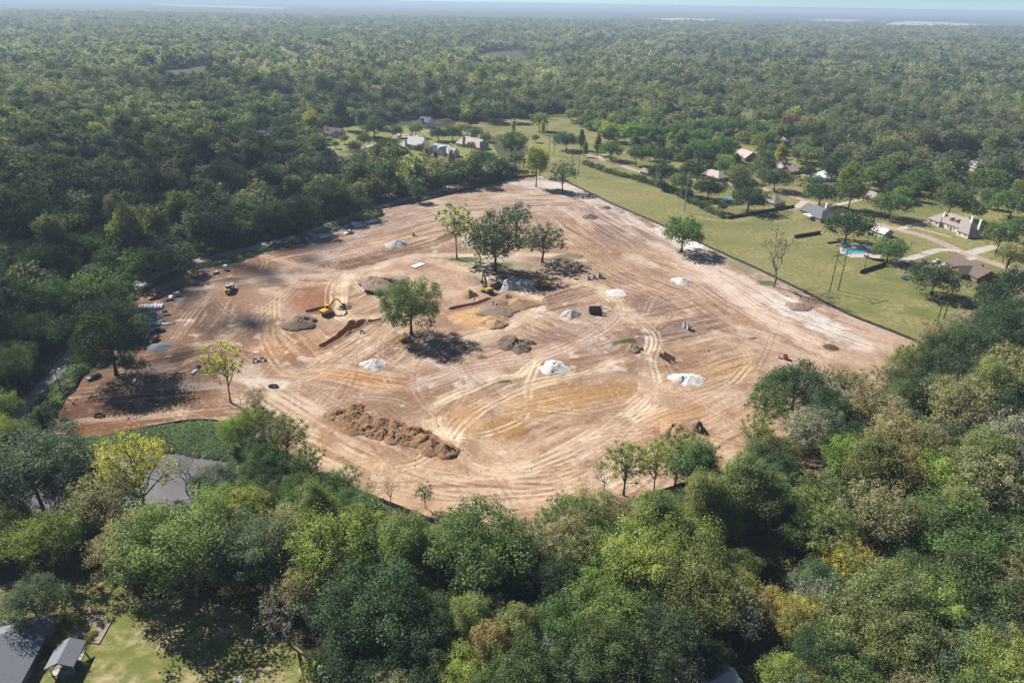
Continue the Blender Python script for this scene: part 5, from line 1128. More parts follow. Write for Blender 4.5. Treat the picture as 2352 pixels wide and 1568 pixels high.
def fence(path, hgt, m, name, label, gap=2.4, board=True):
    P_ = spline([G(*p)[:2] for p in path], 1.0); seg = np.r_[0, np.cumsum(np.linalg.norm(np.diff(P_, axis=0), axis=1))]; n = max(2, int(seg[-1]/gap)); s = np.linspace(0, seg[-1], n+1)
    X = np.interp(s, seg, P_[:, 0]); Y = np.interp(s, seg, P_[:, 1])
    r = empty(name, (X[0], Y[0], 0.02), 0, label, 'fence')
    q = MB(); q.box((0, 0, hgt/2), (1.0, 0.05, hgt)); q.box((0, 0.06, hgt*0.8), (1.0, 0.06, 0.1)); q.box((0, 0.06, hgt*0.25), (1.0, 0.06, 0.1)); pm = q.mesh('panel', m); q = MB(); q.box((0, 0, hgt/2+0.05), (0.12, 0.14, hgt+0.1)); po = q.mesh('post', m)
    for i in range(n+1):
        o = link('post', po, r); o.location = (X[i]-X[0], Y[i]-Y[0], 0)
        if i < n:
            o = link('panel', pm, r); L = math.hypot(X[i+1]-X[i], Y[i+1]-Y[i]); o.location = ((X[i]+X[i+1])/2-X[0], (Y[i]+Y[i+1])/2-Y[0], 0); o.rotation_euler = (0, 0, math.atan2(Y[i+1]-Y[i], X[i+1]-X[i])); o.scale = (L, 1, 1)
    return r
fence([(1672,503),(1745,490),(1824,477)], 1.9, M_WOOD, 'wooden_fence', 'long dark board fence between grass strip and garden')
fence([(1824,547),(1884,537)], 1.9, M_WOOD, 'wooden_fence', 'short dark board fence near the slate roof house')
fence([(1975,628),(2035,609)], 1.9, M_WOOD, 'wooden_fence', 'dark board fence beside the wooden pole below the pool')
fence([(1984,590),(2005,598),(2030,600)], 1.2, M_WOOD, 'wooden_fence', 'low dark fence around the pool terrace')
fence([(1900,560),(1930,556)], 1.0, mat('rail_wood', (0.22, 0.17, 0.13), 0.9, 0.3, 2), 'rail_fence', 'low brown rail fence by the pool garden')
def trampoline(d, label):
    c = G(*d); r = empty('trampoline', (c[0], c[1], 0.03), 0, label, 'trampoline'); q = MB(); q.tube((0, 0, 0.75), (0, 0, 0.82), 1.9, 1.9, 20); q.obj('mat', mat('black_plastic', (0.02, 0.02, 0.022), 0.6), r)
    q = MB(); q.tube((0, 0, 0.80), (0, 0, 0.88), 2.0, 2.0, 20); q.obj('pad', mat('blue_pad', (0.03, 0.06, 0.14), 0.7), r)
    for k in range(4): q = MB(); q.tube((1.8*math.cos(k*1.57), 1.8*math.sin(k*1.57), 0), (1.8*math.cos(k*1.57), 1.8*math.sin(k*1.57), 0.78), 0.05); q.obj('leg', M_TRIM, r)
trampoline((2078, 608), 'round trampoline with blue pad beside the oak behind the pool')
def playset():
    c = G(2075, 641); r = empty('toy_playhouse', (c[0], c[1], 0.02), 0.4, 'small toy playhouse with blue roof on the grass', 'playhouse')
    q = MB(); q.box((0, 0, 0.7), (1.5, 1.3, 1.4)); q.obj('wall', mat('toy_orange', (0.40, 0.13, 0.05), 0.7), r); q = MB(); roof_mesh(q, 0, 0, 1.5, 1.3, 1.4, 'gable', 0.5, 'x'); q.obj('roof', M_BLUE, r)
playset()
# palms
def palm(d, s, label):
    c = G(*d); r = empty('palm_tree', (c[0], c[1], 0.02), R_.uniform(0, 6), label, 'tree', 'palms on the lawn'); q = MB(); q.chain([(0, 0, -.1), (0.1, 0, 2), (0.15, 0.1, 4.2)], [0.28, 0.22, 0.2], 8); q.obj('trunk', M_BARK, r)
    g = np.random.default_rng(int(d[0])); V = []; Fq = []; k = 0
    for f in range(26):
        a = g.uniform(0, 6.28); e = g.uniform(-0.3, 1.2); L = g.uniform(1.5, 2.1)
        for j in range(7):
            t = (j+0.5)/7; rr = L*t*math.cos(e*(1-t*0.9)); zz = 4.2+L*t*math.sin(e)-1.3*t*t
            for sgn in (-1, 1):
                w = 0.5*(1-0.6*t)*sgn; x, y = rr*math.cos(a), rr*math.sin(a)
                V += [(x, y, zz), (x+0.35*math.cos(a), y+0.35*math.sin(a), zz-0.02), (x+0.45*math.cos(a)-w*math.sin(a), y+0.45*math.sin(a)+w*math.cos(a), zz-0.22), (x+0.1*math.cos(a)-w*0.8*math.sin(a), y+0.1*math.sin(a)+w*0.8*math.cos(a), zz-0.2)]; Fq.append([k, k+1, k+2, k+3]); k += 4
    me = np_mesh('crown', np.array(V), np.array(Fq)); vcol(me, 'tint', np.tile([1.0, 0.1, 0], (len(V), 1))); me.materials.append(M_LEAF); o = link('crown', me, r); o.color = (*TREE_COLS['mg'], 1); r.scale = (s, s, s)
for d in ((1821, 424), (1830, 420), (1839, 427), (1857, 414)): palm(d, 1.15, 'short fan palm on the dry lawn before the garage gable')
# clipped hedge row along the grass strip: separate bushes
hp = spline([G(*p)[:2] for p in [(1345,378),(1400,398),(1470,416),(1520,432),(1570,455),(1620,482),(1664,502)]], 1.0); hg = random.Random(9); i = 0
while i < len(hp):
    s = hg.uniform(0.9, 1.9); x, y = hp[i]; c_ = hg.choice(['dg', 'mg', 'dg', 'gg'])
    plant('shrub', x+hg.uniform(-1, 1), y+hg.uniform(-1, 1), s, c_, f"{COLW[c_]} bush in the ragged hedge along the grass strip", f"{COLW[c_]} hedge bushes along the grass strip", lod=1, name='hedge_bush'); i += int(s*2.0)+1
# ------------------------------------------------------------------ machines and vehicles
M_YEL = mat('machine_yellow', (0.62, 0.36, 0.035), 0.45, 0.15, 1.5); M_BLK = mat('black_rubber', (0.022, 0.022, 0.023), 0.8, 0.3, 4); M_STEEL = mat('worn_steel', (0.11, 0.10, 0.095), 0.6, 0.4, 3, metal=0.3); M_DGREY = mat('dark_grey_paint', (0.05, 0.052, 0.055), 0.5)
M_WHT = mat('white_paint', (0.72, 0.73, 0.74), 0.35, coat=0.3); M_RED = mat('red_paint', (0.30, 0.022, 0.02), 0.35, coat=0.3); M_BLKP = mat('black_paint', (0.012, 0.012, 0.014), 0.3, coat=0.4); M_GRYP = mat('grey_paint', (0.16, 0.165, 0.17), 0.35, coat=0.3); M_CHROME = mat('headlamp', (0.75, 0.76, 0.78), 0.2); M_TAN = mat('dusty_tan', (0.50, 0.42, 0.30), 0.8)
def bev(o, w, seg=2):
    bm = bmesh.new(); bm.from_mesh(o.data); bmesh.ops.bevel(bm, geom=[e for e in bm.edges if e.calc_length() > w*2.5], offset=w, segments=seg, affect='EDGES', profile=0.6, clamp_overlap=True); bm.to_mesh(o.data); bm.free(); return o
def at(d, d2, name, label, cat, group=None):
    p = GS(*d); return empty(name, p, ang(d, d2), label, cat, group)
def track_part(r, y, L=4.4, hgt=0.95, w=0.62):
    prof = [(-L/2+0.35, 0), (L/2-0.35, 0), (L/2, 0.4), (L/2-0.2, hgt*0.85), (L/2-0.6, hgt), (-L/2+0.6, hgt), (-L/2+0.2, hgt*0.85), (-L/2, 0.4)]
    q = MB(); q.prism(prof, y-w/2, y+w/2); t = q.obj('track', M_STEEL, r)
    for k in range(14):
        x = -L/2+0.5+k*(L-1.0)/13; q = MB(); q.box((x, y, hgt+0.02), (0.12, w+0.04, 0.07)); q.box((x, y, -0.0), (0.12, w+0.04, 0.05)) if False else None
        if k == 0: sh = q
    q = MB()
    for k in range(14): q.box((-L/2+0.6+k*(L-1.2)/13, y, hgt+0.03), (0.13, w+0.05, 0.06))
    q.obj('track_shoes', M_STEEL, t)
    for k in range(5): q = MB(); q.tube((-L/2+0.6+k*(L-1.2)/4, y-w/2-0.04, 0.42), (-L/2+0.6+k*(L-1.2)/4, y+w/2+0.04, 0.42), 0.26, n=12); q.obj('roller', M_DGREY, t)
def beam2(q, pts, w0, w1, y, th):
    """flat-sided arm through x,z points"""
    n = len(pts)
    for i in range(n-1):
        a, b = Vector((pts[i][0], y, pts[i][1])), Vector((pts[i+1][0], y, pts[i+1][1])); d = (b-a); L = d.length; t0 = i/(n-1)
        q.box((a+b)/2, (L+0.25, th, w0+(w1-w0)*(t0+0.5/(n-1))), 0, -math.atan2(d.z, d.x))
def excavator(d, d2, label, boom, stick, bucket, col=None, armcol=None, s=1.0, under=0.4, group='yellow excavators at work', cwt=None):
    col = col or M_YEL; r = at(d, d2, 'excavator', label, 'excavator', group); r.scale = (s, s, s)
    u = empty('undercarriage', (0, 0, 0), under); u.parent = r
    for y in (-1.25, 1.25): track_part(u, y)
    q = MB(); q.box((0, 0, 0.75), (2.6, 1.9, 0.5)); q.tube((0, 0, 0.95), (0, 0, 1.25), 0.85, n=18); q.obj('chassis', M_DGREY, u)
    q = MB(); q.box((-0.5, 0, 1.62), (3.9, 2.7, 0.75)); q.box((-1.3, -0.05, 2.2), (2.2, 2.5, 0.5)); bev(q.obj('body', col, r), 0.07)
    q = MB(); q.box((-2.45, 0, 1.85), (0.8, 2.75, 1.15)); bev(q.obj('counterweight', cwt or col, r), 0.14)
    q = MB(); q.box((0.75, 0.88, 2.45), (1.75, 0.95, 1.6), taper=0.9); c = bev(q.obj('cab', col, r), 0.06)
    q = MB(); q.box((0.80, 0.88, 2.60), (1.72, 1.0, 0.95), taper=0.93); q.obj('cab_glass', M_GLASS, c)
    q = MB(); q.box((0.75, 0.88, 3.30), (1.6, 0.92, 0.12)); q.obj('cab_roof', armcol or col, c)
    q = MB(); q.tube((-1.2, -0.7, 2.4), (-1.2, -0.7, 3.1), 0.08); q.obj('exhaust_pipe', M_DGREY, r)
    q = MB(); beam2(q, boom, 0.75, 0.5, -0.1, 0.45); bo = bev(q.obj('boom', armcol or col, r), 0.05)
    q = MB(); q.tube((boom[0][0]+0.5, -0.42, boom[0][1]-0.2), (boom[len(boom)//2][0], -0.42, boom[len(boom)//2][1]-0.15), 0.1); q.tube((boom[0][0]+0.5, 0.22, boom[0][1]-0.2), (boom[len(boom)//2][0], 0.22, boom[len(boom)//2][1]-0.15), 0.1); q.obj('boom_cylinder', M_STEEL, bo)
    q = MB(); beam2(q, stick, 0.55, 0.32, -0.1, 0.34); st = q.obj('stick', armcol or col, r)
    q = MB(); m_ = boom[len(boom)//2]; q.tube((m_[0]+0.3, -0.1, m_[1]+0.5), (stick[0][0], -0.1, stick[0][1]+0.45), 0.09); q.obj('stick_cylinder', M_STEEL, st)
    e = stick[-1]; q = MB(); a = bucket; prof = [(0, 0.15), (0.55, 0.1), (0.95, -0.35), (0.85, -0.95), (0.35, -1.2), (-0.25, -1.1), (0.15, -0.9), (0.55, -0.75), (0.65, -0.4), (0.3, -0.1)]
    ca, sa = math.cos(a), math.sin(a); q.prism([(e[0]+x*ca-z*sa, e[1]+x*sa+z*ca) for x, z in prof], -0.75, 0.55); q.obj('bucket', M_STEEL, r)
    return r
BM = [(0.5, 1.9), (1.4, 3.6), (3.2, 4.9), (5.4, 4.3)]
excavator((753,722), (790,706), 'yellow excavator reaching over the orange pit beside the lone oak', BM, [(4.9, 4.7), (5.4, 4.3), (7.2, 1.9)], -0.9, s=1.12)
excavator((1119,671), (1105,661), 'yellow excavator with dark raised boom at the long trench', [(0.5, 1.9), (1.2, 4.2), (2.2, 6.2), (3.8, 7.4)], [(3.4, 7.9), (3.8, 7.4), (4.7, 3.4)], -1.2, armcol=M_DGREY, cwt=M_GRYP, s=1.1)
excavator((1249,659), (1222,661), 'yellow excavator with folded arm beside the grey gravel heap', [(0.5, 1.9), (1.5, 3.4), (3.2, 4.0), (4.9, 3.5)], [(4.4, 3.9), (4.9, 3.5), (4.5, 1.2)], -2.2, s=1.08)
excavator((449,637), (443,622), 'small yellow excavator parked at the road verge', [(0.5, 1.9), (1.1, 3.8), (2.1, 5.2), (3.4, 5.4)], [(3.0, 5.8), (3.4, 5.4), (4.6, 3.4)], -1.2, s=0.85)
def wheel(r, x, y, R, w, name='wheel', rim=None):
    q = MB(); q.tube((x, y-w/2, R), (x, y+w/2, R), R, n=16); t = q.obj(name, M_BLK, r, False); bev(t, R*0.12, 1)
    q = MB(); q.tube((x, y-w/2-0.015, R), (x, y+w/2+0.015, R), R*0.55, n=12); q.obj('rim', rim or M_GRYP, t)
def dozer(d, d2, label):
    r = at(d, d2, 'bulldozer', label, 'bulldozer')
    for y in (-0.95, 0.95): track_part(r, y, 3.6, 0.95, 0.5)
    q = MB(); q.box((0.7, 0, 1.25), (2.0, 1.2, 0.95)); bev(q.obj('engine_hood', M_YEL, r), 0.08)
    q = MB(); q.box((-0.8, 0, 1.2), (1.5, 1.5, 0.7)); bev(q.obj('body', M_YEL, r), 0.06)
    c = empty('cab', (0, 0, 0)); c.parent = r
    for x in (-1.4, -0.1):
        for y in (-0.65, 0.65): q = MB(); q.box((x, y, 2.2), (0.12, 0.12, 1.5)); q.obj('cab_post', M_DGREY, c)
    q = MB(); q.box((-0.75, 0, 3.0), (1.7, 1.6, 0.14)); q.obj('cab_roof', M_TAN, c)
    q = MB(); q.prism([(2.1, 0.05), (2.35, 0.2), (2.25, 0.7), (2.4, 1.15), (2.28, 1.18), (2.1, 0.7)], -1.55, 1.55); q.obj('blade', M_STEEL, r)
    for y in (-1.35, 1.35): q = MB(); q.box((1.1, y, 0.5), (2.2, 0.14, 0.2)); q.obj('push_arm', M_YEL, r)
dozer((661,567), (672,563), 'yellow bulldozer with tan canopy near the concrete boxes')
def roller(d, d2, label):
    r = at(d, d2, 'soil_roller', label, 'roller')
    q = MB(); q.tube((1.6, -1.0, 0.75), (1.6, 1.0, 0.75), 0.75, n=22); q.obj('drum', M_STEEL, r)
    q = MB(); q.box((1.6, 1.1, 0.8), (2.0, 0.14, 0.4)); q.box((1.6, -1.1, 0.8), (2.0, 0.14, 0.4)); q.box((0.55, 0, 0.8), (0.2, 2.3, 0.4)); q.obj('drum_frame', M_YEL, r)
    q = MB(); q.box((-1.3, 0, 1.3), (2.3, 1.5, 0.9)); bev(q.obj('engine_hood', M_YEL, r), 0.1)
    for y in (-0.85, 0.85): wheel(r, -1.3, y, 0.7, 0.45)
    q = MB(); q.box((-0.05, 0, 1.2), (0.9, 1.4, 0.3)); q.box((-0.2, 0, 1.6), (0.45, 0.5, 0.5)); q.obj('operator_platform', M_DGREY, r)
    for y in (-0.65, 0.65): q = MB(); q.box((-0.4, y, 2.1), (0.1, 0.1, 1.5)); q.obj('roll_bar', M_TAN, r)
    q = MB(); q.box((-0.1, 0, 2.88), (1.4, 1.5, 0.1)); q.obj('canopy', M_TAN, r)
roller((931,782), (943,777), 'yellow soil roller parked in the shade edge of the lone oak')
def tractor(d, d2, label):
    r = at(d, d2, 'compact_loader', label, 'loader')
    for x in (-0.75, 0.75):
        for y in (-0.75, 0.75): wheel(r, x, y, 0.42, 0.32)
    q = MB(); q.box((-0.3, 0, 0.95), (2.1, 1.15, 0.8)); bev(q.obj('body', M_RED, r), 0.08)
    q = MB(); q.box((0.0, 0, 1.75), (1.2, 1.0, 0.9), taper=0.85); q.obj('cab', M_DGREY, r)
    for y in (-0.72, 0.72): q = MB(); beam2(q, [(-1.2, 1.6), (0.6, 1.3), (1.5, 0.5)], 0.2, 0.16, y, 0.12); q.obj('lift_arm', M_RED, r)
    q = MB(); q.prism([(1.4, 0.1), (2.2, 0.05), (2.2, 0.12), (1.6, 0.2), (1.5, 0.8), (1.4, 0.8)], -0.9, 0.9); q.obj('bucket', M_STEEL, r)
tractor((706,560), (700,563), 'small red loader among the concrete boxes')
def dump_truck(d, d2, label):
    r = at(d, d2, 'dump_truck', label, 'truck')
    for x in (2.6, -1.2, -2.9):
        for y in (-1.1, 1.1): wheel(r, x, y, 0.85, 0.62, rim=M_YEL)
    q = MB(); q.box((-0.2, 0, 1.05), (7.2, 1.0, 0.5)); q.obj('chassis', M_DGREY, r)
    q = MB(); q.prism([(2.2, 1.2), (4.3, 1.1), (4.35, 1.7), (3.9, 2.15), (2.2, 2.25)], -1.1, 1.1); bev(q.obj('hood', M_YEL, r), 0.12)
    q = MB(); q.box((4.36, 0, 1.5), (0.08, 1.5, 0.5)); q.obj('grille', M_BLK, r)
    for y in (-0.9, 0.9): q = MB(); q.box((4.36, y, 1.75), (0.1, 0.32, 0.22)); q.obj('headlight', M_CHROME, r); q = MB(); q.box((2.6, y*1.25, 1.85), (1.9, 0.5, 0.12)); q.obj('mudguard', M_YEL, r)
    q = MB(); q.box((1.9, 0, 2.45), (1.5, 1.9, 1.7), taper=0.9); c = bev(q.obj('cab', M_YEL, r), 0.1)
    q = MB(); q.box((1.94, 0, 2.65), (1.52, 1.95, 0.75), taper=0.95); q.obj('cab_glass', M_GLASS, c)
    # open dump body
    q = MB(); a = [(-4.6, 2.3), (-3.6, 1.35), (0.7, 1.35), (0.9, 2.9)]; q.prism([(x, z) for x, z in a]+[(0.75, 2.9), (0.58, 1.5), (-3.55, 1.5), (-4.5, 2.35)], -1.45, 1.45)
    for y in (-1.45, 1.37): q.prism([(-4.6, 2.3), (-3.6, 1.35), (0.7, 1.35), (0.9, 2.9), (-3.8, 2.75)], y, y+0.08)
    q.obj('dump_body', M_WHT, r); q = MB(); q.box((1.05, 0, 2.75), (0.12, 2.9, 0.9)); q.obj('headboard', M_YEL, r)
dump_truck((528,668), (521,681), 'yellow articulated dump truck with white bed driving across the clearing')
CAR_KINDS = {
    'pickup': dict(L=5.6, W=1.95, low=[(-2.8, .45), (-2.75, .98), (-0.95, 1.0), (1.0, 1.02), (2.3, .98), (2.75, .82), (2.8, .45)], cab=[(-0.95, 1.0), (-0.75, 1.78), (0.35, 1.80), (1.05, 1.02)], ax=(1.75, -1.75)),
    'suv': dict(L=4.8, W=1.9, low=[(-2.4, .45), (-2.38, 1.0), (-2.0, 1.02), (0.9, 1.02), (1.9, .98), (2.35, .78), (2.4, .45)], cab=[(-2.25, 1.0), (-1.95, 1.66), (0.05, 1.72), (0.95, 1.02)], ax=(1.45, -1.45)),
    'sedan': dict(L=4.7, W=1.8, low=[(-2.35, .42), (-2.3, .92), (-1.5, .98), (0.9, .95), (1.9, .86), (2.3, .68), (2.35, .42)], cab=[(-1.75, .96), (-1.0, 1.40), (0.15, 1.42), (0.95, .95)], ax=(1.4, -1.4))}
def car(kind, d, d2, paint, label, name=None):
    k = CAR_KINDS[kind]; r = at(d, d2, name or {'pickup': 'pickup_truck', 'suv': 'parked_car', 'sedan': 'parked_car'}[kind], label, 'car' if kind != 'pickup' else 'pickup'); W = k['W']/2
    q = MB(); q.prism(k['low'], -W, W); bev(q.obj('body', paint, r), 0.09)
    q = MB(); c = k['cab']; n = len(c); zc = min(z for _, z in c)
    vs = [(x, -W*(0.96-0.12*(z > zc+.2)), z) for x, z in c]+[(x, W*(0.96-0.12*(z > zc+.2)), z) for x, z in c]
    q.add(vs, [tuple(range(n)), tuple(range(n, 2*n))[::-1]]+[((i+1) % n, i, n+i, n+(i+1) % n) for i in range(n)]); g = bev(q.obj('window', M_GLASS, r), 0.05)
    q = MB(); z = c[1][1]; q.box(((c[1][0]+c[2][0])/2, 0, z+0.01), (c[2][0]-c[1][0]+0.25, W*1.62, 0.07)); bev(q.obj('roof', paint, r), 0.02)
    for x in ((c[1][0]+c[2][0])/2,):
        for y in (-W*0.9, W*0.9): q = MB(); q.box((x, y, (z+zc)/2), (0.09, 0.08, z-zc)); q.obj('pillar', paint, r)
    for x in k['ax']:
        for y in (-W+0.1, W-0.1): wheel(r, x, y, 0.38, 0.26)
    for y in (-W*0.72, W*0.72): q = MB(); q.box((k['L']/2-0.08, y, 0.72), (0.14, 0.34, 0.16)); q.obj('headlight', M_CHROME, r); q = MB(); q.box((-k['L']/2+0.03, y, 0.82), (0.08, 0.26, 0.16)); q.obj('tail_light', M_RED, r)
    if kind == 'pickup':
        q = MB(); q.box((-1.85, 0, 0.985), (1.7, W*1.7, 0.04)); q.obj('bed_floor', M_BLK, r)
        for y in (-W+0.06, W-0.06): q = MB(); q.box((-1.87, y, 1.1), (1.8, 0.1, 0.26)); q.obj('bed_side', paint, r)
        q = MB(); q.box((-2.74, 0, 1.1), (0.09, W*1.9, 0.26)); q.obj('tailgate', paint, r)
    return r
car('pickup', (802,536), (786,540), M_WHT, 'white pickup truck parked by the pipe stacks along the road')
car('pickup', (363,676), (345,678), M_GRYP, 'grey pickup truck parked behind the red pickup under trees')
car('pickup', (357,685), (340,689), M_RED, 'dark red pickup truck parked beside the grey pickup')
car('suv', (402,681), (386,686), M_WHT, 'white sport utility car parked near the pickups')
car('pickup', (361,762), (340,764), M_BLKP, 'black pickup truck parked beside the long white pipes')
car('suv', (353,784), (345,789), M_RED, 'bright red car half under the broad roadside oak')
car('sedan', (216,868), (206,872), M_BLKP, 'black saloon car parked alone on the dirt by the road')
car('suv', (905,309), (893,310), M_BLKP, 'black car on the driveway of the white farmhouse')
car('sedan', (2150,602), (2135,606), M_WHT, 'white car on the drive beside the wide dark oak')
car('suv', (2120,603), (2108,607), M_GRYP, 'grey car on the drive behind the oak near the brick ranch')
car('suv', (2152,510), (2140,512), M_WHT, 'white car parked in front of the cream dormer house')
def trailer(d, d2, label, load=True):
    r = at(d, d2, 'utility_trailer', label, 'trailer')
    q = MB(); q.box((0, 0, 0.55), (3.6, 1.7, 0.12)); q.obj('deck', M_DGREY, r); q = MB(); q.box((2.4, 0, 0.5), (1.3, 0.12, 0.1)); q.obj('drawbar', M_DGREY, r)
    for y in (-0.95, 0.95): wheel(r, -0.2, y, 0.34, 0.2)
    if load: q = MB(); q.box((-0.6, 0, 0.95), (1.2, 1.2, 0.66)); bev(q.obj('water_tank', M_WHT, r), 0.1); q = MB(); q.box((0.8, 0, 0.8), (0.8, 1.0, 0.4)); q.obj('tool_box', M_STEEL, r)
trailer((496,629), (484,633), 'dark flat trailer loaded with a white tank by the portable toilet')
trailer((389,689), (380,691), 'small trailer with white tank beside the white sport utility car')
def dumpster(d, d2, label):
    r = at(d, d2, 'steel_bin', label, 'bin'); q = MB()
    for a in (((0, -.7, .5), (1.7, .06, 1.0)), ((0, .7, .5), (1.7, .06, 1.0)), ((-.85, 0, .5), (.06, 1.4, 1.0)), ((.85, 0, .5), (.06, 1.4, 1.0)), ((0, 0, .05), (1.7, 1.4, .08))): q.box(*a)
    q.obj('shell', M_STEEL, r); q = MB(); q.box((0, -.72, .95), (1.85, .1, .1)); q.box((0, .72, .95), (1.85, .1, .1)); q.obj('rim', M_DGREY, r)
dumpster((471,634), (478,632), 'small dark steel bin beside the parked small excavator')
def toilet():
    r = at((519,621), (512,625), 'portable_toilet', 'white portable toilet cabin by the green pipes', 'toilet'); q = MB(); q.box((0, 0, 1.15), (1.3, 1.3, 2.2)); bev(q.obj('cabin', M_WHT, r), 0.05)
    q = MB(); q.box((0, 0, 2.33), (1.45, 1.45, 0.16), taper=0.85); q.obj('roof', M_TRIM, r); q = MB(); q.box((0, -0.67, 1.1), (0.8, 0.05, 1.9)); dd = q.obj('door', M_GRYP, r); q = MB(); q.box((0.3, -0.71, 1.1), (0.06, 0.05, 0.2)); q.obj('handle', M_BLK, dd); r.scale = (1.25, 1.25, 1.1)
toilet()
# ------------------------------------------------------------------ pipes, concrete boxes, trench boxes
M_PVC = mat('white_pvc', (0.78, 0.80, 0.83), 0.5, 0.08, 0.6); M_GPIPE = mat('grey_concrete_pipe', (0.25, 0.27, 0.29), 0.85, 0.3, 2); M_GREEN = mat('green_pvc', (0.03, 0.30, 0.20), 0.5); M_CBOX = mat('cast_concrete', (0.40, 0.42, 0.45), 0.9, 0.25, 2.0); M_RUST = mat('rusty_steel', (0.115, 0.060, 0.040), 0.85, 0.5, 2.5, metal=0.1); M_PINKP = mat('red_clay_pipe', (0.36, 0.13, 0.11), 0.7, 0.2, 3)
_pm = {}
def pipe(L, rad, m, loc, rz, label, group, tilt=0.0, name='pipe'):
    k = (L, rad, m.name)
    if k not in _pm:
        q = MB(); n = 12; ri = rad*0.84; vs = []
        for x in (-L/2, L/2):
            for rr in (rad, ri):
                for i in range(n): t = 2*math.pi*i/n; vs.append((x, rr*math.cos(t), rr*math.sin(t)))
        fs = []
        for i in range(n):
            j = (i+1) % n; fs += [(i, j, 2*n+j, 2*n+i), (n+i, 3*n+i, 3*n+j, n+j), (i, n+i, n+j, j), (2*n+i, 2*n+j, 3*n+j, 3*n+i)]
        q.add(vs, fs); b_ = [(-L/2-0.01, rad*1.12), (-L/2+0.35, rad*1.12)]
        q.tube((-L/2+0.0, 0, 0), (-L/2+0.35, 0, 0), rad*1.1, n=12, caps=False); _pm[k] = q.mesh('pipe', m, True)
        bm = bmesh.new(); bm.from_mesh(_pm[k]); bm.to_mesh(_pm[k]); bm.free()
    o = link(name, _pm[k]); o.location = loc; o.rotation_euler = (0, tilt, rz); return tagp(o, label, 'pipe', group)
def pipe_stack(d, d2, L, rad, n, rows, m, label, group, gap=1.02, jit=0.1, lift=0.0):
    """pipes lie along d->d2 side by side; rows > 1 piles them"""
    c = GS(*d); rz = ang(d, d2); t = Vector((math.cos(rz), math.sin(rz), 0)); nn = Vector((-t.y, t.x, 0))
    for j in range(rows):
        for i in range(n-j):
            off = (i-(n-1-j)/2)*2*rad*gap; p = c+nn*off+t*R_.uniform(-jit, jit)*L*0.3; p.z = c.z+rad+j*rad*1.74+lift
            pipe(L, rad, m, p, rz+R_.uniform(-.012, .012), label, group)
pipe_stack((327,708),(331,696), 4.6, 0.50, 3, 1, M_PVC, 'short white drain pipe in the row pointing at the road', 'short white pipes in a row', 1.12); pipe_stack((343,707),(347,695), 4.6, 0.50, 3, 1, M_PVC, 'short white drain pipe in the row pointing at the road', 'short white pipes in a row', 1.12)
pipe_stack((353,706),(356,694), 4.6, 0.50, 2, 1, M_PVC, 'short white drain pipe in the row pointing at the road', 'short white pipes in a row', 1.12); pipe_stack((365,706),(368,694), 4.6, 0.50, 3, 1, M_PVC, 'short white drain pipe in the row pointing at the road', 'short white pipes in a row', 1.12)
pipe_stack((322,731),(332,722), 5.0, 0.34, 5, 1, M_PVC, 'white pipe leaning askew over the grey pipe pile', 'askew white pipes'); pipe_stack((345,722),(360,719), 4.0, 0.30, 6, 2, M_GPIPE, 'grey concrete pipe in the low pile behind the cars', 'grey concrete pipes'); pipe_stack((342,733),(360,733), 5.5, 0.32, 7, 2, M_GPIPE, 'grey concrete pipe in the low pile behind the cars', 'grey concrete pipes')
pipe_stack((362,731),(375,727), 3.5, 0.30, 5, 1, M_GPIPE, 'grey concrete pipe in the low pile behind the cars', 'grey concrete pipes'); pipe_stack((384,724),(392,724), 2.6, 0.32, 1, 1, M_GPIPE, 'lone grey pipe lying beside the pile', 'lone grey pipes'); pipe_stack((378,716),(384,716), 1.6, 0.36, 2, 1, M_GPIPE, 'lone grey pipe lying beside the pile', 'lone grey pipes')
pipe_stack((338,745),(360,744), 7.0, 0.30, 5, 1, M_PVC, 'long white water pipe lying beside the black pickup', 'long white pipes'); pipe_stack((380,745),(402,744), 7.0, 0.28, 3, 1, M_PVC, 'long white water pipe lying beside the black pickup', 'long white pipes')
pipe_stack((328,755),(345,754), 5.0, 0.30, 5, 1, M_GPIPE, 'grey pipe half under the broad oak', 'grey pipes under the oak'); pipe_stack((330,775),(336,766), 3.2, 0.34, 4, 1, M_PVC, 'short white pipe beside the bright red car', 'white pipes by the red car')
for d, d2, n in (((733,541),(750,537),7), ((748,544),(765,540),3)): pipe_stack(d, d2, 7.5, 0.34, n, 1, M_PVC, 'white pipe in the stack next to the concrete boxes', 'white pipes by the concrete boxes')
for d, d2, n in (((789,522),(805,516),5),): pipe_stack(d, d2, 7.5, 0.32, n, 1, M_PVC, 'white pipe in the stack beside the white pickup', 'white pipes by the white pickup')
for d, d2, n in (((815,514),(835,508),8), ((827,519),(845,514),3)): pipe_stack(d, d2, 7.5, 0.32, n, 1, M_PVC, 'white pipe in the long stack up the verge', 'white pipes up the verge')
pipe_stack((854,509),(874,505), 8.0, 0.30, 8, 1, M_PVC, 'white pipe in the last stack up the verge', 'white pipes at the stack end'); pipe_stack((790,527),(806,522), 6.0, 0.16, 4, 1, M_GREEN, 'thin green pipe in front of the white stack', 'thin green pipes by the stack')
pipe_stack((517,598),(540,594), 6.5, 0.18, 5, 1, M_GREEN, 'green pipe lying on the verge behind the toilet', 'green pipes on the verge'); pipe_stack((508,601),(530,597), 5.5, 0.16, 3, 1, M_PVC, 'thin white pipe lying on the verge behind the toilet', 'thin white pipes on the verge'); pipe_stack((496,613),(502,612), 1.5, 0.3, 1, 1, M_GREEN, 'stub of green pipe beside the flat trailer', None)
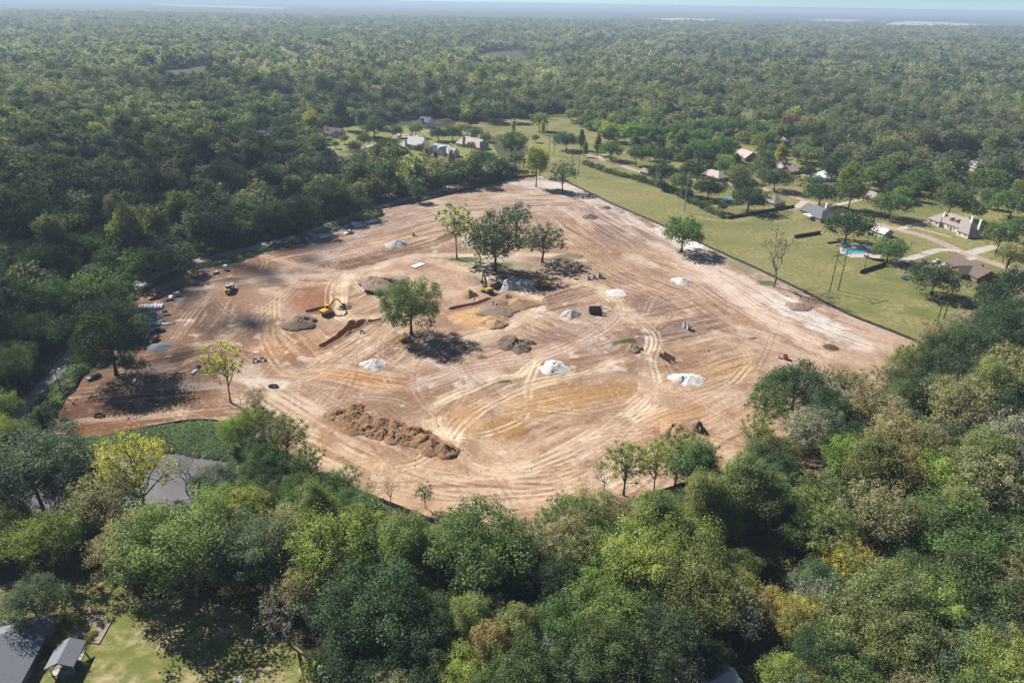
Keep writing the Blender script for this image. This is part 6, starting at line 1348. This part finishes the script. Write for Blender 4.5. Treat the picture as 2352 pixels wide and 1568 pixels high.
pipe_stack((447,854),(455,847), 3.4, 0.3, 2, 1, M_PVC, 'short white pipe on the green mound above the pond', 'white pipes on the mound'); pipe_stack((1728,777),(1737,777), 3.0, 0.16, 2, 1, M_GREEN, 'short green pipe on the tan dirt below the chalk patch', 'green pipe pair below the chalk'); pipe_stack((1625,803),(1631,808), 2.2, 0.16, 2, 1, M_GREEN, 'short green pipe beside the rusty trailer box', 'green pipe pair by the rusty box')
pipe_stack((310,876),(311,868), 2.6, 0.35, 1, 1, M_PVC, 'single pale pipe standing near the broad oak trunk', None); pipe_stack((160,974),(170,971), 1.9, 0.4, 1, 1, M_PVC, 'short white tank pipe at the silt fence corner', None)
_bx = {}
def box_mesh(w, hgt):
    k = (w, hgt)
    if k not in _bx:
        q = MB(); t = 0.16
        for a in (((0, -(w-t)/2, hgt/2), (w, t, hgt)), ((0, (w-t)/2, hgt/2), (w, t, hgt)), ((-(w-t)/2, 0, hgt/2), (t, w-2*t, hgt)), ((w/2-t/2, 0, hgt*0.82), (t, w-2*t, hgt*0.36)), ((w/2-t/2, -w*0.33, hgt*0.32), (t, w*0.2, hgt*0.64)), ((w/2-t/2, w*0.33, hgt*0.32), (t, w*0.2, hgt*0.64)), ((0, 0, 0.07), (w-2*t, w-2*t, 0.14))): q.box(*a)
        _bx[k] = q.mesh('concrete_box', M_CBOX)
    return _bx[k]
def cbox(d, w, hgt, label, group, rz=None):
    p = GS(*d); o = link('concrete_box', box_mesh(w, hgt)); o.location = p; o.rotation_euler = (0, 0, -1.2+R_.uniform(-.2, .2) if rz is None else rz); tagp(o, label, 'box', group)
for d, w, h_ in (((676,556),1.9,1.9),((687,553),1.8,1.6),((683,559),1.6,1.6),((701,550),1.9,1.5),((707,549),1.7,1.5),((706,554),1.8,1.6),((715,547),2.1,1.7),((722,546),1.7,1.5),((724,551),2.0,1.7),((716,556),1.6,1.3)): cbox(d, w, h_, 'open concrete drain box in the cluster beside the red loader', 'concrete boxes by the road')
cbox((950,541), 1.8, 1.4, 'lone concrete drain box beyond the small gravel heap', None)
for d, w, h_, lb in (((1351,641),1.7,1.7,'smaller concrete box of three behind the dark double track'), ((1363,639),1.7,1.7,'middle concrete box of three behind the dark double track'), ((1377,637),2.0,2.2,'tallest concrete box of three behind the dark double track'), ((1573,752),1.6,2.0,'tall concrete box of the pair near the straight track'), ((1581,757),1.6,2.0,'lower standing concrete box of the pair near the straight track'), ((586,829),2.0,0.9,'squat white concrete frame near the yellow sapling'), ((603,827),2.0,0.9,'second squat white concrete frame farther from the yellow sapling'), ((831,764),2.0,0.7,'white concrete frame at the end of the zigzag trench'), ((1134,699),2.2,0.7,'flat white concrete frame in the long trench end'), ((788,757),1.5,0.5,'pale broken concrete block above the zigzag trench')): cbox(d, w, h_, lb, None)
def ring(d, ro, hgt, m, label, nm='drain_ring', thick=0.18):
    p = GS(*d); q = MB(); n = 20; vs = []
    for z in (0, hgt):
        for rr in (ro, ro-thick):
            for i in range(n): t = 2*math.pi*i/n; vs.append((rr*math.cos(t), rr*math.sin(t), z))
    fs = []
    for i in range(n): j = (i+1) % n; fs += [(i, j, 2*n+j, 2*n+i), (n+i, 3*n+i, 3*n+j, n+j), (2*n+i, 2*n+j, 3*n+j, 3*n+i)]
    q.add(vs, fs); o = q.obj(nm, m, None, False); o.location = p; return tagp(o, label, 'ring')
ring((1224,789), 1.0, 0.7, M_PINKP, 'reddish clay ring at the edge of the root pile'); ring((1803,824), 1.0, 1.6, M_PINKP, 'tall red clay cylinder standing on the tan dirt'); ring((1790,822), 0.8, 0.5, mat('pink_plastic', (0.55, 0.30, 0.32), 0.6), 'low pink ring beside the red clay cylinder')
for d, lb in (((628,888), 'black oval tyre-like ring lying on pale dirt'), ((227,954), 'black rubber ring on the dark graded lane')):
    o = ring(d, 1.4, 0.55, M_BLK, lb, 'rubber_ring', 0.35); o.scale = (1.25, 0.75, 1)
def slab():
    p = GS(960, 610); rz = ang((948,614),(972,605)); o = MB().box((0, 0, 0.2), (7.0, 3.2, 0.35)).obj('white_panel', M_WHT); bev(o, 0.03, 1); o.location = p; o.rotation_euler = (0, 0, rz); tagp(o, 'flat white panel lying on the pale haul road', 'panel')
slab()
def trench_box(d, d2, label, L=6.0, W=2.4, hgt=2.4, tilt=0.0):
    r = at(d, d2, 'trench_box', label, 'trench box')
    for y in (-W/2, W/2):
        q = MB(); q.box((0, y, hgt/2), (L, 0.12, hgt)); w = q.obj('side_plate', M_RUST, r)
        for k in range(6): q = MB(); q.box((-L/2+0.4+k*(L-0.8)/5, y+(0.09 if y > 0 else -0.09), hgt/2), (0.14, 0.08, hgt-0.1)); q.obj('rib', M_RUST, w)
        q = MB(); q.box((0, y, hgt+0.05), (L+0.06, 0.22, 0.12)); q.obj('top_rail', M_RUST, w)
    for x in (-L/2+0.3, L/2-0.3):
        for z in (0.5, hgt-0.4): q = MB(); q.tube((x, -W/2, z), (x, W/2, z), 0.1); q.obj('spreader', M_RUST, r)
    return r
trench_box((1367,719), (1385,719), 'rusty brown steel trench box standing beside the haul road', 5.2, 2.6, 2.6)
r = trench_box((1142,659), (1160,653), 'rusty trench box beside the dark-armed excavator', 6.0, 2.4, 1.7)
r = trench_box((1532,825), (1545,833), 'tilted rusty slatted skip near the junction of tracks', 6.0, 2.2, 1.7)
# ------------------------------------------------------------------ heaps
def heap(d, rad, hgt, m, label, cat='heap', name='gravel_heap', seed=0, el=1.0, rz=0.0, rough=0.16, peaks=1, group=None):
    g = np.random.default_rng(seed+int(d[0])); p = GS(*d); nr, na = 12, 30; V = [(0, 0, 0)]; F3 = []
    pk = [(0, 0, 1.0)]+[(g.uniform(-.45, .45), g.uniform(-.3, .3), g.uniform(.55, .85)) for _ in range(peaks-1)]
    def H(x, y):
        z = 0
        for px_, py_, ph in pk: z = max(z, ph*(1-min(1, math.hypot(x-px_, y-py_)/(0.98-0.3*(ph < 1)))**1.15))
        return z*hgt
    sx, sy = g.uniform(0, 50), g.uniform(0, 50); vs = []
    for i in range(nr+1):
        for j in range(na):
            a = 2*math.pi*j/na; q = i/nr; e = 1+0.30*(vnoise(np.array(math.cos(a)*1.4+sx), np.array(math.sin(a)*1.4+sy))-0.5)*2+0.16*(vnoise(np.array(math.cos(a)*4+sy), np.array(math.sin(a)*4+sx))-0.5)*2
            x, y = q*math.cos(a)*e, q*math.sin(a)*e
            z = H(x/e, y/e)+rough*hgt*(fbm(np.array(x*4+sx), np.array(y*4+sy), 3)-0.5)*2*(1-q**4)+g.normal(0, rough*0.3*hgt)*(1-q**3)
            vs.append((x*rad*el, y*rad, z if i < nr else -0.25))
    fs = [(i*na+j, i*na+(j+1) % na, (i+1)*na+(j+1) % na, (i+1)*na+j) for i in range(nr) for j in range(na)]
    me = np_mesh(name, np.array(vs), np.array(fs), smooth=True); me.materials.append(m); o = link(name, me); o.location = p-Vector((0, 0, 0.05)); o.rotation_euler = (0, 0, rz); return tagp(o, label, cat, group)
M_GRAV = mat('pale_gravel', (0.42, 0.40, 0.385), 0.95, 0.35, 3.0, bump=0.2); M_CHALK = mat('white_chalk', (0.60, 0.575, 0.55), 0.95, 0.3, 2.5, bump=0.25); M_BGRAV = mat('blue_grey_gravel', (0.18, 0.20, 0.235), 0.95, 0.25, 3.0, bump=0.1); M_BROWN = mat('damp_brown_soil', (0.27, 0.155, 0.085), 0.98, 0.45, 1.3, bump=0.25); M_TANS = mat('tan_soil', (0.36, 0.235, 0.13), 0.98, 0.3, 1.5, bump=0.15); M_MAUV = mat('grey_brown_soil', (0.27, 0.195, 0.15), 0.98, 0.4, 1.5, bump=0.2); M_ROOT = mat('dark_root_soil', (0.185, 0.135, 0.10), 0.98, 0.5, 1.5, bump=0.25)
heap((858,839), 4.4, 2.4, M_CHALK, 'bright white double heap of chalky sand on pale dirt', peaks=2, seed=1, el=1.1); heap((1272,845), 5.4, 2.4, M_CHALK, 'broad white crumbly heap beside the fan of tracks', peaks=3, seed=2, rough=.2)
heap((1585,872), 4.6, 1.6, M_CHALK, 'low white heap spilling beside the curving track', peaks=2, seed=3, el=1.3); heap((1567,872), 2.6, 1.6, M_GRAV, 'grey gravel cone on the side of the low white heap', seed=4)
heap((1312,723), 4.6, 2.4, M_GRAV, 'smooth pale gravel cone near the brown trench box', seed=5, rough=.10); heap((1172,656), 5.6, 4.0, M_GRAV, 'tall pale gravel heap next to the folded excavator', seed=6, rough=.12); heap((1200,656), 5.4, 3.4, M_GRAV, 'second rounder gravel heap touching the tall one', seed=7, rough=.12, el=1.15)
heap((1413,673), 5.0, 0.8, M_CHALK, 'flat white spill of chalk beside the straight track', peaks=3, seed=8); heap((1565,646), 4.6, 1.8, M_CHALK, 'white spread heap on mauve dirt below the vase oak', peaks=3, seed=9, el=1.2); heap((913,563), 6.4, 3.0, M_GRAV, 'single pale gravel heap on the upper dull dirt', seed=10, rough=.11); heap((1086,552), 6.0, 2.8, M_GRAV, 'pale gravel heap half behind the thin tree', seed=11, rough=.11); heap((371,797), 3.6, 1.0, M_BGRAV, 'low blue-grey gravel heap near the bright red car', seed=12, el=1.4)
heap((790,529), 3.0, 0.8, M_BGRAV, 'small dark gravel patch beside the white pickup', seed=13, el=1.4); heap((1356,499), 5.5, 1.6, mat('brush_grey', (0.15, 0.14, 0.11), 0.98, 0.5, 1.0, bump=0.3), 'grey brush heap high on the clearing', name='brush_heap', seed=14, rough=.4, peaks=3)
for k, d in enumerate([(775,953),(795,967),(812,940),(822,957),(812,981),(849,967),(846,989),(876,974),(883,998),(907,978),(904,1001),(927,1008),(954,995),(978,1015),(992,1025),(1026,1036)]):
    lb = {2: 'brown dirt heap at the back corner of the long heap row', 12: 'large brown dirt heap near the fan of bright tracks', 15: 'last round brown dirt heap at the end of the row'}.get(k, 'brown dirt heap tipped in the long double row')
    heap(d, 4.1+0.5*(k in (12, 13, 14, 15)), 1.8+0.3*(k in (12, 15)), M_BROWN, lb, name='dirt_heap', seed=20+k, peaks=3, rough=.34, el=1.15, rz=-0.5+R_.uniform(-.5, .5), group='brown dirt heaps in a row' if k not in (2, 12, 15) else None)
heap((1078,678), 4.6, 3.0, M_TANS, 'smooth tan sand cone behind the long trench', name='dirt_heap', seed=50, rough=.11); heap((1162,684), 3.0, 1.6, M_MAUV, 'small grey-brown dirt cone by the dark-armed excavator', name='dirt_heap', seed=51); heap((1192,698), 6.5, 2.2, M_TANS, 'large long tan dirt heap inside the loop road', name='dirt_heap', seed=52, el=1.5, rough=.15); heap((1143,708), 6.0, 1.8, M_MAUV, 'low grey-brown spoil bank along the long trench', name='dirt_heap', seed=53, el=1.6, rough=.25, peaks=3)
heap((868,648), 8.5, 3.2, M_MAUV, 'big grey-brown dirt mound behind the lone oak', name='dirt_heap', seed=54, el=1.3, rough=.3, peaks=4); heap((1187,792), 8.2, 2.5, M_ROOT, 'dark ragged pile of roots and soil by the crossing tracks', name='root_pile', seed=55, rough=.5, peaks=4); heap((690,740), 6.0, 1.9, M_ROOT, 'dark root pile with logs beside the pit', name='root_pile', seed=56, rough=.45, peaks=3); heap((790,702), 3.4, 1.6, M_MAUV, 'small clod heap on the bright turning loop', name='dirt_heap', seed=57, rough=.3)
heap((1140,740), 5.0, 1.8, M_TANS, 'tan dirt heap at the edge of the sand floor', name='dirt_heap', seed=58, rough=.15); heap((1832,700), 4.0, 1.2, M_MAUV, 'low rippled dirt heap under the leafless tree', name='dirt_heap', seed=59, rough=.3, el=1.3); heap((1602,985), 2.6, 2.2, M_ROOT, 'upturned dark tree stump at the wood edge', name='stump_pile', seed=60, rough=.6); heap((1545,985), 5.0, 2.0, M_TANS, 'pale churned dirt mound behind the sparse trees', name='dirt_heap', seed=61, rough=.3, peaks=3); heap((1392,478), 3.4, 1.3, M_ROOT, 'small dark clod pile near the upper silt fence', name='dirt_heap', seed=62, rough=.4, peaks=2); heap((1452,797), 3.4, 1.2, M_MAUV, 'small churned heap in the green regrowth patch', name='dirt_heap', seed=63, rough=.4); heap((474,838), 4.0, 2.0, M_ROOT, 'dark soil bank behind the yellow-leafed tree', name='dirt_heap', seed=64, rough=.35, el=1.4)
for d, d2, L, lb in (((682,733),(680,748),7.0,'long pale log lying on the root pile with the pit behind'), ((688,742),(684,752),5.0,'shorter pale log beside the long log'), ((1196,790),(1215,782),4.0,'pale root log on the ragged root pile'), ((1180,800),(1195,806),3.5,'short grey log below the ragged root pile')):
    p = GS(*d); q = MB(); q.chain([(-L/2, 0, 0), (0, 0.1, 0.15), (L/2, 0, 0)], [0.2, 0.16, 0.1], 7); o = q.obj('log', M_PALE); o.location = p+Vector((0, 0, 1.3 if 'root pile' in lb and 'below' not in lb else 0.3)); o.rotation_euler = (0, 0.12, ang(d, d2)); tagp(o, lb, 'log')
# scattered clods and stones on the clearing: nobody could count them
def clods():
    g = np.random.default_rng(8); n = 5200; d = np.stack([g.uniform(150, 2050, n), g.uniform(450, 1150, n)], 1); b = []; V = []; Fq = []
    base = np.array([(0, 0, 1), (1, 0, 0), (0, 1, 0), (-1, 0, 0), (0, -1, 0), (0, 0, -.6)], float); tri = np.array([(0, 1, 2), (0, 2, 3), (0, 3, 4), (0, 4, 1), (5, 2, 1), (5, 3, 2), (5, 4, 3), (5, 1, 4)]); k = 0
    for x, y in d:
        p = G(x, y)
        i, j = int((p[0]-SX0)/CELL), int((p[1]-SY0)/CELL)
        if not (2 < i < GX.shape[0]-2 and 2 < j < GX.shape[1]-2) or not SITE_IN[i, j] or N2[i, j]+0.4*N1[i, j] < 0.66: continue
        s = abs(g.normal(0, 0.09))+0.06; V.append(base*s*g.uniform(.6, 1.4, (6, 3))+np.array([p[0], p[1], HZ[i, j]+s*0.2])); Fq.append(tri+6*k); k += 1
    me = np_mesh('clods', np.concatenate(V), np.concatenate(Fq)); me.materials.append(M_MAUV); o = link('clods', me); o['kind'] = 'stuff'; o['label'] = 'scattered clods and stones on the graded dirt'
clods()
# ------------------------------------------------------------------ silt fence
M_SILT = mat('black_silt_fabric', (0.016, 0.015, 0.015), 0.85, 0.3, 1.0)
def silt_fence(path, label, gap=5.0, hgt=0.95):
    P_ = spline([G(*p)[:2] for p in path], 1.2); n = len(P_); g = np.random.default_rng(n); r = empty('silt_fence', (P_[0][0], P_[0][1], 0.0), 0, label, 'fence')
    o = P_-P_[0]; z = np.array([hz(a, b) for a, b in P_]); top = hgt+0.14*(fbm(np.arange(n)*0.35, np.zeros(n)+n, 3)-0.5)*2+g.normal(0, .03, n); jx = g.normal(0, .06, n)
    t = np.gradient(P_, axis=0); t /= np.linalg.norm(t, axis=1)[:, None]; nn = np.stack([-t[:, 1], t[:, 0]], 1)
    V = np.concatenate([np.c_[o+nn*0.05, z-0.1], np.c_[o+nn*(0.05+jx[:, None]), z+top], np.c_[o-nn*0.05+nn*jx[:, None], z+top], np.c_[o-nn*0.45, z+0.02]]); i = np.arange(n-1)
    Fq = np.concatenate([np.stack([k*n+i, k*n+i+1, (k+1)*n+i+1, (k+1)*n+i], 1) for k in range(3)])
    me = np_mesh('fabric', V, Fq); me.materials.append(M_SILT); link('fabric', me, r)
    q = MB(); q.box((0, 0, 0.6), (0.08, 0.08, 1.3)); sm = q.mesh('stake', M_WOOD)
    for k in range(0, n, int(gap/1.2)): s_ = link('stake', sm, r); s_.location = (o[k][0]-nn[k][0]*0.12, o[k][1]-nn[k][1]*0.12, z[k])
silt_fence([(1299,417),(1389,461),(1444,485.5),(1501,510),(1591,551),(1662,584),(1740,619),(1845,670),(1950,723),(2056,765),(2114,789)], 'long black silt fence between the clearing and the grass strip')
silt_fence([(878,479),(960,464),(1100,431),(1180,411),(1232,405)], 'black silt fence along the top of the clearing below the dark wood')
silt_fence([(189,862),(172,893),(148,915),(127,955),(145,966),(168,970)], 'black silt fence bending around the corner by the asphalt road')
silt_fence([(300,993),(330,987),(390,975),(450,968),(490,968),(515,975)], 'low black silt fence above the weedy pond bank'); silt_fence([(810,1122),(830,1132),(900,1160),(980,1192),(1030,1210)], 'black silt fence at the lower edge of the tracked dirt'); silt_fence([(1467,1146),(1560,1116),(1642,1086)], 'black silt fence behind the sparse trees at the wood edge')
# ------------------------------------------------------------------ power poles and wires
M_POLE = mat('brown_pole', (0.062, 0.042, 0.032), 0.9, 0.3, 2.0); M_GPOLE = mat('galvanised_pole', (0.34, 0.36, 0.37), 0.5, 0.15, 1.0, metal=0.4); M_WIRE = mat('aluminium_wire', (0.12, 0.125, 0.13), 0.7)
LINE_ATT = []
def h_frame(a, b, hgt, label, xbrace=True):
    A_, B_ = G(*a), G(*b); c = (A_+B_)/2; dv = B_-A_; W = max(4.2, min(6.0, np.linalg.norm(dv))); rz = math.atan2(dv[1], dv[0]); r = empty('power_pole', (c[0], c[1], 0.02), rz, label, 'power pole')
    for s in (-1, 1): q = MB(); q.tube((s*W/2, 0, -0.2), (s*W/2, 0, hgt), 0.24, 0.15, 10); q.obj('pole', M_POLE, r)
    za = hgt-2.2; q = MB(); q.box((0, 0.2, za), (W*2.1, 0.22, 0.3)); q.obj('crossarm', M_POLE, r)
    if xbrace:
        for s in (-1, 1): q = MB(); q.tube((-s*W/2, 0, za-6.2), (s*W/2, 0, za-1.6), 0.1); q.obj('cross_brace', M_POLE, r)
    for s in (-1, 0, 1): q = MB(); q.tube((s*W, 0.2, za-0.1), (s*W, 0.2, za-1.2), 0.09, n=8); q.obj('insulator', M_GPOLE, r)
    ca, sa = math.cos(rz), math.sin(rz); LINE_ATT.append([Vector((c[0]+s*W*ca-0.2*sa, c[1]+s*W*sa+0.2*ca, za-1.2)) for s in (-1, 0, 1)])
def oriented(center, hgt, label, k=1): pass
h_frame((1249,300),(1255,300), 17, 'far dark H-frame power pole on the grass strip top'); h_frame((1261,356.5),(1272,356.5), 17, 'slim dark H-frame power pole by the big round tree'); h_frame((1313,402),(1329,401), 18.5, 'dark H-frame power pole behind the small ragged tree')
c = G(1571, 486); r = empty('steel_power_pole', (c[0], c[1], 0.02), 0.9, 'tall single galvanised steel power pole on the grass strip', 'power pole'); q = MB(); q.tube((0, 0, -0.1), (0, 0, 24), 0.42, 0.2, 12); q.obj('pole', M_GPOLE, r)
att = []
for z_, s in ((23.0, 1), (21.0, -1), (19.0, 1)):
    q = MB(); q.box((s*0.8, 0, z_), (1.7, 0.12, 0.14)); q.obj('arm', M_GPOLE, r); q = MB(); q.tube((s*1.6, 0, z_), (s*1.6, 0, z_-0.9), 0.09, n=8); q.obj('insulator', M_GPOLE, r); att.append(Vector((c[0]+s*1.6*math.cos(.9), c[1]+s*1.6*math.sin(.9), z_-0.9)))
for z_ in (12.0, 11.2): q = MB(); q.box((0, 0, z_), (1.4, 0.3, 0.1)); q.obj('bracket', M_GPOLE, r)
LINE_ATT.append(att)
ring_ = GL([(1563,488),(1571,482),(1581,487),(1574,492)]); sheet('pole_base_soil', ring_, 0.035, M_DRY)
h_frame((1905,671),(1925,667), 20, 'tall dark H-frame power pole below the pool garden'); h_frame((2153,737),(2167,733), 18, 'grey-brown H-frame power pole near the lower end of the strip', False)
LINE_ATT.append([v+Vector((150, -120, 2)) for v in LINE_ATT[-1]])
def wire(a, b, sag, label, group, rad=0.02):
    n = 14; pts = []; a, b = Vector(a), Vector(b)
    for i in range(n+1): t = i/n; p = a.lerp(b, t); p.z -= sag*4*t*(1-t); pts.append(p-a)
    q = MB(); q.chain(pts, [rad]*(n+1), 4); o = q.obj('power_line', M_WIRE); o.location = a; tagp(o, label, 'cable', group)
for i in range(len(LINE_ATT)-1):
    for k in range(3): wire(LINE_ATT[i][k], LINE_ATT[i+1][k], min(6, (LINE_ATT[i][k]-LINE_ATT[i+1][k]).length*0.02), 'thin overhead wire strung along the grass strip poles', 'overhead wires above the grass strip')
def wood_pole(d, hgt, rz, label, lamp=False, n=2):
    c = G(*d); r = empty('utility_pole', (c[0], c[1], 0.02), rz, label, 'utility pole'); q = MB(); q.tube((0, 0, -0.2), (0, 0, hgt), 0.17, 0.11, 9); q.obj('pole', M_POLE, r); q = MB(); q.box((0, 0.12, hgt-0.6), (2.4, 0.1, 0.12)); q.obj('crossarm', M_POLE, r)
    for s in (-1, 0, 1): q = MB(); q.tube((s*1.1, 0.12, hgt-0.54), (s*1.1, 0.12, hgt-0.3), 0.06); q.obj('insulator', M_GPOLE, r)
    q = MB(); q.tube((0.35, 0, hgt-2.3), (0.35, 0, hgt-1.4), 0.22, n=12); q.obj('transformer', M_GPOLE, r)
    if lamp: q = MB(); q.tube((0, 0, hgt-3), (0, -2.4, hgt-2.4), 0.05); l = q.obj('lamp_arm', M_GPOLE, r); q = MB(); q.box((0, -2.7, hgt-2.42), (0.3, 0.7, 0.16)); q.obj('lamp_head', M_GPOLE, l)
    return Vector((c[0], c[1], hgt-0.3)), rz
pa, rz = wood_pole((143,905), 10.5, ang((80,915),(150,835))+1.57, 'wooden utility pole with street lamp arm beside the asphalt road', True); t = Vector((math.cos(rz), math.sin(rz), 0)); A_ = G(0, 1010); B_ = G(232, 735)
wood_pole((1982,629), 11.5, 0.5, 'single wooden pole at the end of the board fence'); wood_pole((1750,498), 10.5, 0.6, 'wooden pole at the garden end of the long board fence')
for s in (-1, 0, 1): wire(pa+t*s*1.1, Vector((A_[0], A_[1], 10.2))+t*s*1.1, 1.0, 'thin cable strung along the asphalt road', 'roadside cables', 0.022); wire(pa+t*s*1.1, Vector((B_[0], B_[1], 10.2))+t*s*1.1, 1.2, 'thin cable strung along the asphalt road', 'roadside cables', 0.022)
# ------------------------------------------------------------------ workers
def person(d, d2, label, vest):
    r = at(d, d2, 'person', label, 'person')
    J = [((0, 0, 0.98), .15), ((0, 0, 1.22), .16), ((0, 0, 1.45), .17), ((0, 0, 1.56), .065), ((0.02, 0, 1.72), .105), ((0, .2, 1.43), .075), ((.05, .27, 1.14), .05), ((.2, .24, .92), .042), ((0, -.2, 1.43), .075), ((.05, -.27, 1.14), .05), ((.12, -.26, .86), .042), ((0, .11, .9), .10), ((.04, .13, .5), .075), ((0, .14, .09), .055), ((.15, .15, .05), .045), ((0, -.11, .9), .10), ((-.05, -.13, .5), .075), ((-.1, -.14, .09), .055), ((.05, -.15, .05), .045)]
    E_ = [(0, 1), (1, 2), (2, 3), (3, 4), (2, 5), (5, 6), (6, 7), (2, 8), (8, 9), (9, 10), (0, 11), (11, 12), (12, 13), (13, 14), (0, 15), (15, 16), (16, 17), (17, 18)]
    me = bpy.data.meshes.new('body'); me.from_pydata([j[0] for j in J], E_, []); o = link('body', me, r); md = o.modifiers.new('skin', 'SKIN')
    for v, (_, rr) in zip(me.skin_vertices[0].data, J): v.radius = (rr, rr)
    me.skin_vertices[0].data[0].use_root = True; o.modifiers.new('sub', 'SUBSURF').levels = 1; me.materials.append(mat('work_clothes', (0.05, 0.06, 0.09), 0.9))
    q = MB(); q.tube((0, 0, 1.0), (0, 0, 1.5), 0.22, 0.2, 12); q.obj('vest', vest, r); q = MB(); q.tube((0.02, 0, 1.74), (0.02, 0, 1.86), 0.15, 0.09, 12); q.obj('hard_hat', M_WHT, r)
M_HIVIS = mat('lime_vest', (0.42, 0.62, 0.04), 0.7); person((335,765), (345,768), 'person in lime safety vest beside the long white pipes', M_HIVIS); person((1090,694), (1098,697), 'person in dark clothes standing at the long trench', mat('grey_vest', (0.10, 0.11, 0.13), 0.9)); person((346,846), (350,848), 'person in dark clothes walking near the broad oak', mat('grey_vest', (0.10, 0.11, 0.13), 0.9))
# ------------------------------------------------------------------ far town, bridge and masts
tg = np.random.default_rng(44)
fb = {}
for i in range(46):
    x, y = [(tg.uniform(1490, 1650), tg.uniform(44, 51)), (tg.uniform(1810, 1985), tg.uniform(46, 52)), (tg.uniform(2020, 2290), tg.uniform(54, 65)), (tg.uniform(330, 680), tg.uniform(11, 22))][i % 4]
    c = G(x, y, 1.5); k = i % 3
    if k not in fb:
        q = MB(); q.box((0, 0, 4), (26+8*k, 16, 8)); w_ = q.mesh('wall', M_WALLS['white']); q = MB(); roof_mesh(q, 0, 0, 26+8*k, 16, 8, 'gable', 3+k, 'x'); fb[k] = (w_, q.mesh('roof', M_ROOFS[['pale', 'grey', 'rose'][k]]))
    r = empty('far_building', (c[0], c[1], 1.5), tg.uniform(0, 3.1), f"tiny far {['pale', 'grey', 'pinkish'][k]} roofed building near the horizon", 'building', f"far {['pale', 'grey', 'pinkish'][k]} roofed buildings"); link('wall', fb[k][0], r); link('roof', fb[k][1], r)
def overpass():
    a, b = G(2012, 59, 9), G(2043, 48, 9); r = empty('overpass', (a[0], a[1], 0), 0, 'long pale concrete road bridge across the far tan field', 'bridge'); d = b-a; L = math.hypot(d[0], d[1]); rz = math.atan2(d[1], d[0])
    q = MB(); q.box((d[0]/2, d[1]/2, 9), (L, 34, 1.6), rz); q.obj('deck', M_CONC, r)
    for s in (-1, 1): q = MB(); q.box((d[0]/2-s*17*math.sin(rz), d[1]/2+s*17*math.cos(rz), 10.4), (L, 0.8, 1.4), rz); q.obj('parapet', M_CONC, r)
    for k in range(8): q = MB(); q.box((d[0]*(k+.5)/8, d[1]*(k+.5)/8, 4), (2.5, 28, 9), rz); q.obj('pier', M_CONC, r)
overpass()
for x, y, lb in ((619, 27, 'thin far radio mast on the horizon'), (655, 27, 'second thin far radio mast farther along the horizon')):
    c = G(x, y); r = empty('radio_mast', (c[0], c[1], 0), 0, lb, 'mast'); q = MB(); q.tube((0, 0, 0), (0, 0, 119), 2.2, 0.8, 4); q.obj('tower', M_GPOLE, r); q = MB(); q.tube((0, 0, 108), (0, 0, 118), 2.6, 2.6, 6); q.obj('antenna', M_GPOLE, r)
